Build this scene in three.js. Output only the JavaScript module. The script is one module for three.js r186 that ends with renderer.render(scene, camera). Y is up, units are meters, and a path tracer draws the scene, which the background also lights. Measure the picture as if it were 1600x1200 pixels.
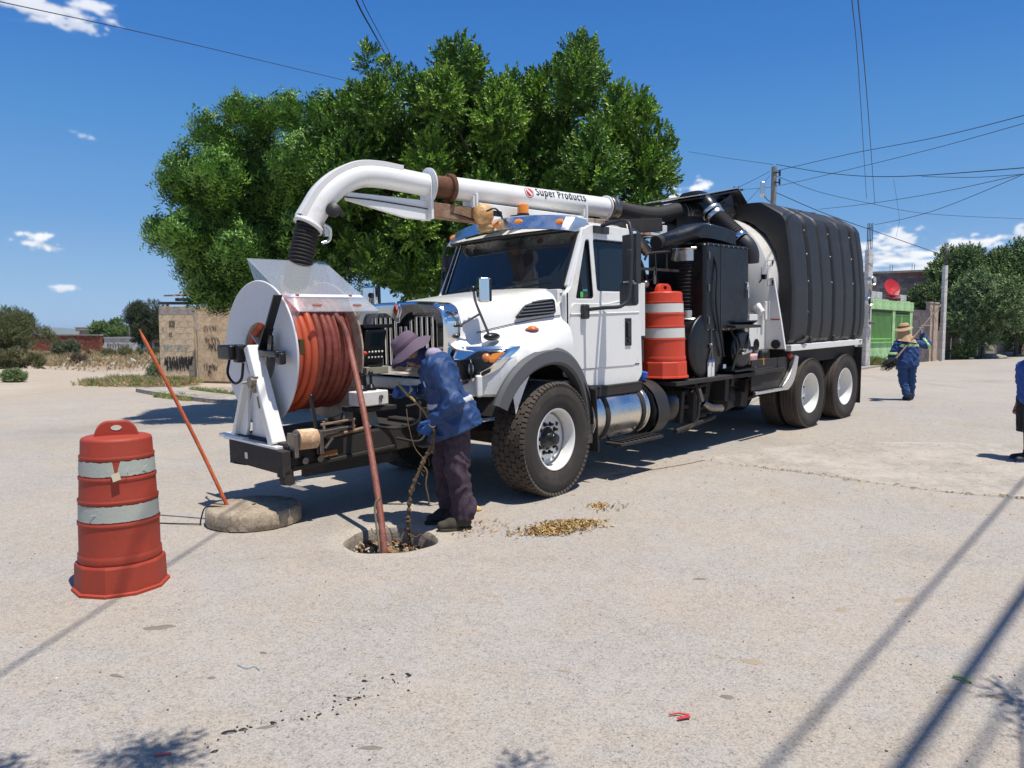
import * as THREE from 'three';
import { RoundedBoxGeometry } from 'three/addons/geometries/RoundedBoxGeometry.js';
import { mergeGeometries, mergeVertices, toCreasedNormals } from 'three/addons/utils/BufferGeometryUtils.js';
import { MarchingCubes } from 'three/addons/objects/MarchingCubes.js';
import { ImprovedNoise } from 'three/addons/math/ImprovedNoise.js';
import { FontLoader } from 'three/addons/loaders/FontLoader.js';
import { TessellateModifier } from 'three/addons/modifiers/TessellateModifier.js';
import { TextGeometry } from 'three/addons/geometries/TextGeometry.js';

// ---------- camera, sun, exposure ----------
const scene = new THREE.Scene();
const camera = new THREE.PerspectiveCamera(55.1, 4 / 3, 0.1, 9000);
camera.position.set(0, 1.6, 0);
camera.rotation.set(-Math.atan(78 / 1150), 0, 0);
const renderer = new THREE.WebGLRenderer({ antialias: true });
renderer.setSize(1024, 768);
renderer.toneMapping = THREE.LinearToneMapping;
renderer.toneMappingExposure = 1.14;
renderer.shadowMap.enabled = true;
const SUN = new THREE.Vector3(0.225, 0.955, 0.20).normalize();
const sun = new THREE.DirectionalLight(new THREE.Color().setRGB(1, 0.96, 0.89), 4.7);
sun.target.position.set(0, 0, -10);
sun.position.copy(SUN).multiplyScalar(60).add(sun.target.position);
sun.castShadow = true;
sun.shadow.radius = 1;
sun.shadow.mapSize.set(4096, 4096);
Object.assign(sun.shadow.camera, { left: -45, right: 45, top: 45, bottom: -45, near: 1, far: 150 });
scene.add(sun, sun.target);

// ---------- noise ----------
const PN = new ImprovedNoise();
function rng(seed) { let s = seed >>> 0; return () => { s = (s + 0x6d2b79f5) >>> 0; let t = Math.imul(s ^ (s >>> 15), 1 | s); t = (t + Math.imul(t ^ (t >>> 7), 61 | t)) ^ t; return ((t ^ (t >>> 14)) >>> 0) / 4294967296; }; }
const fbm = (x, y, z, o = 4) => { let v = 0, a = 0.5, f = 1; for (let i = 0; i < o; i++) { v += a * PN.noise(x * f, y * f, z * f + i * 7.3); a *= 0.5; f *= 2.03; } return v; };
const sst = (a, b, x) => { const t = Math.min(1, Math.max(0, (x - a) / (b - a))); return t * t * (3 - 2 * t); };
const lerp = (a, b, t) => a + (b - a) * t;
const V = (x, y, z) => new THREE.Vector3(x, y, z);
const PI = Math.PI;

// ---------- sky: clear gradient with a few low cumulus ----------
{
  const W = 4096, H = 2048, d = new Float32Array(W * H * 4);
  // stops: elevation in degrees -> radiance
  const stops = [[-90, .30, .30, .30], [-2, .36, .42, .50], [0, .38, .52, .69], [3, .285, .46, .68], [8, .155, .335, .63], [14, .088, .262, .575], [20, .050, .190, .52], [26, .033, .148, .465], [45, .036, .125, .38], [90, .036, .108, .31]];
  const grad = (e) => { let i = 1; while (i < stops.length - 1 && stops[i][0] < e) i++; const a = stops[i - 1], b = stops[i], t = Math.min(1, Math.max(0, (e - a[0]) / (b[0] - a[0]))); return [lerp(a[1], b[1], t), lerp(a[2], b[2], t), lerp(a[3], b[3], t)]; };
  const clouds = []; // azimuth from -z to the right, elevation, half width, half height, strength (degrees)
  const C = (u, v, w, h, s = 1) => clouds.push([Math.atan((u - 800) / 1150) * 180 / PI, Math.atan((600 - v) / 1150 / Math.hypot(1, (u - 800) / 1150)) * 180 / PI - 3.88 * Math.cos(Math.atan((u - 800) / 1150)), w / 20, h / 20, s]);
  C(85, 14, 95, 34, .85); C(135, 45, 40, 18, .7); C(62, 380, 34, 20, 1); C(108, 453, 34, 7, .8); C(145, 216, 20, 7, .5); C(1380, 400, 75, 24, 1); C(1395, 376, 40, 22, .9); C(1430, 420, 150, 16, .9); C(1505, 383, 42, 16, 1); C(1480, 404, 70, 14, .7); C(1595, 368, 30, 14, .8); C(1075, 312, 52, 30, 1); C(1560, 425, 120, 12, .6);
  const r = rng(5);
  for (let i = 0; i < 46; i++) { const a = 50 + r() * 260; clouds.push([a > 180 ? a - 360 : a, 3 + r() * 24, 3 + r() * 7, 1 + r() * 2, .9]); }
  for (let j = 0; j < H; j++) {
    const el = ((j + .5) / H - .5) * 180, g = grad(el), ce = Math.cos(el * PI / 180), se = Math.sin(el * PI / 180);
    for (let i = 0; i < W; i++) { const k = (j * W + i) * 4; let a = 0; if (el > 20) { const th = ((i + .5) / W - .5) * 2 * PI, dt = Math.cos(th) * ce * SUN.x + se * SUN.y + Math.sin(th) * ce * SUN.z; a = .5 * Math.exp(-Math.acos(Math.min(1, dt)) / .22); } d[k] = g[0] + a; d[k + 1] = g[1] + a * .97; d[k + 2] = g[2] + a * .92; d[k + 3] = 1; }
  }
  for (const [az, el, hw, hh, s] of clouds) {
    const thc = az * PI / 180; // direction (sin az, ., -cos az)
    const uc = Math.atan2(-Math.cos(thc), Math.sin(thc)) / (2 * PI) + .5;
    const ic = uc * W, jc = (el / 180 + .5) * H, px = H / 180, R = hw * px * 1.7, RJ = hh * px * 2.2;
    for (let j = Math.max(0, Math.floor(jc - RJ)); j < Math.min(H, jc + RJ); j++) for (let ii = Math.floor(ic - R); ii < ic + R; ii++) {
      const i = ((ii % W) + W) % W, dx = (ii - ic) / px / hw, dy = (j - jc) / px / hh;
      const fl = dy < 0 ? dy * 1.5 : dy;
      const n = fbm(ii / px * .9 / Math.max(.7, hw * .4) + az, j / px * 1.5 / Math.max(.7, hh * .55), az * 1.7 + 3, 6);
      const a = s * sst(.12, .75, 1 - (dx * dx + fl * fl) + n * 1.9 - .25);
      if (a <= 0) continue;
      const k = (j * W + i) * 4, lit = .80 + .16 * sst(-.6, .6, dy + n), c = [lit * .98, lit * .985, lit];
      for (let q = 0; q < 3; q++) d[k + q] = lerp(d[k + q], c[q], Math.min(1, a) * .9);
    }
  }
  const t = new THREE.DataTexture(d, W, H, THREE.RGBAFormat, THREE.FloatType);
  t.mapping = THREE.EquirectangularReflectionMapping; t.magFilter = THREE.LinearFilter; t.minFilter = THREE.LinearFilter; t.needsUpdate = true;
  scene.background = t; scene.environment = t;
}
scene.fog = new THREE.FogExp2(new THREE.Color().setRGB(.42, .58, .80), 0.00016);

// ---------- naming ----------
const used = new Map();
function numbered(n) { const k = used.get(n) || 0; used.set(n, k + 1); return k ? n + '_' + String(k).padStart(3, '0') : n; }
function tag(o, label, category, group, kind) { if (label) o.userData.label = label; if (category) o.userData.category = category; if (group) o.userData.group = group; if (kind) o.userData.kind = kind; return o; }
function thing(name, label, category, pos = [0, 0, 0], rotY = 0, group) { const o = new THREE.Group(); o.name = numbered(name); o.position.set(...pos); o.rotation.y = rotY; scene.add(o); return tag(o, label, category, group); }
// geometry helpers
function plain(g) { g = g.index ? g.toNonIndexed() : g; for (const k of Object.keys(g.attributes)) if (!['position', 'normal', 'uv', 'color'].includes(k)) g.deleteAttribute(k); if (!g.attributes.normal) g.computeVertexNormals(); g.morphAttributes = {}; g.clearGroups(); return g; }
function boxUV(g) { // uv in metres, chosen per face
  const p = g.attributes.position, n = p.count, uv = new Float32Array(n * 2), a = V(), b = V(), c = V(), e = V(), f = V();
  for (let i = 0; i < n; i += 3) {
    a.fromBufferAttribute(p, i); b.fromBufferAttribute(p, i + 1); c.fromBufferAttribute(p, i + 2); e.subVectors(b, a); f.subVectors(c, a); e.cross(f);
    const x = Math.abs(e.x), y = Math.abs(e.y), z = Math.abs(e.z);
    [a, b, c].forEach((q, k) => { const s = x > y && x > z ? [q.z, q.y] : y > z ? [q.x, q.z] : [q.x, q.y]; uv[(i + k) * 2] = s[0]; uv[(i + k) * 2 + 1] = s[1]; });
  }
  g.setAttribute('uv', new THREE.BufferAttribute(uv, 2)); return g;
}
function join(gs, keepUV) { gs = (Array.isArray(gs) ? gs : [gs]).filter(Boolean).map(plain); if (!keepUV) gs.forEach(boxUV); const col = gs.some((g) => g.attributes.color); gs.forEach((g) => { if (!col || g.attributes.color) return; g.setAttribute('color', new THREE.BufferAttribute(new Float32Array(g.attributes.position.count * 3).fill(1), 3)); }); const m = gs.length > 1 ? mergeGeometries(gs) : gs[0]; return m; }
function obj(name, gs, mat, parent = scene, keepUV) { const m = new THREE.Mesh(join(gs, keepUV), mat); m.name = parent === scene ? numbered(name) : name; m.castShadow = m.receiveShadow = true; parent.add(m); return m; }
const piece = (name, g, mat, parent) => { const m = new THREE.Mesh(g, mat); m.name = name; m.castShadow = m.receiveShadow = true; parent.add(m); return m; };
function bx(w, h, d, x = 0, y = 0, z = 0, rx = 0, ry = 0, rz = 0, r = .006) { const g = r > 0 && Math.min(w, h, d) > r * 2.2 ? new RoundedBoxGeometry(w, h, d, 2, r) : new THREE.BoxGeometry(w, h, d); if (rx) g.rotateX(rx); if (rz) g.rotateZ(rz); if (ry) g.rotateY(ry); g.translate(x, y, z); return g; }
function span(a, b, w, h, r = .004) { // bar between two points: w sideways, h upwards
  a = V(...a); b = V(...b); const d = b.clone().sub(a), l = d.length(), g = r > 0 ? new RoundedBoxGeometry(l, h, w, 2, Math.min(r, w / 3, h / 3)) : new THREE.BoxGeometry(l, h, w);
  const X = d.normalize(), up = Math.abs(X.y) > .98 ? V(1, 0, 0) : V(0, 1, 0), Z = V().crossVectors(X, up).normalize(), Y = V().crossVectors(Z, X);
  g.applyMatrix4(new THREE.Matrix4().makeBasis(X, Y, Z).setPosition(a.add(b).multiplyScalar(.5))); return g;
}
function cyl(a, b, r1, r2 = r1, n = 20, open = false) { a = V(...a); b = V(...b); const d = b.clone().sub(a), g = new THREE.CylinderGeometry(r2, r1, d.length(), n, 1, open); g.applyQuaternion(new THREE.Quaternion().setFromUnitVectors(V(0, 1, 0), d.clone().normalize())); const m = a.add(b).multiplyScalar(.5); g.translate(m.x, m.y, m.z); return g; }
function lathe(pts, n, a, dir) { const g = new THREE.LatheGeometry(pts.map((p) => new THREE.Vector2(...p)), n); g.applyQuaternion(new THREE.Quaternion().setFromUnitVectors(V(0, 1, 0), V(...dir).normalize())); g.translate(...a); return g; }
const curve = (pts, t = .5) => new THREE.CatmullRomCurve3(pts.map((p) => V(...p)), false, 'catmullrom', t);
const tube = (pts, r, n = 24, k = 8, t = .5) => new THREE.TubeGeometry(curve(pts, t), n, r, k);
const ball = (x, y, z, r, n = 14, sy = 1) => new THREE.SphereGeometry(r, n, Math.max(6, n >> 1)).scale(1, sy, 1).translate(x, y, z);
function ribbed(pts, r, pitch, depth, k = 16) { // corrugated hose along a curve
  const c = curve(pts), L = c.getLength(), n = Math.max(8, Math.round(L / pitch) * 4), fr = c.computeFrenetFrames(n), pos = [], idx = [];
  for (let i = 0; i <= n; i++) { const p = c.getPointAt(i / n), rr = r + depth * [0, 1, 1, 0][i % 4]; for (let j = 0; j <= k; j++) { const a = j / k * 2 * PI; const q = p.clone().addScaledVector(fr.normals[i], Math.cos(a) * rr).addScaledVector(fr.binormals[i], Math.sin(a) * rr); pos.push(q.x, q.y, q.z); } }
  for (let i = 0; i < n; i++) for (let j = 0; j < k; j++) { const a = i * (k + 1) + j, b = a + k + 1; idx.push(a, a + 1, b, b, a + 1, b + 1); }
  const g = new THREE.BufferGeometry(); g.setAttribute('position', new THREE.Float32BufferAttribute(pos, 3)); g.setIndex(idx); g.computeVertexNormals(); return g;
}
function loft(rows, { closed = false, cap0 = false, cap1 = false, crease = .6, flip = false } = {}) {
  const n = rows[0].length, pos = rows.flat(2), idx = [];
  for (let i = 0; i < rows.length - 1; i++) for (let j = 0; j < (closed ? n : n - 1); j++) { const a = i * n + j, b = i * n + (j + 1) % n, c = a + n, e = b + n; flip ? idx.push(a, c, b, b, c, e) : idx.push(a, b, c, b, e, c); }
  const cap = (row, k, rev) => { const m = [0, 1, 2].map((q) => row.reduce((s, p) => s + p[q], 0) / n), ci = pos.length / 3; pos.push(...m); for (let j = 0; j < (closed ? n : n - 1); j++) { const a = k * n + j, b = k * n + (j + 1) % n; rev ? idx.push(ci, b, a) : idx.push(ci, a, b); } };
  if (cap0) cap(rows[0], 0, !flip); if (cap1) cap(rows[rows.length - 1], rows.length - 1, flip);
  const g = new THREE.BufferGeometry(); g.setAttribute('position', new THREE.Float32BufferAttribute(pos, 3)); g.setIndex(idx); return toCreasedNormals(g, crease);
}
function shape(pts) { const s = new THREE.Shape(); pts.forEach((p, i) => i ? s.lineTo(...p) : s.moveTo(...p)); s.closePath(); return s; }
function rshape(pts, r) { // polygon with rounded corners
  const s = new THREE.Shape(), n = pts.length;
  for (let i = 0; i < n; i++) { const p = pts[i], a = pts[(i + n - 1) % n], b = pts[(i + 1) % n], rr = Array.isArray(r) ? r[i] : r; const da = Math.hypot(a[0] - p[0], a[1] - p[1]), db = Math.hypot(b[0] - p[0], b[1] - p[1]), ka = Math.min(rr, da * .48) / da, kb = Math.min(rr, db * .48) / db; const s0 = [p[0] + (a[0] - p[0]) * ka, p[1] + (a[1] - p[1]) * ka], s1 = [p[0] + (b[0] - p[0]) * kb, p[1] + (b[1] - p[1]) * kb]; i ? s.lineTo(...s0) : s.moveTo(...s0); s.quadraticCurveTo(p[0], p[1], ...s1); }
  s.closePath(); return s;
}
const ext = (s, depth, bevel = .004, seg = 8) => new THREE.ExtrudeGeometry(s, { depth, bevelEnabled: bevel > 0, bevelSize: bevel, bevelThickness: bevel, bevelSegments: 2, curveSegments: seg });
// signed-distance solids: prims are [a, b, ra, rb] capsules; wrinkle adds folds; cut(p) > 0 removes
const _p = V();
function sdf(prims, cell, blend = .03, { wrinkle, cut } = {}) {
  let lo = V(9, 9, 9).multiplyScalar(9), hi = lo.clone().negate();
  const ps = prims.map(([a, b, ra, rb]) => { const A = V(...a), B = V(...(b || a)), R = Math.max(ra, rb ?? ra) + .05; lo.min(A.clone().subScalar(R)).min(B.clone().subScalar(R)); hi.max(A.clone().addScalar(R)).max(B.clone().addScalar(R)); return { A, d: B.clone().sub(A), l2: Math.max(1e-9, B.distanceToSquared(A)), ra, rb: rb ?? ra }; });
  const c = lo.clone().add(hi).multiplyScalar(.5), h = Math.max(hi.x - lo.x, hi.y - lo.y, hi.z - lo.z) / 2 + cell * 2, N = Math.min(150, Math.ceil(2 * h / cell));
  const mc = new MarchingCubes(N, new THREE.MeshBasicMaterial(), false, false, 160000); mc.isolation = 0;
  const half = N / 2, q = V();
  for (let k = 0; k < N; k++) for (let j = 0; j < N; j++) for (let i = 0; i < N; i++) {
    _p.set(c.x + (i - half) / half * h, c.y + (j - half) / half * h, c.z + (k - half) / half * h);
    let e = 1e3;
    for (const P of ps) { q.subVectors(_p, P.A); const t = Math.min(1, Math.max(0, q.dot(P.d) / P.l2)); q.addScaledVector(P.d, -t); const dd = q.length() - (P.ra + (P.rb - P.ra) * t); if (e > 900) e = dd; else { const m = Math.max(0, blend - Math.abs(e - dd)) / blend; e = Math.min(e, dd) - m * m * blend * .25; } }
    if (wrinkle && Math.abs(e) < .06) e += wrinkle(_p);
    if (cut) e = Math.max(e, cut(_p));
    mc.field[i + j * N + k * N * N] = -e;
  }
  mc.update();
  const n = mc.count, g = new THREE.BufferGeometry(), pos = new Float32Array(n * 3), no = new Float32Array(n * 3);
  for (let i = 0; i < n; i++) { for (let a = 0; a < 3; a++) { pos[i * 3 + a] = mc.positionArray[i * 3 + a] * h + [c.x, c.y, c.z][a]; no[i * 3 + a] = mc.normalArray[i * 3 + a]; } }
  g.setAttribute('position', new THREE.BufferAttribute(pos, 3));
  const mv = mergeVertices(g, 1e-4); mv.computeVertexNormals(); return mv;
}

// ---------- textures ----------
function dataTex(N, f, srgb = false, rep = 1) { const d = new Uint8Array(N * N * 4); for (let j = 0; j < N; j++) for (let i = 0; i < N; i++) { const c = f(i, j, N), k = (j * N + i) * 4; d[k] = c[0]; d[k + 1] = c[1]; d[k + 2] = c[2]; d[k + 3] = 255; } const t = new THREE.DataTexture(d, N, N); t.wrapS = t.wrapT = THREE.RepeatWrapping; t.magFilter = THREE.LinearFilter; t.minFilter = THREE.LinearMipmapLinearFilter; t.generateMipmaps = true; t.repeat.set(rep, rep); if (srgb) t.colorSpace = THREE.SRGBColorSpace; t.needsUpdate = true; return t; }
// tileable value noise
function tileNoise(seed, cells) { const r = rng(seed), g = Array.from({ length: cells * cells }, () => r()); return (u, v) => { u = ((u % 1) + 1) % 1 * cells; v = ((v % 1) + 1) % 1 * cells; const i = Math.floor(u), j = Math.floor(v), a = sst(0, 1, u - i), b = sst(0, 1, v - j), G = (x, y) => g[(y % cells) * cells + (x % cells)]; return lerp(lerp(G(i, j), G(i + 1, j), a), lerp(G(i, j + 1), G(i + 1, j + 1), a), b); }; }
const layers = (seed, list) => { const fs = list.map(([c, w], i) => [tileNoise(seed + i * 17, c), w]); return (u, v) => fs.reduce((s, [f, w]) => s + (f(u, v) - .5) * w, 0); };
const enc = (l) => Math.max(0, Math.min(255, 255 * (l <= .0031308 ? 12.92 * l : 1.055 * Math.pow(l, 1 / 2.4) - .055)));
const clampB = (v) => Math.max(0, Math.min(255, v));
// asphalt: pale worn binder with stones showing
const asphaltH = new Float32Array(2048 * 2048);
const asphaltTex = (() => {
  const HU = layers(9, [[14, .7], [37, .9], [90, .6]]); const N = 2048, r = rng(11), L = layers(3, [[9, .05], [40, .06], [160, .10], [640, .24], [1024, .26]]), tone = new Float32Array(N * N);
  const stone = new Float32Array(N * N), st = new Float32Array(N * N).fill(0);
  for (let s = 0; s < 150000; s++) { const cx = r() * N, cy = r() * N, R = 1.0 + r() * r() * 3.2, a = r() < .5 ? -1 : 1, v = a * (.25 + r() * .65), e = .6 + r() * .8; for (let j = -4; j <= 4; j++) for (let i = -4; i <= 4; i++) { const q = Math.hypot(i * e, j) / R; if (q < 1) { const k = ((Math.floor(cy + j) + N) % N) * N + (Math.floor(cx + i) + N) % N; stone[k] = v * (1 - q * q * .6); st[k] = 1 - q * q; } } }
  return dataTex(N, (i, j) => { const k = j * N + i, l = L(i / N, j / N); const b = .86 + l * 1.15 + stone[k] * .36; asphaltH[k] = .5 + l * .8 + st[k] * .35; const w = stone[k] * .03 + HU(i / N, j / N) * .045; return [enc(b * (1 + w)), enc(b), enc(b * (1 - w * 1.5))]; }, true);
})();
const asphaltBump = dataTex(2048, (i, j) => { const v = clampB(asphaltH[j * 2048 + i] * 170); return [v, v, v]; });
const grimeTex = (() => { const SP = layers(27, [[40, .5], [130, .6]]), L = layers(21, [[3, .5], [7, .4], [19, .3], [60, .25], [200, .2]]); return dataTex(512, (i, j, N) => { const l = L(i / N, j / N), d = sst(.10, .5, l), q = sst(.34, .5, SP(i / N, j / N)), s = .97 + l * .05; return [enc(s - d * .12 - q * .18), enc(s - d * .17 - q * .23), enc(s - d * .25 - q * .30)]; }, true, .6); })();
const mottleTex = (() => { const L = layers(31, [[4, .5], [11, .5], [37, .5], [120, .5], [400, .4]]); return dataTex(1024, (i, j, N) => { const v = enc(.78 + L(i / N, j / N) * .62); return [v, v, v]; }, true, 1); })();
const fineBump = (() => { const L = layers(41, [[32, .4], [96, .5], [256, .6]]); return dataTex(512, (i, j, N) => { const v = clampB(128 + L(i / N, j / N) * 150); return [v, v, v]; }, false, 2); })();
const dustTex = (() => { const L = layers(51, [[3, .6], [9, .5], [31, .4], [110, .4]]); return dataTex(512, (i, j, N) => { const l = L(i / N, j / N), t = sst(-.1, .55, l); return [enc(lerp(.55, 1, t)), enc(lerp(.5, .86, t)), enc(lerp(.46, .7, t))]; }, true, 1.3); })();
const roughTex = (() => { const L = layers(61, [[5, .6], [17, .5], [70, .4]]); return dataTex(512, (i, j, N) => { const v = clampB(185 + L(i / N, j / N) * 130); return [v, v, v]; }, false, 1); })();
const rustTex = (() => { const L = layers(71, [[5, .6], [17, .7], [60, .6], [200, .5]]); return dataTex(512, (i, j, N) => { const l = L(i / N, j / N), t = sst(-.3, .4, l); return [enc(lerp(.75, 1, t)), enc(lerp(.52, .95, t)), enc(lerp(.4, .9, t))]; }, true, 1); })();
const M = (c, rough = .6, metal = 0, o = {}) => new THREE[o.clearcoat || o.transmission || o.sheen ? 'MeshPhysicalMaterial' : 'MeshStandardMaterial']({ color: new THREE.Color().setRGB(...c), roughness: rough, metalness: metal, ...o });
const mat = {
  white: M([.83, .815, .765], .38, 0, { clearcoat: .7, clearcoatRoughness: .12, map: grimeTex }),
  whiteMetal: M([.76, .745, .70], .45, 0, { map: grimeTex }),
  offwhite: M([.62, .59, .52], .5, 0, { map: grimeTex }),
  chrome: M([.88, .88, .87], .10, 1, {}),
  alu: M([.74, .72, .67], .42, 1, { roughnessMap: roughTex }),
  steel: M([.42, .41, .39], .42, 1, { map: dustTex }),
  black: M([.010, .010, .011], .42, 0, { roughnessMap: roughTex }),
  blackPaint: M([.006, .0065, .008], .5, 0, { roughnessMap: roughTex, map: dustTex }),
  dusty: M([.045, .04, .036], .75, 0, { map: dustTex, bumpMap: fineBump, bumpScale: .001 }),
  dirtyFrame: M([.075, .063, .052], .8, 0, { map: dustTex, bumpMap: fineBump, bumpScale: .0015 }),
  plastic: M([.030, .031, .034], .5, 0, { bumpMap: fineBump, bumpScale: .0006 }),
  rubber: M([.022, .021, .021], .72, 0, { map: dustTex }),
  tyre: M([.062, .056, .05], .85, 0, { map: dustTex, bumpMap: fineBump, bumpScale: .001 }),
  tyreDust: M([.13, .112, .094], .9, 0, { map: dustTex, bumpMap: fineBump, bumpScale: .0015 }),
  poly: M([.035, .036, .037], .52, 0, { map: dustTex, bumpMap: fineBump, bumpScale: .0008 }),
  flare: M([.085, .085, .088], .62, 0, { bumpMap: fineBump, bumpScale: .0008 }),
  glassDark: M([.035, .045, .05], .03, 0, { transmission: .55, thickness: 0, ior: 1.5 }),
  amber: M([.85, .26, .02], .2, 0, { clearcoat: .6 }),
  lens: M([.55, .58, .6], .08, .4, { clearcoat: 1 }),
  orange: M([.62, .085, .035], .5, 0, { map: grimeTex }),
  hose: M([.36, .10, .07], .55, 0, { map: rustTex }),
  hoseBright: M([.72, .13, .05], .5, 0, { map: grimeTex }),
  rust: M([.16, .085, .05], .85, .1, { map: rustTex, bumpMap: fineBump, bumpScale: .002 }),
  rustyArm: M([.30, .22, .15], .8, 0, { map: rustTex }),
  red: M([.5, .03, .02], .4), blue: M([.03, .12, .5], .4),
  concrete: M([.42, .385, .33], .92, 0, { map: mottleTex, bumpMap: fineBump, bumpScale: .004 }),
};
// ---------- ground ----------
const HOLE = [-0.95, -5.67], HR = 0.36;
const HEAD = 2.35853, TP = 0.02595, TO = [-0.4071, 0.0332, -7.912]; // truck heading, pitch, origin under the front axle
const fx = Math.cos(HEAD), fz = Math.sin(HEAD);
function tcoord(x, z) { const a = x - TO[0], b = z - TO[2]; return [-(a * fx + b * fz), -a * fz + b * fx]; } // metres behind the front axle, metres to the truck's right
const soft = (t) => t < -.6 ? 0 : t < .6 ? (t + .6) ** 2 / 2.4 : t;
const KERB = [[-30, -31], [-19, -26.5], [-13.2, -23.7], [-9.62, -19.35], [-6.0, -16.1], [-3.3, -14.6], [0, -14.3], [4, -16.8], [9.2, -22.6], [13.9, -29.2], [24, -43], [48, -69], [120, -150]];
function kerbSide(x, z) { // signed distance to the kerb line, positive on the house side
  let best = 1e9, sg = 1; for (let i = 0; i < KERB.length - 1; i++) { const [ax, az] = KERB[i], [bx_, bz] = KERB[i + 1], dx = bx_ - ax, dz = bz - az, t = Math.min(1, Math.max(0, ((x - ax) * dx + (z - az) * dz) / (dx * dx + dz * dz))), ex = x - ax - dx * t, ez = z - az - dz * t, d = ex * ex + ez * ez; if (d < best) { best = d; sg = dx * (z - az) - dz * (x - ax) < 0 ? 1 : -1; } }
  return Math.sqrt(best) * sg;
}
function gh(x, z) { // ground height
  const [t, l] = tcoord(x, z);
  let y = .026 * (soft(t + 1.28) - soft(t - 8.2)) * (1 - .8 * sst(2.5, 9, l));
  y += fbm(x * .35, 3.1, z * .35, 2) * .02 * sst(2, 7, Math.hypot(x - HOLE[0], z - HOLE[1]) - 1) * (1 - sst(-.5, 1.2, t + 1.5) * sst(3.2, 2, Math.abs(l)) * sst(9.5, 8, t));
  const k = kerbSide(x, z), lot = sst(-13, -19, x) * sst(-22, -27, z);
  y += lot * (fbm(x * .22, 1, z * .22, 4) * .55 + .1);
  if (x < -9.5) y += sst(-16, -22, x) * sst(-17, -24, z) * sst(-30, -25, z) * .35;
  if (z < -80) y -= sst(80, 600, -z) * 3;
  return y;
}
const groundMat = M([1, 1, 1], .93, 0, { map: asphaltTex, bumpMap: asphaltBump, bumpScale: .006, vertexColors: true });
asphaltTex.repeat.set(1 / 4.2, 1 / 4.2); asphaltBump.repeat.set(1 / 4.2, 1 / 4.2);
function groundColour(x, z) {
  const d = Math.hypot(x, z), n = fbm(x * .12, 5, z * .12, 4), n2 = fbm(x * .7, 9, z * .7, 3), n3 = fbm(x * 2.3, 4, z * 2.3, 3);
  const [t, l] = tcoord(x, z);
  let c = [.415, .366, .310];
  const dusty = sst(-.08, .4, n + n2 * .5 + n3 * .15 + sst(7, 20, d) * .25);
  c = [lerp(c[0], .452, dusty), lerp(c[1], .392, dusty), lerp(c[2], .322, dusty)];
  const hue = fbm(x * .9 + 3, 6, z * .9, 4) * 1.5; c = [c[0] * (1 + hue * .035), c[1], c[2] * (1 - hue * .07)];
  const worn = sst(.12, .42, fbm(x * .35 + 9, 2, z * .35, 4) + n3 * .2); c = c.map((v) => v * (1 - .15 * worn));
  // tyre-polished tan track running past the manhole
  const tr = Math.exp(-(((z + 5.0 - .35 * (x + .5)) / .5) ** 2)) * sst(-4, -1, x) * sst(4.5, 2, x); c = [lerp(c[0], .45, tr * .5), lerp(c[1], .38, tr * .5), lerp(c[2], .31, tr * .5)];
  const k = kerbSide(x, z);
  const dirt = Math.max(sst(-.6, .6, k + n3 * .6), sst(-8, -14, x + n2 * 2) * sst(-15.5, -18.5, z + n2 * 2.5), sst(-3, -.4, k + n2 * 2) * .7 * sst(3, 6, x));
  const ds = sst(-.3, .5, n2 + n), lb = sst(-12, -16, x) * sst(-28, -32, z + n2 * 4) * sst(-.25, .15, n2 + n3 * .5), dc = [lerp(lerp(.47, .52, ds), .36, lb), lerp(lerp(.385, .43, ds), .265, lb), lerp(lerp(.29, .33, ds), .175, lb)]; c = c.map((v, i) => lerp(v, dc[i], dirt));
  const far = sst(45, 130, d); const fc = n > .05 ? [.13, .14, .06] : [.34, .28, .19]; c = c.map((v, i) => lerp(v, fc[i], far));
  return c;
}
{
  const SEC = 288, rings = [HR]; while (rings[rings.length - 1] < 5200) { const r = rings[rings.length - 1]; rings.push(r + Math.max(.05, r * .036)); }
  const pos = [], col = [], uv = [], idx = [];
  rings.forEach((r, k) => { for (let i = 0; i < SEC; i++) { const a = i / SEC * 2 * PI, rr = k === 0 ? r * (1 + .04 * Math.sin(3 * a + 1) + .02 * Math.sin(7 * a)) : r, x = HOLE[0] + Math.cos(a) * rr, z = HOLE[1] + Math.sin(a) * rr; pos.push(x, gh(x, z) - (k === 0 ? .012 : 0), z); const c = groundColour(x, z); if (r < .55) { const q = 1 - sst(.44, .54, r + fbm(x * 5, 1, z * 5) * .12); c[0] = lerp(c[0], .47, q); c[1] = lerp(c[1], .41, q); c[2] = lerp(c[2], .33, q); } col.push(...c); uv.push(x, z); } });
  for (let k = 0; k < rings.length - 1; k++) for (let i = 0; i < SEC; i++) { const a = k * SEC + i, b = k * SEC + (i + 1) % SEC, c = a + SEC, e = b + SEC; idx.push(a, b, c, b, e, c); }
  const g = new THREE.BufferGeometry(); g.setAttribute('position', new THREE.Float32BufferAttribute(pos, 3)); g.setAttribute('color', new THREE.Float32BufferAttribute(col, 3)); g.setAttribute('uv', new THREE.Float32BufferAttribute(uv, 2)); g.setIndex(idx); g.computeVertexNormals();
  const m = new THREE.Mesh(g, groundMat); m.name = 'road'; m.receiveShadow = true; m.castShadow = true; scene.add(m); tag(m, 'pale dusty worn asphalt street running out to the dirt lot', 'road', null, 'structure');
  scene.userData.road = m;
}
const road = scene.userData.road; delete scene.userData.road;
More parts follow.
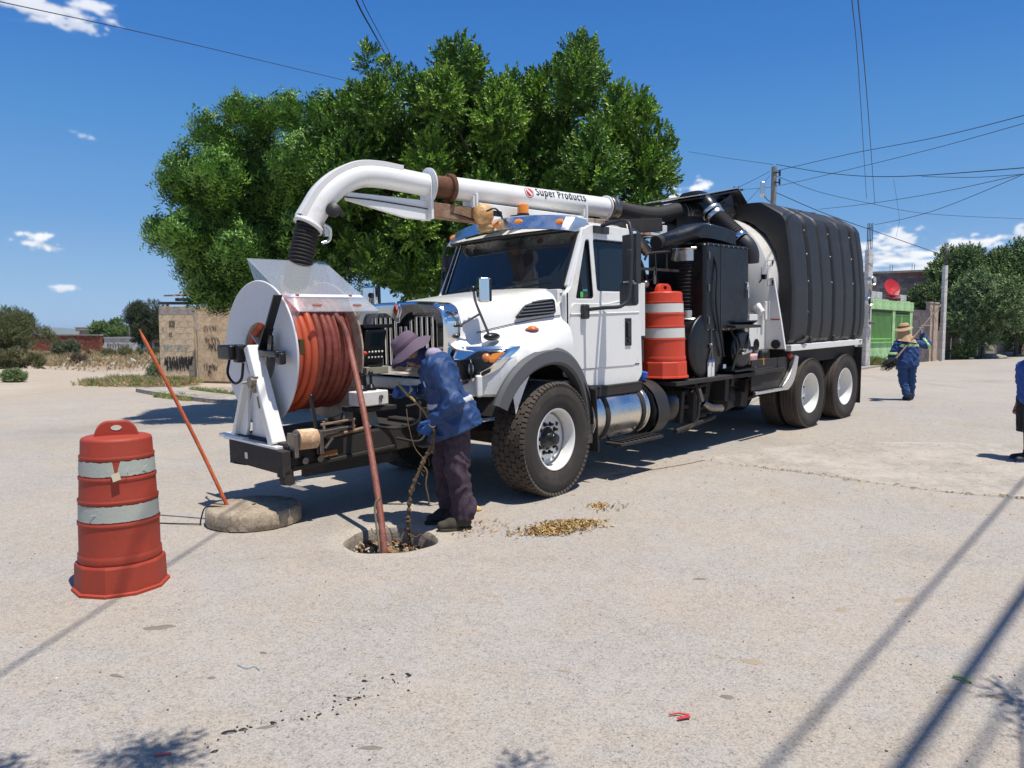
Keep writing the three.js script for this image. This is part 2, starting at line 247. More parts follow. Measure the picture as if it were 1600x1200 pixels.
function sheet(pts, lift, rings = 10, cols) { // irregular sheet laid on the ground, from its outline
  const n = pts.length, cx = pts.reduce((s, p) => s + p[0], 0) / n, cz = pts.reduce((s, p) => s + p[1], 0) / n, pos = [], uv = [], idx = [], col = [];
  for (let k = 0; k <= rings; k++) for (let i = 0; i < n; i++) { const t = k / rings, x = lerp(cx, pts[i][0], t), z = lerp(cz, pts[i][1], t); pos.push(x, gh(x, z) + lift - (k === rings ? lift * .9 : 0), z); uv.push(x, z); if (cols) col.push(...cols(x, z)); }
  for (let k = 0; k < rings; k++) for (let i = 0; i < n; i++) { const a = k * n + i, b = k * n + (i + 1) % n; idx.push(a, b, a + n, b, b + n, a + n); }
  const g = new THREE.BufferGeometry(); g.setAttribute('position', new THREE.Float32BufferAttribute(pos, 3)); g.setAttribute('uv', new THREE.Float32BufferAttribute(uv, 2)); if (cols) g.setAttribute('color', new THREE.Float32BufferAttribute(col, 3)); g.setIndex(idx); g.computeVertexNormals();
  if (g.attributes.normal.getY(0) < 0) { for (let i = 0; i < idx.length; i += 3) { const t = idx[i]; idx[i] = idx[i + 1]; idx[i + 1] = t; } g.setIndex(idx); g.computeVertexNormals(); }
  return g;
}
{ // pale concrete repair slab on the right
  const out = curve([[2.2, 0, -8.75], [2.75, 0, -9.25], [3.4, 0, -9.55], [4.6, 0, -9.72], [5.8, 0, -9.55], [7.4, 0, -8.9], [7.6, 0, -7.2], [6.4, 0, -6.2], [5.2, 0, -6.45], [4.2, 0, -6.85], [3.4, 0, -7.65], [2.7, 0, -8.3], [2.2, 0, -8.75]], .5).getPoints(90).slice(0, -1).map((p) => { const n = fbm(p.x * 3, 2, p.z * 3, 3) * .16; return [p.x + n, p.z - n]; });
  const L = layers(81, [[5, .4], [14, .4], [60, .4], [256, .5]]);
  const t = dataTex(1024, (i, j, N) => { const a = j / N + Math.sin(i / N * 6.3) * .01; let v = .86 + L(i / N, j / N) * .5 + Math.sin(a * 2 * PI * 64) * .022; return [enc(v), enc(v * .985), enc(v * .96)]; }, true, .42); t.rotation = .6;
  const m = new THREE.Mesh(sheet(out, .012, 24), M([.45, .40, .34], .95, 0, { map: t, bumpMap: t, bumpScale: .004 })); m.name = 'pavement_patch'; m.receiveShadow = true; scene.add(m); tag(m, 'pale concrete repair slab with brushed grooves right of the truck', 'pavement', null, 'structure');
  scene.userData.edge = out;
}
const patchEdge = scene.userData.edge; delete scene.userData.edge;
{ // stains and drips on the road
  const r = rng(91), stainM = M([.20, .165, .125], .9), oil = M([.018, .017, .016], .45), tan = M([.33, .26, .18], .95);
  const blot = (x, z, w, h, rot, m, name) => { const n = 18, pts = []; for (let i = 0; i < n; i++) { const a = i / n * 2 * PI, q = 1 + .5 * fbm(Math.cos(a) * 1.3 + x * 9, z * 7, Math.sin(a) * 1.3, 3) * 1.6, u = Math.cos(a) * w * q, v = Math.sin(a) * h * q; pts.push([x + u * Math.cos(rot) - v * Math.sin(rot), z + u * Math.sin(rot) + v * Math.cos(rot)]); } piece(name, sheet(pts, .005, 3), m, road); };
  blot(-1.93, -3.92, .085, .03, -.3, stainM, 'stain');
  [[-1.85, -3.35, .035], [-1.4, -3.33, .02], [-1.25, -3.6, .02], [-.65, -3.55, .014], [-2.2, -4.2, .03], [1.22, -4.7, .04], [1.9, -4.15, .035], [2.35, -4.3, .05], [1.18, -3.5, .04], [1.95, -3.2, .04], [2.15, -3.15, .035], [3.1, -4.3, .03], [2.9, -2.95, .035], [.95, -3.15, .025], [-.1, -4.4, .02], [.25, -3.4, .03], [-1.0, -2.9, .03], [-.55, -2.75, .03]].forEach(([x, z, s]) => blot(x, z, s * (.7 + r()), s * (.3 + r() * .4), r() * .8 - .4, r() < .6 ? stainM : tan, 'stain'));
  blot(-1.14, -2.86, .035, .014, -.2, oil, 'oil_stain'); blot(-1.09, -2.88, .02, .01, -.2, oil, 'oil_stain');
  for (let i = 0; i < 46; i++) { const t = r(), x = -1.3 + t * .75 + r() * .16, z = -2.72 - t * .62 - (r() - .5) * .2, s = .003 + r() * r() * .011; blot(x, z, s * 1.5, s * .7, r() * 3, oil, 'oil_drip'); }
  // dirt crack lines
  const crack = M([.20, .155, .105], .98);
  const ck = (pts, w, up = .004) => { const c = curve(pts.map(([x, z]) => [x, 0, z])).getPoints(60), a = [], b = []; c.forEach((p, i) => { const q = w * (.4 + 1.2 * Math.abs(fbm(p.x * 6, 1, p.z * 6, 2)) + .4 * r()); a.push([p.x + q, p.z + q]); b.push([p.x - q, p.z - q]); }); const pts2 = [], idx = []; a.forEach((p, i) => { for (const e of [p, b[i]]) { pts2.push(e[0], gh(...e) + up, e[1]); } if (i) { const k = i * 2; idx.push(k - 2, k - 1, k, k, k - 1, k + 1); } }); const g = new THREE.BufferGeometry(); g.setAttribute('position', new THREE.Float32BufferAttribute(pts2, 3)); g.setIndex(idx); piece('dirt_seam', join(g), crack, road); };
  ck(patchEdge.slice(44, 84).filter((_, i) => i % 4 === 0), .014, .0145); ck([[1.1, -7.9], [1.9, -8.4], [2.3, -8.7]], .012); 
  ck([[4.6, -5.1], [5.0, -5.4], [5.6, -5.45]], .005);
}
{ // the open manhole
  const t = thing('manhole', 'open round manhole with a concrete collar and rubbish at its bottom, between hose and worker', 'manhole', [HOLE[0], 0, HOLE[1]]);
  const prof = []; const rows = []; const N = 72;
  for (const [r, y] of [[HR + .0, -.010], [HR - .012, -.03], [HR - .02, -.06], [HR - .02, -.2], [HR - .01, -.34], [HR + .03, -.36], [HR + .05, -.9]]) { const row = []; for (let i = 0; i < N; i++) { const a = i / N * 2 * PI, k = (1 + .04 * Math.sin(3 * a + 1) + .02 * Math.sin(7 * a)); const q = r * k + fbm(Math.cos(a) * 4, y * 6, Math.sin(a) * 4, 3) * .012 * (y < -.02 ? 1 : 0); row.push([Math.cos(a) * q, y, Math.sin(a) * q]); } rows.push(row); }
  obj('shaft_wall', loft(rows, { closed: true, flip: true, crease: 1 }), M([.36, .30, .235], .95, 0, { map: mottleTex, bumpMap: fineBump, bumpScale: .008 }), t);
  const fl = []; for (let k = 0; k <= 12; k++) { const row = []; for (let i = 0; i < 40; i++) { const a = i / 40 * 2 * PI, r = .41 * k / 12; row.push([Math.cos(a) * r, -.20 + fbm(Math.cos(a) * r * 9, 3, Math.sin(a) * r * 9, 3) * .07, Math.sin(a) * r]); } fl.push(row); }
  obj('silt', loft(fl, { closed: true, flip: true }), M([.10, .075, .05], .95, 0, { map: mottleTex }), t);
  const r = rng(17), g = new THREE.IcosahedronGeometry(1, 1), p = g.attributes.position; for (let i = 0; i < p.count; i++) { const k = 1 + .35 * PN.noise(p.getX(i) * 2, p.getY(i) * 2, p.getZ(i) * 2); p.setXYZ(i, p.getX(i) * k, p.getY(i) * k, p.getZ(i) * k); } g.computeVertexNormals();
  const im = new THREE.InstancedMesh(g, M([1, 1, 1], .9), 420), d = new THREE.Object3D(); im.name = 'rubbish';
  for (let i = 0; i < 420; i++) { const a = r() * 2 * PI, q = Math.sqrt(r()) * .36; d.position.set(Math.cos(a) * q, -.175 + r() * .06 + .025 * Math.sin(a * 2), Math.sin(a) * q); d.rotation.set(r() * 6, r() * 6, r() * 6); const s = .008 + r() * r() * .03; d.scale.set(s * (1 + r() * 1.8), s * (.25 + r() * .5), s); d.updateMatrix(); im.setMatrixAt(i, d.matrix); const c = [[.32, .17, .07], [.42, .33, .22], [.09, .06, .04], [.24, .18, .1], [.55, .5, .42]][Math.floor(r() * 4.3)]; im.setColorAt(i, new THREE.Color().setRGB(...c)); }
  tag(im, 'wet leaves and rubble', null, null, 'stuff'); t.add(im);
}
{ // sidewalk behind the truck, slab by slab
  const t = new THREE.Group(); t.name = 'sidewalk'; scene.add(t); tag(t, 'concrete sidewalk slabs with weedy joints round the street corner', 'sidewalk', null, 'structure');
  const path = curve(KERB.slice(2, 11).map(([x, z]) => [x, 0, z]), .5), L = path.getLength(), n = Math.floor(L / 1.5);
  const cm = [0, 1, 2].map((i) => M([.46 - i * .03, .415 - i * .03, .35 - i * .03], .93, 0, { map: mottleTex, bumpMap: fineBump, bumpScale: .003 }));
  const r = rng(23);
  for (let i = 3; i < n; i++) {
    const p = path.getPointAt(i / n), q = path.getPointAt((i + 1) / n), d = q.clone().sub(p).normalize(), s = V(d.z, 0, -d.x); // towards the houses
    for (const [a, b, top] of [[0, .95, .10], [1.12, 2.7, .115]]) { if (a > 1 && i < 4) continue; const w = b - a, c = p.clone().add(q).multiplyScalar(.5).addScaledVector(s, (a + b) / 2), y = gh(c.x, c.z); const g = bx(p.distanceTo(q) - .025, .3, w, 0, 0, 0, 0, 0, 0, .012); g.rotateX((r() - .5) * .01); const m = piece('slab', join(g), cm[(i * 7 + (a > 1 ? 1 : 0)) % 3], t); m.position.set(c.x, y + top - .15, c.z); m.rotation.y = Math.atan2(-d.z, d.x); }
  }
}
// ---------- the vacuum truck (x forward, y up, z to the truck's right; the driver's side faces the camera) ----------
const font = await new FontLoader().loadAsync('fonts/droid/droid_sans_bold.typeface.json');
const canvasTex = (w, h, draw) => { const c = document.createElement('canvas'); c.width = w; c.height = h; draw(c.getContext('2d'), w, h); const t = new THREE.CanvasTexture(c); t.colorSpace = THREE.SRGBColorSpace; t.anisotropy = 8; return t; };
const truck = thing('vacuum_truck', 'white sewer vacuum truck with hose reel on its nose and black water tanks', 'truck', TO);
truck.rotation.set(0, -HEAD, -TP, 'YXZ');
const extX = (pts, x0, depth, bevel = .006, holes = [], r = 0) => { // pts are (z, y); the solid runs from x0 forward
  const s = r ? rshape(pts.map(([z, y]) => [-z, y]), r) : shape(pts.map(([z, y]) => [-z, y])); holes.forEach((h) => s.holes.push(r && h.r ? rshape(h.p.map(([z, y]) => [-z, y]), h.r) : shape((h.p || h).map(([z, y]) => [-z, y])))); const g = ext(s, depth, bevel); g.rotateY(PI / 2); g.translate(x0, 0, 0); return g; };
const mirrorZ = (g) => { g = g.clone(); g.scale(1, 1, -1); g = g.index ? g.toNonIndexed() : g; for (const k of Object.keys(g.attributes)) { const a = g.attributes[k], n = a.itemSize; for (let i = 0; i < a.count; i += 3) for (let q = 0; q < n; q++) { const t = a.array[(i + 1) * n + q]; a.array[(i + 1) * n + q] = a.array[(i + 2) * n + q]; a.array[(i + 2) * n + q] = t; } } return g; };
// chassis
const chassis = obj('chassis', [
  ...[-1, 1].map((s) => bx(9.1, .27, .09, -3.5, .86, s * .42, 0, 0, 0, .01)), ...[.9, -1.2, -2.6, -3.9, -5, -6.4, -7.9].map((x) => bx(.12, .22, .8, x, .86, 0)),
  cyl([0, .5, -.95], [0, .5, .95], .06), bx(.12, .14, 1.7, 0, .5, 0, 0, 0, 0, .02), ...[-1, 1].map((s) => bx(1.5, .07, .09, 0, .64, s * .42)), ...[-5.79, -7.13].flatMap((x) => [cyl([x, .52, -.9], [x, .52, .9], .1), ball(x, .52, 0, .24)]),
  bx(1.3, .62, .8, -.2, 1.15, 0, 0, 0, 0, .05), bx(.8, .45, .5, -1.3, .75, 0, 0, 0, 0, .06), cyl([-1.6, .66, 0], [-5.6, .56, 0], .07), bx(2.6, .09, .12, -6.45, .62, -.42), bx(2.6, .09, .12, -6.45, .62, .42),
  bx(2.8, .3, 1.3, -6.4, 1.12, 0, 0, 0, 0, .02), bx(1.6, .34, 1.5, -3.6, .78, .1, 0, 0, 0, .03),
], mat.dirtyFrame, truck);
// pipes, pumps and brackets under the body
{
  const g = [], r = rng(33);
  for (let i = 0; i < 16; i++) { const x = -2.2 - r() * 2.2, y = .42 + r() * .5; g.push(tube([[x, y, -.95 + r() * .3], [x - .2 - r() * .3, y - .1 + r() * .2, -1.0 + r() * .2], [x - .6 - r() * .5, y + r() * .2 - .1, -.9 + r() * .3]], .016 + r() * .02, 14, 7)); }
  for (let i = 0; i < 9; i++) { const x = -2.3 - i * .24; g.push(bx(.05 + r() * .08, .1 + r() * .3, .1 + r() * .2, x, .55 + r() * .35, -.85 - r() * .15, 0, 0, r() * .4)); }
  g.push(bx(2.2, .05, .5, -3.2, .93, -.95), bx(.5, .3, .4, -3.05, .55, -.7, 0, 0, 0, .03), cyl([-3.5, .55, -.95], [-4.2, .55, -.75], .12), ball(-3.85, .62, -.8, .19), cyl([-2.35, .33, -1.02], [-3.25, .42, -1.02], .035), tube([[-2.7, .98, -1.05], [-2.75, .7, -1.1], [-2.72, .4, -1.08], [-2.5, .3, -1]], .02, 20, 8));
  obj('undercarriage_pipework', g, mat.dusty, chassis);
  obj('pump_valve', [tube([[-2.95, .63, -1.05], [-3.05, .56, -1.1], [-3.3, .53, -1.1]], .045, 12, 10), cyl([-2.92, .65, -1.05], [-2.86, .82, -1.03], .03), cyl([-2.75, .8, -1.0], [-2.88, .62, -1.04], .022)], mat.steel, chassis);
  obj('pipe_coupling', [cyl([-4.1, .97, -1.08], [-4.42, 1.0, -1.0], .075), cyl([-4.06, .965, -1.09], [-4.12, .97, -1.08], .09)], mat.steel, chassis);
  obj('suspension_spring', [...Array(5)].map((_, i) => bx(1.1 - i * .16, .02, .09, -6.46, .58 - i * .024, -.6)), mat.dirtyFrame, chassis);
}
// ----- wheels -----
function makeWheel(x, z, side, { R = .55, W = .40, tread = 'rib', dish = -.1, steer = 0, outer = true, dusty = true }) {
  // built with the axle along +z pointing outwards, then turned
  const w = obj('wheel', [lathe([[.305, W * .42], [.30, W * .44], [.285, W * .42], [.272, W * .34], [.262, W * .1], [.256, -.02], [.25, dish + .03], [.235, dish], [.2, dish - .004], [.2, dish - .02], [.25, dish - .02], [.27, -W * .42], [.305, -W * .44]], 48, [0, 0, 0], [0, 0, 1]), lathe([[.215, dish], [.12, dish + .012], [.03, dish + .012]], 40, [0, 0, 0], [0, 0, 1])], mat.whiteMetal, truck);
  const h = W / 2, tyre = obj('tyre', lathe([[.29, h * .78], [.33, h * .92], [.38, h * .985], [R - .12, h * .995], [R - .115, h * 1.01], [R - .10, h * 1.005], [R - .06, h * .97], [R - .03, h * .92], [R - .012, h * .84], [R - .006, h * .6], [R - .006, 0], [R - .006, -h * .6], [R - .012, -h * .84], [R - .06, -h * .97], [R - .12, -h], [.33, -h * .92], [.29, -h * .78]], 72, [0, 0, 0], [0, 0, 1]), mat.tyre, w);
  tyre.userData.label = 'worn dusty truck tyre';
  // tread blocks as one ring of lugs
  const T = [];
  if (tread === 'hex') {
    const n = 34, cols = 5, pw = W * .78 / cols, rr = R + .004;
    for (let c = 0; c < cols; c++) for (let i = 0; i < n; i++) { const a = (i + (c % 2) * .5) / n * 2 * PI, zc = (c - (cols - 1) / 2) * pw, L = 2 * PI * R / n; const s = rshape([[-pw * .46, -L * .28], [-pw * .2, -L * .45], [pw * .2, -L * .45], [pw * .46, -L * .28], [pw * .46, L * .28], [pw * .2, L * .45], [-pw * .2, L * .45], [-pw * .46, L * .28]], .006); const g = new THREE.ExtrudeGeometry(s, { depth: .014, bevelEnabled: true, bevelSize: .002, bevelThickness: .002, bevelSegments: 1, curveSegments: 1 }); g.rotateX(-PI / 2); g.rotateY(PI / 2); g.translate(0, rr - .014, zc); g.rotateZ(a); T.push(g); }
    for (const s of [-1, 1]) for (let i = 0; i < 68; i++) { const g = bx(.038, .03, .045, 0, R - .012, s * W * .43, s * .5, 0, 0, .004); g.rotateZ(i / 68 * 2 * PI); T.push(g); }
  } else {
    for (const [z0, z1] of [[-.92, -.56], [-.5, -.2], [-.14, .14], [.2, .5], [.56, .92]]) { const rr = Math.abs(z0 + z1) > 1.2 ? R + .002 : R + .008; T.push(lathe([[R - .012, z0 * h], [rr - .002, z0 * h], [rr, z0 * h + .004], [rr, z1 * h - .004], [rr - .002, z1 * h], [R - .012, z1 * h]], 72, [0, 0, 0], [0, 0, 1])); }
    for (const s of [-1, 1]) for (let i = 0; i < 90; i++) { const g = bx(.012, .02, .03, 0, R - .008, s * h * .88, s * .4, 0, 0, 0); g.rotateZ(i / 90 * 2 * PI); T.push(g); }
  }
  tag(obj('tread', T, dusty ? mat.tyreDust : mat.tyre, w), null, null, null, 'stuff');
  if (outer) {
    obj('hub', tread === 'hex' ? [lathe([[.0, dish + .13], [.05, dish + .128], [.058, dish + .11], [.062, dish + .06], [.085, dish + .055], [.09, dish + .02], [.12, dish + .01]], 28, [0, 0, 0], [0, 0, 1])] : [lathe([[0, dish + .10], [.06, dish + .098], [.075, dish + .08], [.085, dish + .02], [.12, dish + .01]], 28, [0, 0, 0], [0, 0, 1])], tread === 'hex' ? mat.black : mat.whiteMetal, w);
    for (let i = 0; i < 10; i++) { const a = (i + .3) / 10 * 2 * PI; piece('lug_nut', join([cyl([Math.cos(a) * .143, Math.sin(a) * .143, dish + .005], [Math.cos(a) * .143, Math.sin(a) * .143, dish + .05], .017, .014, 6), cyl([Math.cos(a) * .143, Math.sin(a) * .143, dish + .005], [Math.cos(a) * .143, Math.sin(a) * .143, dish + .015], .024, .024, 10)]), mat.black, w); }
    if (tread === 'hex') for (let i = 0; i < 5; i++) { const a = (i + .2) / 5 * 2 * PI; piece('hand_hole', join(cyl([Math.cos(a) * .212, Math.sin(a) * .212, dish - .01], [Math.cos(a) * .212, Math.sin(a) * .212, dish + .006], .021, .021, 14)), mat.black, w); }
  }
  w.position.set(x, R, z); w.rotation.set(0, (side < 0 ? PI : 0) + steer, .37, 'YXZ');
  return w;
}
makeWheel(0, -1.02, -1, { R: .55, W: .40, tread: 'hex', dish: .04, steer: .09 });
makeWheel(0, 1.02, 1, { R: .55, W: .40, tread: 'hex', dish: .04, steer: .09 });
for (const x of [-5.784, -7.134]) for (const s of [-1, 1]) { makeWheel(x, s * 1.085, s, { R: .525, W: .265, dish: -.085 }); makeWheel(x, s * .76, -s, { R: .525, W: .265, dish: .06, outer: false }); }
// ----- hood with fenders -----
const SWEEP = (z) => .26 * Math.max(0, (Math.abs(z) - .68) / .42) ** 2;
const hoodKeys = [
  [.87, [[0, 1.855], [.3, 1.85], [.50, 1.83], [.62, 1.77], [.68, 1.66], [.70, 1.53], [.78, 1.46], [.95, 1.43], [1.06, 1.38], [1.11, 1.28], [1.12, 1.03]]],
  [.74, [[0, 1.885], [.3, 1.88], [.53, 1.86], [.655, 1.80], [.71, 1.68], [.735, 1.56], [.81, 1.495], [.96, 1.465], [1.08, 1.41], [1.145, 1.3], [1.15, 1.03]]],
  [.45, [[0, 1.95], [.32, 1.945], [.58, 1.92], [.715, 1.855], [.77, 1.73], [.80, 1.62], [.87, 1.565], [1.0, 1.54], [1.12, 1.48], [1.185, 1.36], [1.19, 1.2]]],
  [.05, [[0, 2.005], [.35, 1.995], [.64, 1.97], [.79, 1.91], [.855, 1.79], [.885, 1.69], [.94, 1.645], [1.04, 1.62], [1.15, 1.56], [1.2, 1.47], [1.205, 1.42]]],
  [-.36, [[0, 2.045], [.4, 2.04], [.76, 2.02], [.91, 1.955], [.975, 1.84], [.995, 1.74], [1.015, 1.70], [1.045, 1.67], [1.09, 1.6], [1.12, 1.48], [1.12, 1.3]]],
];
const arch = (x) => { const d = Math.abs(x - .03); return d < .78 ? .58 + Math.sqrt(.8 ** 2 - d * d) : 1.03; };
function hoodHalf(x) { let i = 0; while (i < hoodKeys.length - 2 && x < hoodKeys[i + 1][0]) i++; const [xa, A] = hoodKeys[i], [xb, B] = hoodKeys[i + 1], t = (xa - x) / (xa - xb); const P = A.map((p, k) => [lerp(p[0], B[k][0], t), lerp(p[1], B[k][1], t)]); const a = arch(x); P[10][1] = a; if (P[9][1] < a + .06) P[9][1] = a + .06; if (P[8][1] < a + .1) P[8][1] = a + .1; return P; }
{
  const rows = []; const N = 44;
  for (let k = 0; k <= N; k++) {
    const x = lerp(.87, -.36, k / N), c = new THREE.CatmullRomCurve3(hoodHalf(x).map(([z, y]) => V(0, y, z)), false, 'catmullrom', .35).getPoints(40), f = sst(.15, .87, x);
    const half = c.map((p) => [x - SWEEP(p.z) * f, p.y, p.z]); half[40][1] = arch(x) ;
    rows.push([...half.slice(1).reverse().map((p) => [p[0], p[1], -p[2]]), ...half]);
  }
  const seam = [.62, .45, .3, .15, 0, -.15, -.32].map((x) => { const p = hoodHalf(x)[5], q = sst(.15, .87, x); return [x - SWEEP(p[0]) * q, p[1] + .012, p[0] + .006]; });
  const front = rows[0].map(([x, y, z]) => [x + .02, lerp(y, 1.35, .03), z * .985]);
  const face = front.map(([x, y, z]) => [x - .30, lerp(y, 1.2, .5), z * .55]);
  const hood = obj('hood', [loft([face, front, ...rows], { crease: .7, flip: false }), ...[-1, 1].map((s) => bx(.06, .2, .35, .74, 1.12, s * .87, 0, s * .5, 0, .02))], mat.white, truck);
  for (const s of [-1, 1]) {
    obj('hood_seam', [tube(seam.map(([x, y, z]) => [x, y, s * z]), .0045, 40, 5)], M([.03, .03, .03], .8), hood);
    // fender flare
    const fl = []; for (let k = 0; k <= 40; k++) { const a = lerp(-.02 * PI + .52, PI * 1.06, k / 40), cx = .03, cy = .58; const P = (r, z) => [cx + Math.cos(a) * r * (a > PI / 2 ? .82 : 1), cy + Math.sin(a) * r, z * s]; const zz = 1.215 - .09 * sst(PI * .5, PI, a); const low = 0; fl.push([P(.705, zz - .12), P(.70, zz - .01), P(.725, zz + .012), P(.83, zz + .0), P(.862, zz - .03), P(.855, zz - .06)].map(([x, y, z]) => [x, y + low, z])); }
    obj('fender_flare', loft(fl, { crease: .5, flip: s > 0 }), mat.flare, hood);
    obj('mud_flap', [bx(.02, .66, .5, -.66, .66, s * .93, 0, 0, -.06)], mat.dusty, hood);
    obj('wheel_liner', [loft([...Array(20)].map((_, k) => { const a = lerp(.35, PI * .98, k / 19); return [-.5, -.75, -1.0, -1.17].map((z) => [.03 + Math.cos(a) * .76 * (a > PI / 2 ? .85 : 1), .58 + Math.sin(a) * .77, z * s * -1 * -1]); }), { crease: 1 })], mat.dusty, hood);
    // louvred vent
    const lv = [[.2, 1.725], [.06, 1.845], [-.1, 1.895], [-.27, 1.91], [-.25, 1.77]];
    const vz = (x) => s * (lerp(.846, .985, (.2 - x) / .5) + .004);
    const put = (g, o = 0) => { const p = g.attributes.position; for (let i = 0; i < p.count; i++) { const x = p.getX(i), y = p.getY(i); p.setZ(i, vz(x) - s * (y - 1.77) * .30 + s * (p.getZ(i) + o)); } g.computeVertexNormals(); return g; };
    const vent = obj('louvred_vent', put(ext(rshape(lv, .03), .012, .006), -.002), mat.black, hood);
    for (let i = 0; i < 5; i++) { const y = 1.755 + i * .032, xl = .17 - i * .035 - (i > 3 ? .05 : 0), g = ext(shape([[xl, y - .006], [-.235, y + .022], [-.235, y + .029], [xl, y + .001]]), .012, .002); obj('louvre', put(g, .012), mat.flare, hood); }
    obj('marker_lamp', ball(.126, 1.63, s * 1.02, .045, 16, .5), mat.amber, hood); obj('marker_lamp_base', ball(.126, 1.618, s * 1.02, .068, 18, .28), M([.5, .12, .07], .3), hood);
    // headlight: chrome bezel, black recess, round lamp and amber lamps
    const warp = (g, o) => { const p = g.attributes.position; for (let i = 0; i < p.count; i++) { const z = p.getX(i), y = p.getY(i), d = p.getZ(i); p.setXYZ(i, .895 - SWEEP(z) * (z > 1.1 ? 1 + (z - 1.1) * 1.2 : 1) - Math.max(0, y - 1.36) * .55 + o + d, y, s * z); } g = g.index ? g.toNonIndexed() : g; if (s < 0) { } g.computeVertexNormals(); return g; };
    const grid = (pts, d) => { // fan of rings so that the sheet can bend
      const c = [pts.reduce((a, p) => a + p[0], 0) / pts.length, pts.reduce((a, p) => a + p[1], 0) / pts.length], cv = new THREE.CatmullRomCurve3(pts.map((p) => V(p[0], p[1], 0)), true, 'catmullrom', .25).getPoints(60), rows = []; for (let k = 0; k <= 6; k++) rows.push(cv.map((p) => [lerp(c[0], p.x, k / 6), lerp(c[1], p.y, k / 6), k === 6 ? -.02 : d])); return loft(rows, { closed: false, flip: s > 0, crease: .9 }); };
    const hl = obj('headlight', warp(grid([[.74, 1.455], [.9, 1.475], [1.05, 1.475], [1.17, 1.47], [1.165, 1.42], [1.1, 1.28], [1.0, 1.2], [.86, 1.135], [.74, 1.12]], .0), .022), mat.chrome, hood);
    obj('headlight_recess', warp(grid([[.75, 1.35], [.86, 1.365], [.95, 1.44], [1.05, 1.445], [1.14, 1.44], [1.07, 1.3], [.97, 1.225], [.84, 1.17], [.75, 1.16]], .0), .034), mat.black, hood);
    obj('headlight_lens', [(() => { const g = ball(0, 0, 0, .088, 24, 1); g.scale(.45, 1, 1); g.rotateY(s * .5); g.translate(.855 - SWEEP(.87), 1.275, s * .87); return g; })()], mat.lens, hood);
    obj('headlight_rim', [(() => { const g = new THREE.TorusGeometry(.098, .013, 10, 36); g.rotateY(PI / 2 + s * .5); g.translate(.865 - SWEEP(.87), 1.275, s * .87); return g; })()], mat.black, hood);
    obj('turn_signal', [ball(.865 - SWEEP(1.0), 1.365, s * 1.0, .055, 20)], M([.62, .20, .04], .18, 0, { clearcoat: 1 }), hood); obj('corner_lamp', [warp(grid([[1.055, 1.41], [1.12, 1.42], [1.085, 1.33], [1.05, 1.33]], .0), .042)], M([.75, .24, .03], .2, 0, { clearcoat: 1 }), hood);
    obj('fender_valance', [warp(grid([[.70, 1.2], [.9, 1.19], [1.1, 1.3], [1.16, 1.38], [1.165, 1.03], [.9, 1.02], [.70, 1.03]], .0), -.012)], mat.white, hood);
    for (let i = 0; i < 3; i++) obj('headlight_slot', warp(grid([[.86 + i * .07, 1.165 + i * .022], [.91 + i * .07, 1.182 + i * .03], [.915 + i * .07, 1.215 + i * .03], [.865 + i * .07, 1.197 + i * .024]], .0), .046), mat.black, hood);
    // fender mirror on two struts
    const m0 = [.68, 1.93, s * .84];
    obj('fender_mirror', [bx(.10, .23, .15, .645, 1.985, s * .90, 0, s * .5, 0, .02)], mat.chrome, hood); obj('mirror_back', [bx(.04, .21, .16, .60, 1.985, s * .915, 0, s * .5, 0, .012)], mat.black, hood);
    obj('mirror_strut', [tube([[.70, 2.0, s * .83], [.70, 1.95, s * .84], [.69, 1.86, s * .855], [.60, 1.56, s * .93]], .012, 20, 8), cyl([.665, 1.77, s * .875], [.80, 1.67, s * .755], .010)], mat.steel, hood);
    obj('mirror_pivot', [ball(.70, 2.0, s * .825, .03)], mat.black, hood); obj('mirror_foot', [ball(.80, 1.665, s * .748, .025, 12, .6)], mat.black, hood);
    obj('mirror_foot', [(() => { const g = ball(0, 0, 0, .062, 14, .62); g.scale(1.5, 1, 1); g.translate(.585, 1.56, s * .94); return g; })()], mat.black, hood);
  }
}
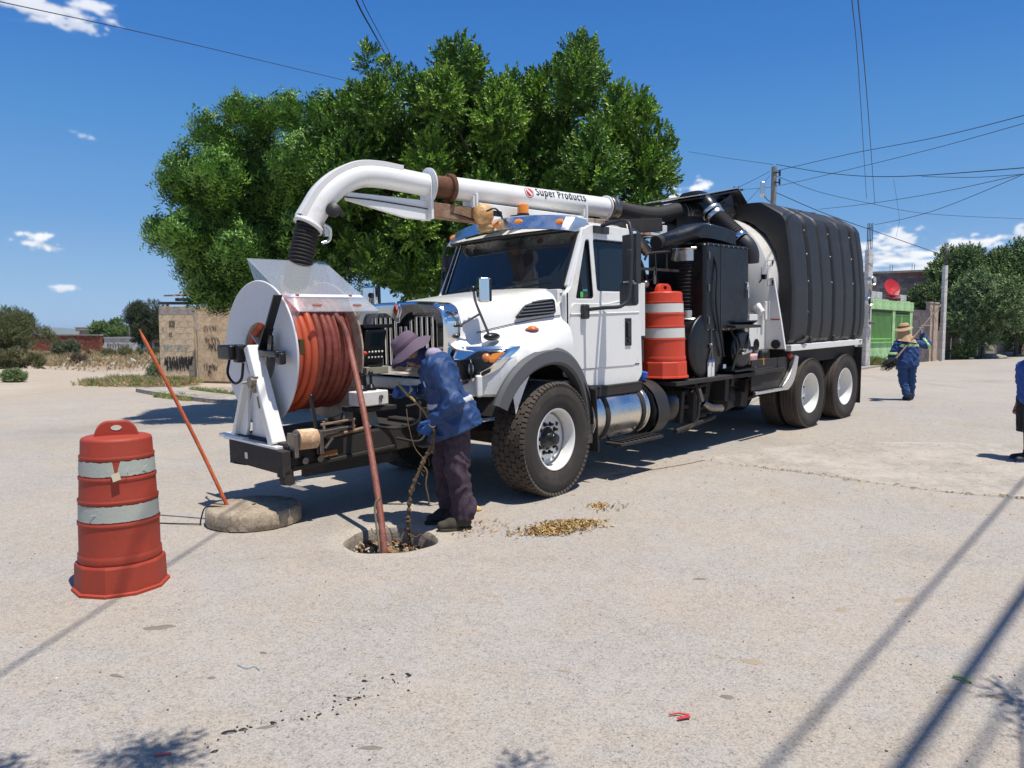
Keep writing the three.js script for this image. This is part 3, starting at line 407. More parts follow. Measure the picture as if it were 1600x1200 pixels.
// ----- grille -----
{
  const half = (pts) => [...pts, ...pts.slice().reverse().filter(([z]) => z > 0).map(([z, y]) => [-z, y])];
  const outer = half([[0, 1.225], [.655, 1.225], [.69, 1.5], [.695, 1.72], [.63, 1.835], [.4, 1.872], [0, 1.885]]).filter((p, i, a) => !(i && p[0] === 0 && a[0][0] === 0 && i === a.length - 1));
  const o2 = [[-.655, 1.225], [.655, 1.225], [.69, 1.5], [.69, 1.74], [.62, 1.85], [.3, 1.875], [-.3, 1.875], [-.62, 1.85], [-.69, 1.74], [-.69, 1.5]];
  const hole = [[-.575, 1.275], [.575, 1.275], [.615, 1.5], [.615, 1.72], [.55, 1.80], [.17, 1.80], [.06, 1.73], [0, 1.69], [-.06, 1.73], [-.17, 1.80], [-.55, 1.80], [-.615, 1.72], [-.615, 1.5]];
  const gr = obj('grille', [extX(o2, .86, .15, .028, [{ p: hole, r: .045 }], .07), span([1.025, 1.86, 0], [1.03, 1.70, 0], .06, .03, .012), span([1.02, 1.84, .03], [1.025, 1.72, .0], .03, .02), span([1.02, 1.84, -.03], [1.025, 1.72, .0], .03, .02), bx(.05, .035, 1.24, 1.0, 1.2, 0, 0, 0, 0, .014)], mat.chrome, truck);
  obj('grille_backing', bx(.02, .62, 1.28, .905, 1.54, 0, 0, 0, 0, 0), M([.006, .006, .008], .6), gr);
  for (let i = 0; i < 14; i++) { const z = -.54 + i * 1.08 / 13, top = Math.abs(z) > .18 ? 1.765 : Math.abs(z) > .1 ? 1.73 : 1.67; piece('grille_bar', join(bx(.06, top - 1.27, .04, .955, (top + 1.27) / 2, z, 0, 0, 0, .014)), mat.chrome, gr); }
  for (let i = 0; i < 12; i++) { const z = -.5 + i * 1.0 / 11; if (Math.abs(z) > .15) piece('grille_clip', join(bx(.02, .012, .045, .98, 1.782, z)), mat.steel, gr); }
  gr.position.x = -.085;
  const em = ext(rshape([[0, -.075], [.042, 0], [0, .075], [-.042, 0]], .01), .012, .004); em.rotateY(PI / 2); em.translate(1.046, 1.825, 0); obj('emblem_plate', em, mat.chrome, gr);
  const e2 = ext(rshape([[0, -.055], [.03, 0], [0, .055], [-.03, 0]], .006), .006, .002); e2.rotateY(PI / 2); e2.translate(1.062, 1.825, 0); obj('emblem', e2, M([.65, .10, .03], .35), gr);
  const e3 = [bx(.004, .06, .008, 1.072, 1.825, 0, 0, 0, 0, 0), bx(.004, .008, .03, 1.073, 1.825, 0, 0, 0, 0, 0)]; obj('emblem_mark', e3, mat.black, gr);
  const bp = obj('bumper', [bx(.10, .12, 1.5, .90, 1.10, 0, 0, 0, 0, .03)], mat.whiteMetal, truck);
  obj('bumper_beam', [bx(.16, .28, 1.5, .86, .88, 0, 0, 0, 0, .02), bx(.25, .16, .5, 1.0, .72, -.25, 0, 0, 0, .02), bx(.12, .5, .12, 1.0, .85, -.5), bx(.05, .30, .9, 1.0, .85, .1)], mat.dusty, bp);
  obj('tow_plate', [bx(.03, .14, .12, 1.02, .56, -.62, 0, .3, 0, .006)], mat.rustyArm, bp); obj('bumper_valve', [cyl([1.05, .86, -.56], [1.05, .86, -.76], .028), bx(.08, .1, .08, 1.05, .87, -.56), cyl([1.02, 1.0, -.45], [1.02, 1.03, -.9], .02)], mat.steel, bp);
  obj('hydraulic_line', [tube([[1.1, .98, -.5], [1.16, .8, -.55], [1.3, .74, -.4], [1.5, .78, -.34]], .011, 20), tube([[1.05, 1.0, -.6], [1.1, .7, -.68], [1.03, .5, -.72], [.95, .35, -.7]], .010, 20), tube([[1.2, .93, -.42], [1.0, .95, -.5], [.85, .9, -.6]], .016, 14), tube([[1.0, .75, -.5], [1.15, .62, -.55], [1.3, .65, -.4]], .014, 14)], mat.rubber, bp);
}
// ----- cab -----
{
  const cz = 1.045, tum = (y) => .06 * sst(1.9, 2.7, y);
  const outline = [[-.35, 1.14], [-.35, 1.95], [-.43, 2.02], [-.70, 2.62], [-.82, 2.68], [-1.5, 2.68], [-1.635, 2.56], [-1.635, 1.08], [-1.52, .965], [-.7, 1.02]];
  const vent = [[-.485, 1.905], [-.79, 1.905], [-.79, 2.53], [-.715, 2.53]], win = [[-.835, 1.985], [-1.46, 1.985], [-1.46, 2.545], [-.835, 2.545]];
  const shell = []; const glassG = [], sealG = [];
  for (const s of [-1, 1]) {
    const sh = rshape(outline, [.02, .02, .02, .05, .08, .08, .14, .03, .12, .02]); sh.holes.push(rshape(vent, .045), rshape(win, .05));
    const bend = (g, o = 0) => { const p = g.attributes.position; for (let i = 0; i < p.count; i++) p.setZ(i, s * (cz - .05 - tum(p.getY(i)) + p.getZ(i) + o)); g = g.index ? g.toNonIndexed() : g; g.computeVertexNormals(); return g; };
    shell.push(bend(ext(sh, .04, .010)));
    for (const q of [vent, win]) { glassG.push(bend(ext(rshape(q, .045), .004, 0), .012)); const fr = rshape(q.map(([x, y]) => [x + (x < -1 ? -.004 : .004) * 1, y]), .045); const inn = q.map(([x, y]) => { const cx = q.reduce((a, p) => a + p[0], 0) / 4, cy = q.reduce((a, p) => a + p[1], 0) / 4; return [x + Math.sign(cx - x) * .018, y + Math.sign(cy - y) * .018]; }); fr.holes.push(rshape(inn, .035)); sealG.push(bend(ext(fr, .03, .002), .012)); }
  }
  // roof, rear wall, floor, cowl
  const roofRows = []; for (const [x, y, w] of [[-.66, 2.62, .96], [-.74, 2.685, .97], [-.9, 2.715, .98], [-1.4, 2.715, .98], [-1.56, 2.69, .97], [-1.64, 2.6, .96]]) { const row = []; for (let k = 0; k <= 20; k++) { const u = k / 10 - 1; row.push([x, y + .045 * (1 - u * u) - (Math.abs(u) > .9 ? (Math.abs(u) - .9) * .35 : 0), u * w]); } roofRows.push(row); }
  shell.push(loft(roofRows, { crease: .6, flip: true }), bx(.05, 1.62, 1.95, -1.615, 1.86, 0), bx(1.3, .05, 2.0, -.98, 1.06, 0), bx(.12, .30, 1.9, -.38, 1.86, 0), loft([[-.36, 2.035], [-.47, 2.045]].map(([x, y]) => [...Array(13)].map((_, k) => [x - Math.abs(k / 6 - 1) ** 2 * .0, y - .06 * (k / 6 - 1) ** 4, (k / 6 - 1) * .96])), { flip: true }));
  for (const s of [-1, 1]) shell.push(span([-.44, 2.03, s * .96], [-.71, 2.64, s * .945], .09, .05, .015));
  const cab = obj('cab', shell, mat.white, truck);
  glassG.forEach((g, i) => obj(i % 2 ? 'side_window' : 'vent_window', [g], mat.glassDark, cab)); obj('window_seal', sealG, mat.black, cab);
  const ws = []; for (let k = 0; k <= 8; k++) { const t = k / 8, row = []; for (let q = 0; q <= 24; q++) { const u = q / 12 - 1; row.push([lerp(-.42, -.69, t) + .09 * (1 - u * u), lerp(2.02, 2.64, t), u * lerp(.93, .92, t)]); } ws.push(row); }
  obj('windshield', loft(ws, { crease: 2 }), mat.glassDark, cab);
  const sealW = (t, o) => [...Array(13)].map((_, q) => { const u = q / 6 - 1; return [lerp(-.42, -.69, t) + .09 * (1 - u * u) + o, lerp(2.02, 2.64, t), u * .93]; });
  obj('windshield_seal', [tube(sealW(0, .012), .016, 30), tube(sealW(1, .012), .02, 30), ...[-1, 1].map((s) => span([-.40, 2.02, s * .94], [-.68, 2.64, s * .93], .035, .03))], mat.black, cab);
  obj('wiper', [span([-.30, 2.04, -.15], [-.37, 2.14, -.75], .012, .02), span([-.30, 2.04, .6], [-.35, 2.14, .05], .012, .02)], mat.black, cab);
  // door on the driver's side and on the far side: shut lines, handle
  for (const s of [-1, 1]) {
    const dr = obj('door', [ext(rshape([[-.385, 1.20], [-.385, 1.60], [-.43, 1.86], [-1.58, 1.86], [-1.58, 1.3], [-1.50, 1.19]], .05), .008, .006)].map((g) => { g.translate(0, 0, cz - .006); return s < 0 ? mirrorZ(g) : g; }), mat.white, cab);
    obj('door_gap', [bx(1.2, .012, .006, -.98, 1.195, s * (cz + .0015), 0, 0, .0, 0), bx(.014, .5, .008, -.36, 1.72, s * (cz + .004), 0, 0, 0, 0)], M([.01, .01, .01], .8), cab);
    obj('crease', [tube([[-.40, 1.755, s * (cz + .008)], [-.8, 1.76, s * (cz + .010)], [-1.57, 1.77, s * (cz + .008)]], .008, 12, 6), tube([[-.62, 1.80, s * cz], [-.85, 1.835, s * (cz + .004)], [-1.3, 1.90, s * cz]], .007, 12, 6)], mat.white, cab);
    obj('door_handle', [bx(.105, .30, .02, -1.36, 1.555, s * (cz + .010), 0, 0, 0, .03)], mat.black, cab); obj('handle_pull', [bx(.05, .17, .02, -1.355, 1.58, s * (cz + .028), 0, 0, 0, .009), ball(-1.36, 1.46, s * (cz + .024), .014)], mat.plastic, cab);
    // mirrors
    const mr = obj('wing_mirror', [bx(.06, .50, .22, -.955, 2.30, s * 1.40, 0, s * .25, 0, .028), bx(.08, .24, .25, -.93, 1.95, s * 1.385, 0, s * .25, 0, .035)], mat.plastic, truck);
    obj('mirror_arm', [tube([[-.62, 1.80, s * 1.08], [-.66, 1.815, s * 1.3], [-.72, 1.82, s * 1.42], [-.79, 1.88, s * 1.475], [-.83, 2.1, s * 1.48], [-.86, 2.5, s * 1.47], [-.89, 2.655, s * 1.42], [-.93, 2.70, s * 1.3], [-.98, 2.68, s * 1.0]], .019, 60, 8, .25), bx(.09, .15, .07, -.60, 1.78, s * 1.075, 0, 0, 0, .02), bx(.05, .06, .06, -.85, 2.36, s * 1.46, 0, 0, 0, .012), bx(.24, .075, .03, -.97, 2.635, s * 1.0, 0, 0, 0, .02)], mat.plastic, mr);
    obj('mirror_glass', [bx(.004, .44, .16, -.988, 2.30, s * 1.40, 0, s * .25, 0, 0)], mat.chrome, mr); obj('mirror_clip', [bx(.06, .03, .17, -.94, 2.07, s * 1.395, 0, s * .25)], mat.alu, mr);
  }
  const st = ext(rshape([[-.60, 1.925], [-.645, 1.925], [-.645, 1.985], [-.60, 1.985]], .006), .001, 0); st.translate(0, 0, 0); { const p = st.attributes.position; for (let i = 0; i < p.count; i++) p.setZ(i, -(cz - .05 - tum(1.95) + .022 + p.getZ(i))); } obj('window_sticker', [st], M([.10, .55, .12], .5), cab);
  const st2 = bx(.07, .018, .002, -.68, 2.0, -(cz - .05 - tum(2.0) + .021), 0, 0, 0, 0); obj('window_sticker', [st2], M([.08, .35, .4], .5), cab);
  // inside: dashboard, wheel, seats, headliner
  obj('dashboard', [bx(.42, .32, 1.85, -.62, 1.80, 0, 0, 0, 0, .06)], M([.02, .02, .022], .8), cab);
  obj('seat', [...[-.5, .5].flatMap((z) => [bx(.5, .16, .5, -1.25, 1.55, z, 0, 0, 0, .05), bx(.14, .75, .48, -1.5, 1.95, z, 0, 0, .1, .05), bx(.1, .22, .26, -1.53, 2.4, z, 0, 0, 0, .04)])], M([.03, .03, .033], .85), cab);
  const sw = new THREE.TorusGeometry(.22, .016, 8, 40); sw.rotateX(PI / 2); sw.rotateZ(.5); sw.rotateY(0); sw.translate(-.83, 2.06, -.5); obj('steering_wheel', [sw, cyl([-.7, 1.9, -.5], [-.83, 2.05, -.5], .03)], mat.black, cab);
  obj('headliner', [bx(.9, .02, 1.86, -1.15, 2.62, 0), bx(.02, 1.4, 1.86, -1.58, 1.95, 0)], M([.05, .05, .052], .9), cab);
  obj('dash_card', [bx(.01, .07, .1, -.46, 2.0, .05, 0, .4, -.4, 0)], M([.2, .55, .65], .5), cab);
  // sun visor with clearance lamps
  const rowsV = [[0, 2.60, .0], [.012, 2.605, .0], [-.03, 2.675, 0], [-.075, 2.74, 0], [-.11, 2.755, 0], [-.24, 2.74, 0]].map(([dx, y]) => [...Array(25)].map((_, k) => { const u = k / 12 - 1, b = 1 - u * u; return [-.50 + dx + .13 * b - (Math.abs(u) > .93 ? (Math.abs(u) - .93) * 1.2 : 0), y + .075 * b, u * .955]; }));
  const vis = obj('sun_visor', [loft(rowsV, { crease: .5 }), ...[-1, 1].map((s) => { const g = ext(shape([[-.60, 2.60], [-.50, 2.60], [-.62, 2.745], [-.74, 2.735], [-.86, 2.66]]), .012, .003); g.translate(0, 0, s * .955 - .006); return g; })], M([.88, .87, .86], .42, 1, { roughnessMap: roughTex }), cab);
  for (const u of [-.86, -.33, 0.0, .25, .90]) { const b = 1 - u * u, g = ball(0, 0, 0, .034, 16, .42); g.rotateZ(-PI / 2 + .55); g.scale(1, 1, 1.7); g.translate(-.50 - .035 + .13 * b + .0, 2.685 + .075 * b, u * .955); obj('clearance_lamp', g, mat.amber, cab); }
  // flashing beacon and spotlight on the roof
  const be = obj('beacon', [cyl([-.825, 2.905, 0], [-.825, 3.0, 0], .066, .064, 24), cyl([-.825, 3.0, 0], [-.825, 3.012, 0], .064, .05, 24)], mat.amber, cab);
  obj('beacon_base', [bx(.26, .025, .2, -.83, 2.862, .0, 0, .3, .06), cyl([-.825, 2.87, 0], [-.825, 2.905, 0], .08, .07, 24), bx(.1, .10, .1, -.83, 2.81, 0)], mat.black, cab);
  const sp = obj('spotlight', [lathe([[0, .06], [.07, .055], [.11, .02], [.12, -.03], [.10, -.06], [0, -.065]], 28, [-.29, 2.865, .07], [.45, .15, -.85]), lathe([[.055, 0], [.06, -.02], [.085, -.13], [.09, -.15]], 16, [-.33, 2.83, .09], [0, 1, 0]), bx(.14, .05, .12, -.36, 2.70, .10, 0, 0, 0, .02)], M([.62, .42, .18], .5, 0, { map: rustTex }), cab);
  obj('spotlight_bracket', [tube([[-.25, 2.88, -.01], [-.33, 2.91, -.06], [-.43, 2.84, -.06], [-.45, 2.76, -.01], [-.33, 2.70, .04]], .010, 24), bx(.12, .06, .02, -.38, 2.86, -.05)], mat.black, cab);
}
// ----- fuel tank, steps, wrapped tank -----
{
  const ft = obj('fuel_tank', [cyl([-.62, .68, -.88], [-1.62, .68, -.88], .285, .285, 48), lathe([[0, .035], [.2, .03], [.27, .01], [.287, -.01], [.292, -.03], [.285, -.035]], 48, [-1.6, .68, -.88], [-1, 0, 0]), lathe([[0, .035], [.2, .03], [.27, .01], [.287, -.01], [.292, -.03], [.285, -.035]], 48, [-.64, .68, -.88], [1, 0, 0])], mat.alu, truck);
  const band = (x) => lathe([[.289, -.03], [.297, -.03], [.297, .03], [.289, .03]], 48, [x, .68, -.88], [1, 0, 0]);
  obj('tank_strap', [band(-.86), band(-1.5), bx(.05, .1, .06, -.86, .95, -.8), bx(.05, .1, .06, -1.5, .95, -.8)], mat.dusty, ft);
  obj('step', [bx(.92, .03, .2, -1.1, .985, -1.0, 0, 0, 0, .006), bx(.92, .10, .02, -1.1, .94, -1.09)], mat.dusty, ft);
  obj('step', [bx(.78, .035, .22, -1.28, .385, -1.2, 0, 0, 0, .008), ...[...Array(9)].map((_, i) => bx(.02, .05, .2, -.96 - i * .08, .395, -1.2, 0, 0, 0, .004)), cyl([-1.02, .1 + .22, -1.15], [-1.02, .5, -.95], .012), cyl([-1.5, .35, -1.15], [-1.5, .52, -.95], .014)], mat.dusty, ft);
  const bt = obj('reservoir_tank', [(() => { const rows = []; for (const [x, k] of [[-1.70, .93], [-1.715, 1], [-1.98, 1], [-2.0, .95]]) rows.push([[-.45, 1.02], [-.75, 1.0], [-.98, .95], [-1.12, .83], [-1.185, .66], [-1.16, .5], [-1.03, .385], [-.8, .36], [-.45, .37]].map(([z, y]) => [x, .68 + (y - .68) * k, -.8 + (z + .8) * k])); return loft(rows, { closed: true, cap0: true, cap1: true, crease: .7, flip: true }); })(), lathe([[.2, -.03], [.24, 0], [.24, .18], [.2, .2]], 30, [-2.1, .66, -.88], [-1, 0, 0])], mat.blackPaint, truck);
  obj('tank_wrap', (() => { const rows = []; const n = 40; for (const x of [-1.735, -1.84, -1.965]) { const row = []; const P = curve([[x, 1.0, -.75], [x, .955, -.985], [x, .835, -1.128], [x, .66, -1.195], [x, .5, -1.168], [x, .38, -1.035], [x, .352, -.8]]).getPoints(n); P.forEach((p) => row.push([p.x, p.y + .004, p.z - .004 + fbm(p.x * 9, p.y * 9, p.z * 9, 3) * .014])); rows.push(row); } return loft(rows, { crease: 1 }); })(), mat.poly, bt);
  obj('filler_cap', [cyl([-1.80, 1.0, -.93], [-1.80, 1.03, -.945], .042, .042, 18), cyl([-1.80, 1.03, -.945], [-1.80, 1.085, -.96], .05, .045, 12)], mat.blue, bt);
  obj('tank_bolt', [[-.99, .86], [-1.08, .66], [-1.0, .46]].map(([z, y]) => ball(-1.70, y, z, .014, 8)), mat.steel, bt);
}
// ----- hose reel on the nose -----
{
  const deck = obj('reel_platform', [...[-.33, .62].map((z) => bx(1.62, .22, .06, 1.55, .63, z, 0, 0, -.035, .008)), bx(.06, .2, .95, 2.39, .58, .145, 0, 0, 0, .01), bx(1.5, .02, 1.0, 1.6, .735, .145, 0, 0, -.03), bx(.9, .09, .06, 1.75, .47, -.30), bx(1.1, .03, .03, 1.85, .545, -.37, 0, 0, -.05), bx(.08, .22, .10, 2.40, .57, -.36, 0, 0, 0, .008), cyl([2.38, .44, -.42], [2.38, .44, -.32], .045), bx(.08, .12, .08, 2.38, .46, -.37), bx(.12, .10, .1, 2.36, .50, .55, 0, 0, .3), bx(.1, .14, .08, 2.34, .53, .62)], mat.dusty, truck);
  obj('gauge_plate', bx(.004, .055, .05, 2.423, .57, .27), mat.whiteMetal, deck);
  obj('warning_plate', bx(.16, .05, .004, 1.98, .60, -.364, 0, 0, -.035, 0), M([.3, .16, .05], .7, 0, { map: rustTex }), deck);
  obj('hose_roller', [cyl([2.30, .76, -.40], [2.13, .755, -.40], .085, .085, 28), cyl([2.34, .76, -.40], [2.08, .755, -.40], .02)], M([.62, .52, .36], .6, 0, { map: rustTex }), deck);
  obj('roller_bracket', [bx(.04, .2, .12, 2.33, .72, -.40), bx(.04, .2, .12, 2.10, .72, -.40), bx(.3, .03, .1, 1.98, .80, -.38, 0, 0, -.05), cyl([2.05, .66, -.42], [1.98, .74, -.43], .014), cyl([2.24, .58, -.37], [2.24, .58, -.43], .028), cyl([2.10, .58, -.37], [2.10, .58, -.43], .028)], mat.steel, deck);
  obj('lever', [tube([[2.12, .62, -.42], [2.13, .85, -.42], [2.16, 1.10, -.415]], .016, 14), ball(2.16, 1.11, -.415, .02)], mat.black, deck);
  obj('gate_rail', [bx(.34, .02, .02, 1.88, .86, -.36, 0, 0, -.04), bx(.34, .02, .02, 1.88, .80, -.36, 0, 0, -.04), bx(.02, .1, .02, 1.73, .82, -.36), bx(.02, .1, .02, 2.02, .83, -.36), cyl([2.0, .74, -.36], [1.55, .78, -.35], .016)], mat.rustyArm, deck);
  // reel drum (axis along x), flanges and coils
  const RY = 1.45, RZ = .38;
  const reel = obj('hose_reel', [cyl([2.20, 0, 0], [1.50, 0, 0], .295, .295, 48, true), cyl([2.19, 0, 0], [1.51, 0, 0], .285, .285, 48, true), cyl([1.53, 0, 0], [1.51, 0, 0], .29), cyl([2.3, 0, 0], [1.3, 0, 0], .035), ...[0, 1, 2].map((i) => { const a = i * 2.09 + .9; return span([2.15, 0, 0], [2.15, Math.cos(a) * .29, Math.sin(a) * .29], .05, .012); })], mat.offwhite, truck);
  const flange = (x) => { const s = new THREE.Shape(); s.absarc(0, 0, .64, 0, 2 * PI, false); const h = new THREE.Path(); h.absarc(0, 0, .285, 0, 2 * PI, true); s.holes.push(h); const g = new THREE.ExtrudeGeometry(s, { depth: .006, bevelEnabled: true, bevelSize: .003, bevelThickness: .003, bevelSegments: 1, curveSegments: 48 }); g.rotateY(PI / 2); g.translate(x, 0, 0); const lip = new THREE.TorusGeometry(.64, .011, 8, 96); lip.rotateY(PI / 2); lip.translate(x, 0, 0); const l2 = new THREE.TorusGeometry(.285, .008, 8, 64); l2.rotateY(PI / 2); l2.translate(x, 0, 0); return [g, lip, l2]; };
  obj('flange', flange(2.2), M([.72, .715, .70], .5, 0, { map: grimeTex }), reel); obj('flange', flange(1.55), M([.50, .455, .38], .6, 0, { map: rustTex }), reel);
  const r = rng(7);
  for (let i = 0; i < 9; i++) { const x = 2.15 - i * .068, R = .505 + (r() - .5) * .022, g = tube([...Array(49)].map((_, k) => { const a = k / 48 * 2 * PI; return [x - .068 * k / 48 + Math.sin(a * 2 + i * 1.7) * .008, Math.cos(a) * (R + Math.sin(a * 3 + i * 2) * .004), Math.sin(a) * (R + Math.sin(a * 2 + i) * .004)]; }), .0355, 110, 10); piece('hose_coil', join(g), i < 2 || i === 2 ? mat.hoseBright : mat.hose, reel); }
  obj('hose_under_layer', [lathe([[.40, -.30], [.46, -.30], [.46, .30], [.40, .30]], 60, [1.875, 0, 0], [1, 0, 0])], mat.hose, reel);
  obj('hose_inlet', [tube([[2.12, .24, .12], [2.14, .285, .0], [2.12, .24, -.13]].map(([x, y, z]) => [x, y, z]), .035, 16, 10), tube([[1.9, .25, .1], [2.0, .27, .14], [2.12, .22, .16], [2.15, .02, .27], [2.13, -.2, .2]], .03, 30, 10), tube([[2.17, -.26, -.1], [2.17, -.285, 0], [2.17, -.24, .13]], .03, 14, 10)], mat.hoseBright, reel);
  obj('hose_clamp', [bx(.05, .14, .05, 2.09, .06, -.505, 0, 0, 0, .01)], M([.12, .07, .015], .7), reel);
  reel.position.set(0, RY, .44); reel.rotation.y = .03;
  // A-frame pedestals
  const AF = (x, w) => { const f = []; f.push(span([x, 1.52, .24], [x, .70, -.14], .13, .09, .012), span([x, 1.20, .36], [x + .0, .70, .62], .10, .05, .01), bx(.14, .03, .5, x, .695, .62, 0, 0, 0, .006), bx(.16, .03, 1.0, x, .685, .24, 0, 0, 0, .006)); const s = extX([[.78, .69], [.45, .69], [.40, .8], [.36, 1.2], [.44, 1.2], [.62, .8]], x - .02, .02, .004); f.push(s); const p = extX([[.30, 1.3], [.12, 1.3], [-.02, .75], [.10, .70], [.4, .70], [.36, .95]], x - .05, .012, .003, []); f.push(p); return f; };
  const ped = obj('reel_pedestal', AF(2.335), mat.white, truck);
  obj('reel_pedestal', AF(1.38), mat.offwhite, truck);
  obj('pedestal_hole', [lathe([[.03, 0], [.0, 0]], 20, [2.341, .84, .60], [1, 0, 0])], mat.black, ped);
  obj('reel_motor', [bx(.17, .13, .26, 2.40, 1.47, .50, 0, 0, 0, .025), cyl([2.36, 1.47, .36], [2.36, 1.47, .66], .055, .05, 18), bx(.08, .16, .10, 2.40, 1.46, .36, 0, 0, 0, .02), tube([[2.42, 1.40, .52], [2.45, 1.28, .5], [2.44, 1.2, .40], [2.42, 1.24, .30], [2.40, 1.38, .29]], .012, 30), tube([[2.36, 1.42, .66], [2.33, 1.47, .8], [2.3, 1.5, .86]], .010, 14)], mat.blackPaint, ped);
  obj('drag_brake', [bx(.1, .06, .3, 2.27, 1.46, .0, 0, 0, 0, .02), bx(.06, .1, .1, 2.27, 1.42, -.14, 0, 0, 0, .02)], mat.black, ped);
  obj('swivel_fitting', [cyl([2.39, 1.22, .105], [2.44, 1.22, .105], .05, .05, 10), bx(.05, .14, .05, 2.40, 1.2, .09), cyl([2.39, 1.10, .05], [2.39, 1.0, .02], .018), bx(.012, .035, .08, 2.385, 1.09, .045)], mat.steel, ped);
  obj('frame_strut', [span([2.27, 1.95, -.14], [2.27, 1.68, .05], .075, .02), span([2.27, 1.68, .05], [2.27, 1.47, .2], .09, .02), span([2.27, 1.62, .02], [2.27, 1.42, .06], .07, .02)], mat.black, ped);
  // clear shield over the reel
  const clear = M([.90, .92, .94], .08, 0, { transmission: .85, thickness: 0, ior: 1.49, roughnessMap: roughTex });
  const shd = obj('clear_shield', [(() => { const g = bx(.80, .010, Math.hypot(.9, .5), 0, 0, 0, 0, 0, 0, .003); g.rotateX(-Math.atan2(.5, .9)); g.translate(1.775, 2.06, .15); return g; })(), extX([[-.30, 1.81], [-.12, 1.60], [.46, 2.08], [.60, 2.31]], 2.165, .008, .001), extX([[-.30, 1.81], [-.12, 1.60], [.46, 2.08], [.60, 2.31]], 1.375, .008, .001)], clear, truck);
  obj('shield_strip', [(() => { const g = bx(.76, .004, .05, 0, 0, 0, 0, 0, 0, 0); g.rotateX(-Math.atan2(.5, .9)); g.translate(1.775, 1.952, -.06); return g; })()], M([.65, .68, .72], .4), shd);
  for (const x of [2.05, 1.52]) obj('shield_bolt', [ball(x, 1.96, -.062, .018, 10, .5)], M([.5, .12, .08], .6), shd);
  for (const x of [1.95, 1.55]) obj('shield_slot', [(() => { const g = cyl([0, 0, 0], [0, .004, 0], .026, .026, 16); g.scale(1.8, 1, .7); g.rotateX(-Math.atan2(.5, .9)); g.translate(x, 1.868, -.215); return g; })()], M([.25, .08, .06], .7), shd);
  // operator panel on its post
  const pn = obj('control_panel', [bx(.25, .36, .12, 1.37, 1.48, -.14, -.22, .1, 0, .025), bx(.34, .035, .16, 1.34, 1.675, -.15, 0, .1, 0, .008), bx(.06, .3, .06, 1.42, 1.2, -.05), bx(.16, .06, .16, 1.38, 1.29, -.14, 0, .1, 0, .01)], mat.blackPaint, truck);
  obj('panel_screen', [bx(.17, .12, .006, 1.37, 1.555, -.219, -.22, .1, 0, 0)], M([.01, .02, .025], .1), pn);
  obj('panel_knob', [...Array(10)].map((_, i) => ball(1.285 + (i % 5) * .036, 1.44 - Math.floor(i / 5) * .05, -.196 + Math.floor(i / 5) * .010, .010, 8)), mat.whiteMetal, pn); obj('stop_button', [ball(1.47, 1.43, -.185, .026, 12)], M([.6, .05, .02], .4), pn);
  obj('panel_trim', [bx(.26, .07, .1, 1.36, 1.27, -.17, 0, .1, 0, .01)], M([.26, .24, .17], .7), pn);
  const jb = obj('valve_box', [bx(.30, .13, .2, 1.50, 1.03, -.27, 0, .1, 0, .012)], mat.whiteMetal, truck); obj('box_knob', [cyl([1.44, 1.04, -.37], [1.44, 1.04, -.39], .018), bx(.01, .05, .01, 1.44, 1.02, -.385)], mat.steel, jb);
  obj('joystick', [[1.56, -.26], [1.45, -.24]].flatMap(([x, z]) => [cyl([x, 1.09, z], [x, 1.12, z], .05, .045), cyl([x, 1.12, z], [x, 1.15, z], .04, .02), cyl([x, 1.14, z], [x, 1.24, z], .014), ball(x, 1.25, z, .024)]), mat.black, jb);
  obj('panel_post', [bx(.08, .5, .08, 1.5, .98, -.1), bx(.4, .04, .3, 1.45, .93, -.2)], mat.dusty, jb);
}
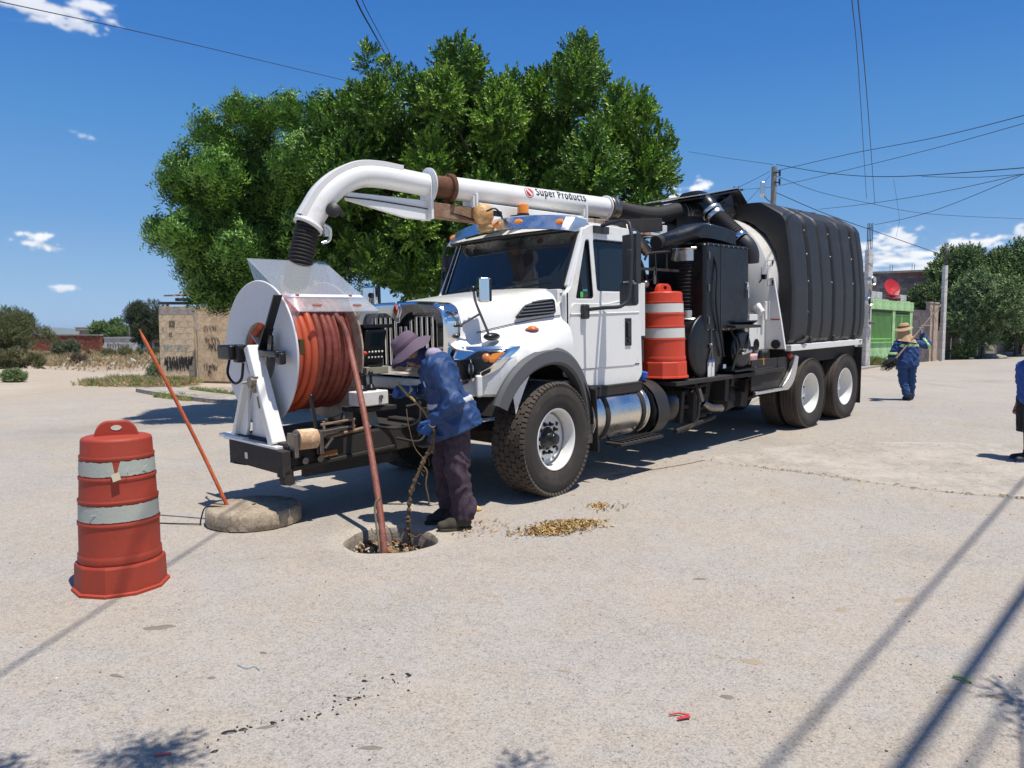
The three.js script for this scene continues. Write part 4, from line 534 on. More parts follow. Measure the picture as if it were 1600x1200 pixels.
// ----- suction boom -----
{
  const B = (x, y) => [x, y, (x + 2.39) * .151];
  const boom = obj('suction_boom', [cyl(B(-2.36, 3.114), B(-.07, 3.152), .125, .125, 72), lathe([[.125, -.03], [.15, -.03], [.15, -.012], [.127, -.012]], 36, B(-2.32, 3.115), [1, 0, .151])], mat.white, truck);
  obj('boom_elbow', [new THREE.TubeGeometry(curve([B(.22, 3.155), B(.5, 3.178), B(.78, 3.195), B(1.0, 3.175), B(1.2, 3.08), B(1.36, 2.94), B(1.46, 2.79), B(1.535, 2.66)], .5), 60, .118, 28, false), lathe([[.118, -.012], [.19, -.012], [.19, .012], [.118, .012]], 28, B(.215, 3.15), [1, 0, .151]), lathe([[.118, -.02], [.15, -.02], [.15, .02], [.118, .02]], 28, B(1.54, 2.655), [.5, -.85, .08])], mat.white, boom);
  obj('wear_back', [(() => { const c = curve([B(.55, 3.18), B(.78, 3.195), B(1.0, 3.175), B(1.2, 3.08), B(1.36, 2.94), B(1.46, 2.79), B(1.53, 2.68)]), fr = 40, rows = [], U = V(-.149, 0, .989); for (let i = 0; i <= fr; i++) { const p = c.getPointAt(i / fr), t = c.getTangentAt(i / fr), n = V().crossVectors(t, U).normalize(); if (n.y < 0) n.negate(); const row = []; for (const [a, q] of [[-.085, .08], [-.085, .135], [-.05, .146], [.05, .146], [.085, .135], [.085, .08]]) { const w = p.clone().addScaledVector(n, q).addScaledVector(U, a); row.push([w.x, w.y, w.z]); } rows.push(row); } return loft(rows, { crease: .5, cap0: true, cap1: true }); })()], mat.whiteMetal, boom);
  obj('boom_light', [lathe([[0, .04], [.06, .035], [.075, 0], [.06, -.03], [0, -.03]], 20, [1.36, 2.80, .43], [.5, .2, -.8]), cyl([1.3, 2.83, .46], [1.22, 2.76, .48], .02)], mat.poly, boom);
  obj('rust_collar', [cyl(B(-.06, 3.152), B(.21, 3.152), .118, .118, 32), lathe([[.118, -.02], [.155, -.02], [.155, .02], [.118, .02]], 32, B(-.05, 3.15), [1, 0, .151]), ...[...Array(10)].map((_, i) => { const a = i / 10 * 2 * PI; return ball(-.05 + .02, 3.15 + Math.cos(a) * .145, .353 + Math.sin(a) * .145, .012, 8); })], mat.rust, boom);
  obj('intake_hose', [ribbed([B(1.54, 2.65), B(1.60, 2.45), B(1.64, 2.28), B(1.66, 2.1)], .106, .036, .016, 24)], mat.rubber, boom);
  obj('hose_latch', [bx(.06, .1, .04, 1.40, 2.60, .50), tube([[1.44, 2.66, .48], [1.38, 2.62, .47], [1.38, 2.52, .49], [1.46, 2.48, .5]], .018, 16)], mat.alu, boom);
  const arm = shape([[1.18, 3.0], [.22, 2.985], [.22, 2.79], [.5, 2.80], [1.16, 2.93]]); const ag = ext(arm, .04, .006); ag.translate(0, 0, -.02); ag.rotateY(-.150); { const off = .151 * 2.39; ag.translate(.0, 0, off * .99); }
  obj('elbow_arm', [ag, bx(.03, .36, .24, .235, 2.97, .397, 0, -.15)], mat.white, boom);
  obj('arm_cable', [tube([[1.2, 2.95, .50], [.9, 2.945, .46], [.5, 2.92, .40], [.23, 2.90, .36], [-.1, 2.86, .27], [-.38, 2.80, .24]], .007, 30, 6)], mat.black, boom);
  obj('inner_beam', [span(B(.22, 2.90), B(-.5, 2.87), .14, .155, .008)], mat.rustyArm, boom);
  obj('outer_beam', [span(B(-.36, 2.905), B(-1.9, 2.86), .2, .21, .01), span(B(-1.88, 2.87), B(-3.4, 2.87), .16, .15, .01)], mat.white, boom);
  obj('boom_saddle', [-.30, -1.9].flatMap((x) => [bx(.04, .14, .22, x, 3.02, (x + 2.39) * .151, 0, -.15), bx(.03, .3, .03, x, 2.95, (x + 2.39) * .151 - .12)]), mat.white, boom);
  for (let i = 0; i < 8; i++) piece('beam_block', join(bx(.135, .155, .22, -1.97 - i * .143, 2.865, (-1.97 - i * .143 + 2.39) * .151 - .02, 0, -.15, (i % 3 - 1) * .006, .008)), [M([.55, .5, .43], .8, 0, { map: rustTex }), M([.46, .42, .36], .8, 0, { map: rustTex }), M([.6, .55, .48], .8, 0, { map: rustTex })][i % 3], boom);
  obj('beam_end_plate', [bx(.35, .14, .2, -3.1, 2.91, -.09, 0, -.15, .05, .01), bx(.4, .012, .26, -3.12, 2.985, -.09, 0, -.15, .05)], mat.alu, boom);
  // lettering and round emblem that follow the pipe
  const wrap = (g, x0, y0, rad) => { // text plane to the pipe's driver-side face
    const p = g.attributes.position; for (let i = 0; i < p.count; i++) { const along = p.getX(i), up = p.getY(i), d = p.getZ(i), a = up / .125 + y0, x = x0 - along * .989, c = [x, lerp(3.114, 3.152, (x + 2.36) / 2.29), (x + 2.39) * .151]; const r = rad + d; p.setXYZ(i, c[0] + Math.cos(a) * r * .149, c[1] + Math.sin(a) * r, c[2] - Math.cos(a) * r * .989); } g.computeVertexNormals(); return g; };
  const tg = new TessellateModifier(.02, 5).modify(new TextGeometry('Super Products', { font, size: .098, depth: .001, curveSegments: 4, bevelEnabled: false }).toNonIndexed()); tg.computeBoundingBox(); const tw = tg.boundingBox.max.x; tg.scale(.78 / tw, 1.0, 1); obj('boom_lettering', wrap(tg, -1.14, .14, .1265), M([.02, .022, .03], .4), boom);
  const disc = (r0, r1, o) => { const g = new THREE.RingGeometry(r0, r1, 36, 3); return wrap(g.toNonIndexed(), -1.045, .36, .1265 + o); };
  obj('boom_emblem', [disc(.0, .068, 0)], M([.10, .09, .09], .4), boom); obj('boom_emblem_ring', [disc(0, .060, .001)], mat.white, boom); obj('boom_emblem_disc', [disc(0, .050, .002)], M([.55, .03, .03], .4), boom);
  { const g = new THREE.PlaneGeometry(.022, .085, 2, 6).toNonIndexed(); g.rotateZ(.75); obj('boom_emblem_slash', [wrap(g, -1.045, .36, .1295)], mat.white, boom); }
  // black hose back to the tank top
  obj('suction_hose', [ribbed([[-2.38, 3.114, 0], [-2.9, 3.075, -.02], [-3.4, 3.09, -.04], [-3.9, 3.19, -.03], [-4.2, 3.22, -.02]], .125, .03, .006, 24)], mat.rubber, boom);
  const ring = (p, d, r) => lathe([[r - .006, -.03], [r + .012, -.03], [r + .012, .03], [r - .006, .03]], 28, p, d);
  obj('hose_band', [ring([-2.41, 3.114, 0], [1, 0, .1], .135), ring([-2.48, 3.11, 0], [1, 0, .1], .135), ring([-4.15, 3.22, -.02], [1, -.1, 0], .137), ring([-4.06, 3.21, -.02], [1, -.1, 0], .137)], mat.steel, boom);
}
// ----- vacuum equipment behind the cab -----
{
  const box = obj('filter_box', [bx(1.12, 1.1, .85, -3.38, 2.06, -.72, 0, 0, 0, .05), bx(.9, 1.4, 1.5, -2.3, 1.6, .45, 0, 0, 0, .03), bx(1.2, 1.2, 1.1, -3.4, 1.7, .5, 0, 0, 0, .03)], mat.blackPaint, truck);
  obj('label', [bx(.09, .07, .004, -3.86, 1.53, -1.148, 0, 0, 0, 0)], mat.whiteMetal, box);
  obj('box_hinge', [2.45, 2.06, 1.66].map((y) => bx(.03, .09, .02, -2.90, y, -1.15)), mat.steel, box); obj('box_latch', [bx(.05, .1, .03, -3.86, 2.1, -1.155), bx(.03, .16, .02, -3.86, 2.02, -1.17)], mat.alu, box); obj('box_bolt', [...Array(9)].flatMap((_, i) => [ball(-2.88 - i * .124, 2.585, -1.148, .009, 6), ball(-2.88 - i * .124, 1.54, -1.148, .009, 6)]), mat.steel, box); obj('box_hose', [tube([[-3.0, 2.58, -1.1], [-3.05, 2.3, -1.17], [-3.02, 1.9, -1.18], [-3.1, 1.6, -1.17], [-3.25, 1.2, -1.16]], .014, 30, 7), tube([[-3.5, 1.52, -1.12], [-3.55, 1.3, -1.19], [-3.45, 1.0, -1.17]], .016, 20, 7)], mat.rubber, box);
  obj('box_seam', [bx(.015, 1.1, .006, -3.2, 2.06, -1.147, 0, 0, 0, 0), bx(1.0, .02, .02, -3.38, 2.60, -1.13)], mat.plastic, box);
  const drum = obj('filter_drum', [cyl([-2.95, 1.33, -.45], [-2.95, 1.33, -1.10], .40, .40, 48), lathe([[0, .035], [.3, .03], [.39, .005], [.415, 0], [.42, -.03], [.40, -.05]], 48, [-2.95, 1.33, -1.10], [0, 0, -1])], mat.blackPaint, truck);
  obj('drum_clamp', [cyl([-2.97, 1.55, -1.145], [-2.97, 1.36, -1.15], .006), cyl([-2.97, 1.35, -1.15], [-2.90, 1.1, -1.145], .008), ball(-2.96, 1.355, -1.15, .022), bx(.02, .05, .02, -2.93, 1.345, -1.15), cyl([-2.98, 1.33, -1.15], [-3.0, 1.08, -1.145], .006)], mat.steel, drum);
  obj('drum_label', [bx(.16, .19, .003, -2.97, 1.055, -1.143, 0, 0, 0, 0)], mat.whiteMetal, drum); obj('drum_label_band', [bx(.16, .03, .003, -2.97, 1.157, -1.145, 0, 0, 0, 0)], M([.02, .10, .35], .5), drum); obj('drum_label_line', [bx(.004, .17, .003, -2.97, 1.05, -1.146, 0, 0, 0, 0)], mat.flare, drum);
  obj('drum_label', [bx(.07, .05, .003, -3.30, 1.07, -1.143, 0, 0, 0, 0)], M([.35, .4, .45], .5), drum);
  const d2 = obj('strainer', [cyl([-3.72, 1.27, -.6], [-3.72, 1.27, -1.16], .235, .235, 36), lathe([[0, .02], [.2, .018], [.25, 0], [.255, -.03], [.235, -.04]], 36, [-3.72, 1.27, -1.16], [0, 0, -1]), bx(.62, .02, .34, -3.76, 1.56, -1.05, .5, 0, 0), bx(.6, .02, .3, -3.72, 1.0, -1.08, 0, 0, 0), bx(.5, .5, .4, -3.72, 1.25, -.8)], mat.blackPaint, truck);
  obj('strainer_handle', [span([-3.62, 1.215, -1.21], [-3.86, 1.25, -1.22], .04, .03, .012), cyl([-3.72, 1.25, -1.16], [-3.72, 1.25, -1.24], .03)], mat.alu, d2);
  obj('strainer_clamp', [-1, 1].flatMap((s) => [cyl([-3.72 + s * .25, 1.3, -1.18], [-3.72 + s * .25, 1.22, -1.19], .02), cyl([-3.72 + s * .14, 1.27 + .2, -1.18], [-3.72 + s * .06, 1.27, -1.2], .010)]), mat.black, d2);
  obj('overhang_hood', [loft([[-3.40, .0], [-4.08, 0]].map(([x]) => [[x, 1.62, -.85], [x, 1.585, -1.24], [x, 1.55, -1.245], [x, 1.6, -.85]]), { closed: true, cap0: true, cap1: true, crease: .3 })], mat.dusty, d2);
  // flexible black duct with steel ends
  const fd = obj('flexible_duct', [ribbed([[-2.92, 2.42, -.85], [-2.92, 2.1, -.85], [-2.92, 1.78, -.85]], .135, .045, .02, 26)], mat.rubber, truck);
  obj('duct_flange', [cyl([-2.92, 2.40, -.85], [-2.92, 2.54, -.85], .165, .165, 32), lathe([[.16, -.015], [.20, -.012], [.20, .02], [.16, .025]], 32, [-2.92, 2.545, -.85], [0, 1, 0]), cyl([-2.92, 1.68, -.85], [-2.92, 1.79, -.85], .15, .15, 32), lathe([[.15, -.012], [.23, -.012], [.23, .012], [.15, .012]], 32, [-2.92, 1.68, -.85], [0, 1, 0])], mat.alu, fd);
  obj('muffler', [cyl([-3.12, 2.12, -1.0], [-3.17, 2.4, -1.0], .05, .05, 16), cyl([-3.17, 2.4, -1.0], [-3.2, 2.52, -1.0], .03), ball(-3.2, 2.53, -1.0, .035)], mat.rustyArm, fd);
  // air duct across the top
  const duct = obj('air_duct', [(() => { const rows = []; const P = curve([[-2.28, 2.60, -.85], [-2.6, 2.68, -.86], [-2.85, 2.74, -.87], [-3.05, 2.765, -.87], [-3.4, 2.75, -.88], [-3.75, 2.715, -.88]], .5).getPoints(30); P.forEach((p, i) => { const w = lerp(.09, .17, sst(0, 12, i)), h = lerp(.09, .11, sst(0, 12, i)); rows.push([...Array(20)].map((_, k) => { const a = k / 20 * 2 * PI, e = sst(8, 18, i), cs = Math.cos(a), sn = Math.sin(a), sq = 1 / Math.max(Math.abs(cs), Math.abs(sn)), m = lerp(1, Math.min(sq, 1.3), e); return [p.x, p.y + sn * h * m, p.z + cs * w * m]; })); }); return loft(rows, { closed: true, cap0: true, cap1: true, crease: .7 }); })()], mat.blackPaint, truck);
  obj('duct_neck', [cyl([-2.2, 2.585, -.85], [-2.32, 2.61, -.85], .085, .085, 20)], mat.rubber, duct);
  // frame, hoses and fittings in the gap behind the cab
  const g = [], r = rng(44);
  for (let i = 0; i < 14; i++) { const x = -1.75 - r() * .55, y = 1.9 + r() * .7; g.push(tube([[x, y, -.7 + r() * .4], [x - .1 - r() * .2, y - .1 + r() * .15, -.75 + r() * .3], [x - .2 - r() * .3, y - .25 - r() * .3, -.6 + r() * .3]], .012 + r() * .016, 12, 7)); }
  for (let i = 0; i < 10; i++) g.push(bx(.06 + r() * .2, .05 + r() * .2, .1 + r() * .2, -1.75 - r() * .8, 1.5 + r() * 1.0, -.5 + r() * .3, 0, 0, r() * .3, .01));
  g.push(tube([[-1.9, 2.37, -.9], [-1.93, 2.44, -.92], [-2.05, 2.46, -.92], [-2.45, 2.50, -.9]], .014, 20), cyl([-2.08, 2.46, -.92], [-2.1, 2.2, -.92], .010), cyl([-2.35, 2.49, -.9], [-2.35, 2.28, -.9], .010), bx(.8, .03, .03, -2.2, 2.27, -.9, 0, 0, 0, 0), bx(1.1, .16, .05, -2.1, 2.80, -.62, 0, 0, -.10), bx(.7, 1.6, .1, -2.2, 1.8, -.35), span([-1.75, 2.1, -.95], [-1.75, 1.2, -.95], .05, .05));
  obj('rear_cab_frame', g, mat.dusty, truck);
  obj('white_cabinet', [bx(.10, .60, .5, -1.73, 1.80, -.74)], mat.whiteMetal, box);
  obj('steel_fitting', [cyl([-1.95, 2.62, -.75], [-2.15, 2.48, -.75], .05), cyl([-2.05, 2.66, -.7], [-2.25, 2.52, -.72], .035), bx(.28, .12, .2, -1.95, 2.68, -.62, .4, 0, .3, .02), cyl([-2.1, 2.1, -.9], [-2.1, 2.3, -.9], .02), bx(.05, .15, .05, -2.45, 2.45, -.95, 0, 0, .4), ball(-1.98, 2.1, -.85, .05)], mat.steel, box);
  // tank-top housing and its elbow hose
  const tt = obj('tank_top_housing', [(() => { const g = bx(1.25, .03, .9, -4.55, 3.47, .05, 0, 0, -.20, .005); return g; })(), bx(.6, .42, .7, -4.85, 3.28, .1, 0, 0, 0, .02), bx(.9, .3, .5, -4.2, 3.0, .1), cyl([-4.2, 3.22, 0], [-4.6, 3.22, 0], .16), cyl([-4.3, 2.3, .15], [-4.3, 3.1, .15], .2)], mat.blackPaint, truck);
  obj('housing_plate', [loft([[-4.98, 3.60], [-5.42, 3.30]].map(([x, y]) => [[x, y, -.42], [x, y, .5], [x - .02, y - .02, .5], [x - .02, y - .02, -.42]]), { closed: true, cap0: true, cap1: true, crease: .3 }), bx(1.22, .012, .92, -4.5, 3.50, .05, 0, 0, -.20, .003), ], mat.alu, tt);
  obj('housing_side', [bx(.42, .34, .03, -4.82, 3.28, -.32, 0, 0, -.45, .008), ...[[-4.7, 3.36], [-4.95, 3.2], [-4.75, 3.2]].map(([x, y]) => ball(x, y, -.34, .018, 8))], mat.poly, tt);
  obj('elbow', [new THREE.TubeGeometry(curve([[-4.28, 3.38, .05], [-4.2, 3.37, -.22], [-4.15, 3.28, -.38], [-4.14, 3.17, -.46]], .5), 24, .13, 22)], mat.black, tt);
  obj('elbow_band', [lathe([[.13, -.025], [.15, -.025], [.15, .025], [.13, .025]], 24, [-4.14, 3.17, -.46], [0, -.8, -.6]), lathe([[.125, -.03], [.14, -.03], [.14, .03], [.125, .03]], 24, [-4.12, 3.10, -.53], [0, -.75, -.65])], mat.alu, tt);
  obj('drain_hose', [ribbed([[-4.13, 3.13, -.5], [-4.10, 3.0, -.66], [-4.06, 2.85, -.84], [-4.06, 2.74, -.95]], .105, .035, .014, 22)], mat.rubber, tt);
  obj('drain_elbow', [new THREE.TubeGeometry(curve([[-4.06, 2.72, -.97], [-4.07, 2.64, -1.04], [-4.1, 2.54, -1.07], [-4.12, 2.42, -1.06]], .5), 20, .115, 22)], mat.plastic, tt); obj('drain_band', [lathe([[.11, -.03], [.125, -.03], [.125, .03], [.11, .03]], 24, [-4.055, 2.755, -.935], [0, -.75, -.65])], mat.chrome, tt);
  obj('white_manifold', [cyl([-5.25, 3.28, .05], [-6.2, 3.25, .05], .17, .17, 24), ball(-5.25, 3.28, .05, .2, 18), cyl([-5.3, 3.2, -.1], [-5.3, 3.0, -.25], .12)], mat.offwhite, tt);
}
// ----- debris tank, water tanks -----
{
  const CY = 2.18, R = 1.02;
  const tk = obj('debris_tank', [cyl([-4.75, CY, 0], [-7.9, CY, 0], R, R, 64), (() => lathe([[0, .30], [.3, .275], [.6, .2], [.85, .09], [.97, .03], [R, 0]], 56, [-4.75, CY, 0], [1, 0, 0]))(), bx(2.6, .5, 1.5, -6.3, 1.30, 0, 0, 0, 0, .03), bx(.4, .52, 1.9, -4.75, 1.42, 0, 0, 0, 0, .05)], M([.74, .71, .65], .42, 0, { clearcoat: .4, map: grimeTex }), truck);
  const gus = extX([[-1.00, 2.24], [-.94, 1.235], [-1.26, 1.235], [-1.19, 1.65], [-1.08, 2.24]], -4.80, .03, .004); obj('tank_gusset', [gus, bx(.9, .5, .02, -4.75, 1.48, -.955)], mat.whiteMetal, tk);
  obj('gusset_hole', [cyl([-4.77, 1.30, -1.13], [-4.74, 1.30, -1.13], .065, .065, 20), cyl([-4.5, 1.30, -.955], [-4.5, 1.30, -.97], .085, .085, 20)], mat.black, tk);
  obj('load_label', [bx(.004, .16, .13, -4.765, 1.56, -1.115, 0, 0, 0, 0)], mat.whiteMetal, tk); obj('label_stripe', [bx(.005, .02, .13, -4.762, 1.65, -1.115, 0, 0, 0, 0)], M([.45, .05, .04], .5), tk);
  const gl = (ch, y) => { const g = new TextGeometry(ch, { font, size: .06, depth: .002, curveSegments: 3 }); g.rotateY(PI / 2); g.translate(-4.462, y, -.68); return g; };
  { const gm = []; const F = gl('F', 0), E = gl('E', 0); F.translate(-.09, 2.40, -.47); E.translate(-.09, 2.13, -.47); gm.push(F, E, bx(.003, .2, .006, -4.56, 2.28, -1.0, 0, 0, 0, 0), bx(.06, .07, .06, -4.64, 2.25, -1.0), span([-4.6, 2.24, -1.0], [-4.6, 2.17, -.95], .02, .01, 0)); obj('level_gauge', gm, mat.black, tk); obj('gauge_frame', [[2.43], [2.16]].map(([y]) => { const s = new THREE.TorusGeometry(.055, .004, 4, 4); s.rotateX(0); s.rotateZ(PI / 4); s.rotateY(PI / 2); s.translate(-4.56, y, -1.13); return s; }), mat.black, tk); }
  obj('lift_bracket', [bx(.06, .26, .03, -4.66, 1.78, -1.02, 0, 0, 0, .006), bx(.06, .26, .03, -4.78, 1.78, -1.02, 0, 0, 0, .006), cyl([-4.6, 1.82, -.9], [-4.6, 1.74, -1.0], .09, .05, 16)], mat.whiteMetal, tk);
  obj('jug', [bx(.34, .2, .2, -4.30, 1.08, -.98, 0, 0, 0, .03), cyl([-4.2, 1.2, -.98], [-4.2, 1.24, -.98], .06, .06, 16)], M([.62, .38, .36], .5), tk); obj('extinguisher', [cyl([-4.36, 1.0, -1.1], [-4.36, 1.17, -1.1], .05, .05, 16), cyl([-4.36, 1.17, -1.1], [-4.36, 1.23, -1.1], .04, .02, 16)], mat.black, tk); obj('extinguisher_label', [cyl([-4.36, 1.03, -1.1], [-4.36, 1.12, -1.1], .052, .052, 16, true)], M([.7, .3, .02], .5), tk); obj('jug_shelf', [bx(.7, .03, .35, -4.3, .975, -1.0)], mat.dusty, tk);
  // plastic water tank, one each side, shaped round the drum
  for (const s of [-1, 1]) {
    const X0 = -5.06, X1 = -7.86, N = 90, rows = [];
    const outer = curve([[0, 3.36, .30], [0, 3.375, .55], [0, 3.36, .74], [0, 3.17, 1.05], [0, 3.06, 1.12], [0, 2.65, 1.185], [0, 2.1, 1.235], [0, 1.6, 1.235], [0, 1.36, 1.205], [0, 1.29, 1.15]], .15).getPoints(54);
    const inner = [[1.29, 1.05], [1.6, 1.06], [1.95, 1.045], [2.3, 1.035], [2.62, .97], [2.88, .82], [3.05, .62], [3.12, .48], [3.13, .30]];
    const straps = [-5.64, -6.50, -7.36];
    for (let k = 0; k <= N; k++) {
      const x = lerp(X0, X1, k / N); let o = 0;
      for (const q of straps) o -= .065 * Math.exp(-(((x - q) / .045) ** 4));
      for (const q of [-6.07, -6.93, -7.62]) o -= .035 * Math.exp(-(((x - q) / .028) ** 2));
      const end = Math.min(k, N - k); o -= end === 0 ? .022 : end === 1 ? .006 : 0;
      rows.push([...outer.map((p) => { const t = sst(.3, .6, p.z); return [x, p.y + o * t * (p.y > 3.0 ? .55 : .3), s * (p.z + o * sst(.5, 1.1, p.z))]; }), ...inner.map(([y, z]) => [x, y, s * z])]);
    }
    const wt = obj('water_tank', [loft(rows, { closed: true, crease: .45, flip: s < 0 }), ...[0, N].map((k) => { const row = rows[k], sh = shape(row.map((p) => [p[2], p[1]])), g = new THREE.ShapeGeometry(sh); const p = g.attributes.position; for (let i = 0; i < p.count; i++) p.setXYZ(i, row[0][0], p.getY(i), p.getX(i)); g.computeVertexNormals(); return g; })], mat.poly, truck);
    for (const q of straps) { obj('tank_strap', [new THREE.TubeGeometry(curve(outer.filter((_, i) => i % 4 === 0).map((p) => [q, p.y - .03 * (p.y > 3 ? 1 : .3), s * (p.z - .035 * sst(.5, 1.1, p.z))])), 50, .014, 6)], mat.black, wt); obj('strap_bolt', [2.95, 2.6, 2.2, 1.75].map((y) => { const z = lerp(1.12, 1.2, sst(3, 2.3, y)); return ball(q, y, s * z, .018, 8); }), mat.steel, wt); obj('strap_clamp', [bx(.07, .06, .1, q, 3.32, s * .72, s * .5, 0, 0, .01), bx(.06, .1, .06, q - .1, 1.33, s * 1.2, 0, 0, 0, .02)], mat.plastic, wt); }
    obj('filler_cap', [cyl([-5.45, 3.36, s * .45], [-5.45, 3.40, s * .45], .14, .14, 24), cyl([-7.2, 3.36, s * .45], [-7.2, 3.41, s * .45], .17, .17, 24)], mat.plastic, wt);
    obj('outlet_fitting', [tube([[-5.2, 1.31, s * 1.1], [-5.4, 1.30, s * 1.22], [-5.55, 1.38, s * 1.24]], .03, 14, 8), bx(.1, .07, .06, -5.15, 1.31, s * 1.08), bx(.25, .12, .1, -4.95, 1.3, s * 1.08)], mat.dusty, wt);
    const rl = obj('side_rail', [bx(2.72, .09, .10, -6.40, 1.235, s * 1.18, 0, 0, 0, .008)], mat.whiteMetal, truck); obj('rail_bracket', [bx(2.6, .22, .06, -6.4, 1.10, s * 1.1), bx(.1, .3, .3, -5.2, 1.1, s * 1.0)], mat.dusty, rl); obj('marker_lamp', [bx(.06, .025, .012, -7.66, 1.255, s * 1.235, 0, 0, 0, 0), ball(-5.1, 1.12, s * 1.18, .04, 12)], M([.4, .04, .03], .3), rl);
    const mg = obj('mudguard', [bx(1.08, .42, .02, -4.55, .90, s * 1.14, 0, 0, 0, .005), bx(.9, .05, .34, -4.5, .94, s * 1.02)], mat.dusty, truck);
    obj('mudguard_trim', [bx(1.0, .045, .05, -4.5, .665, s * 1.2, 0, 0, 0, .01), (() => { const sh = new THREE.Shape(); sh.moveTo(-4.93, .645); sh.quadraticCurveTo(-5.22, .68, -5.30, 1.10); sh.lineTo(-5.20, 1.12); sh.quadraticCurveTo(-5.1, .85, -4.80, .70); sh.closePath(); const g = ext(sh, .05, .008); g.translate(0, 0, s * 1.19 - .025); return g; })()], mat.alu, mg);
    obj('mud_flap', [bx(.015, .95, .6, -7.68, .68, s * .95, 0, 0, .04)], mat.rubber, truck);
  }
  obj('rear_bumper', [bx(.1, .2, 2.2, -7.95, 1.0, 0), lathe([[0, 0], [.9, 0], [1.0, -.06], [1.02, -.1]], 48, [-7.95, CY, 0], [-1, 0, 0])], mat.offwhite, tk);
}
// jetting hose from the reel down into the manhole (world coordinates brought into the truck's own)
{
  truck.updateMatrixWorld(true); const inv = truck.matrixWorld.clone().invert();
  const L = (x, y, z) => { const p = V(x, y, z).applyMatrix4(inv); return [p.x, p.y, p.z]; };
  const a = [1.66, 1.80, .0], b = [1.66, 1.66, -.17];
  obj('jetting_hose', [tube([[1.66, 1.88, .12], a, b, [1.67, 1.45, -.27], L(-1.30, 1.10, -6.27), L(-1.17, .70, -6.0), L(-1.06, .30, -5.76), L(-.985, -.05, -5.57), L(-.96, -.42, -5.5)], .027, 80, 12)], M([.27, .105, .08], .6, 0, { map: rustTex }), truck);
}
// ---------- traffic drums ----------
function drum(label, pos, turn, tilt, dusty, lift = 0) {
  const t = thing('traffic_drum', label, 'traffic drum', pos, turn, null); t.rotation.set(tilt[0], turn, tilt[1], 'YXZ');
  const OM = dusty ? M([.40, .042, .018], .62, 0, { map: dustTex2, bumpMap: fineBump, bumpScale: .001 }) : M([.62, .058, .02], .45, 0, { map: grimeTex });
  // stacked tapered bands; each step is a small ledge
  const prof = [[.255, .175], [.262, .188], [.268, .20], [.266, .22], [.266, .235], [.258, .245], [.256, .42], [.262, .425], [.262, .44], [.252, .445], [.249, .56], [.256, .566], [.256, .580], [.246, .586], [.241, .70], [.247, .706], [.247, .72], [.237, .726], [.233, .83], [.238, .835], [.238, .85], [.229, .856], [.225, .94], [.218, .955], [.20, .962], [.0, .968]];
  obj('drum_body', [lathe(prof, 56, [0, 0, 0], [0, 1, 0])], OM, t, false);
  // ten-sided base skirt
  const rows = []; for (const [r, y] of [[.312, 0], [.312, .016], [.294, .022], [.288, .17], [.28, .184], [.2, .188]]) rows.push([...Array(10)].map((_, i) => { const a = (i + .5) / 10 * 2 * PI, k = 1 / 1; return [Math.cos(a) * r, y, Math.sin(a) * r]; }));
  obj('base_skirt', [loft(rows, { closed: true, crease: .25, flip: true, cap0: true })], OM, t);
  // handle: a plate with a hole standing across the top
  const hs = new THREE.Shape(); hs.moveTo(-.135, 0); hs.quadraticCurveTo(-.115, .085, -.055, .092); hs.lineTo(.055, .092); hs.quadraticCurveTo(.115, .085, .135, 0); hs.closePath(); const hh = new THREE.Path(); hh.absellipse(0, .055, .035, .020, 0, 2 * PI, true); hs.holes.push(hh); const hg = ext(hs, .045, .008, 10); hg.translate(0, .955, -.022); hg.rotateY(.35); obj('handle', [hg], OM, t);
  // two reflective bands, torn on the dusty one
  const RM = M(dusty ? [.46, .42, .355] : [.68, .66, .60], .55, 0, { map: dusty ? dustTex2 : grimeTex, bumpMap: fineBump, bumpScale: .002 });
  for (const [y0, y1, r0, r1] of [[.447, .558, .2532, .2502], [.728, .828, .2392, .2352]]) {
    const n = 120, pos = [], uv = [], idx = [];
    for (let i = 0; i <= n; i++) { const a = i / n * 2 * PI, tear = dusty && y0 > .6 ? sst(.10, .02, Math.abs(((a - 1.27 + PI * 3) % (2 * PI)) - PI)) * .085 : 0, e = dusty ? .006 : .001, yb = y0 + e * (1 + PN.noise(i * .6, y0 * 9, 1)), yt = y1 - tear - e * (1 + PN.noise(i * .5, y0 * 9, 5) * 1.4); for (const [y, r] of [[yb, r0], [Math.max(yb + .004, yt), r1]]) { const w = r + .0015 + (dusty ? .002 * Math.abs(PN.noise(i * .8, y * 30, 2)) : 0); pos.push(Math.cos(a) * w, y, Math.sin(a) * w); uv.push(a * .25, y); } if (i) { const k = i * 2; idx.push(k - 2, k - 1, k, k, k - 1, k + 1); } }
    const g = new THREE.BufferGeometry(); g.setAttribute('position', new THREE.Float32BufferAttribute(pos, 3)); g.setAttribute('uv', new THREE.Float32BufferAttribute(uv, 2)); g.setIndex(idx); g.computeVertexNormals(); const m = obj('reflective_band', [g], RM, t); if (dusty) m.userData.label = 'cracked and peeling grey reflective tape';
  }
  if (dusty) { const g = []; const r = rng(3); for (let i = 0; i < 16; i++) { const a = r() * 2 * PI, up = r() < .5; g.push(span([Math.cos(a) * .2545, (up ? .74 : .46) + r() * .08, Math.sin(a) * .2545], [Math.cos(a + .05 + r() * .12) * .2545, (up ? .74 : .46) + r() * .08, Math.sin(a + .05 + r() * .12) * .2545], .003, .003, 0)); } obj('tape_crease', g, M([.55, .53, .48], .6), t); const fl = bx(.05, .05, .003, 0, .735, .262, -.5, 1.27 - 1.27, .3, 0); fl.rotateY(PI / 2 - 1.27); obj('peeled_tape', [fl], M([.42, .36, .26], .8), t); }
  return t;
}
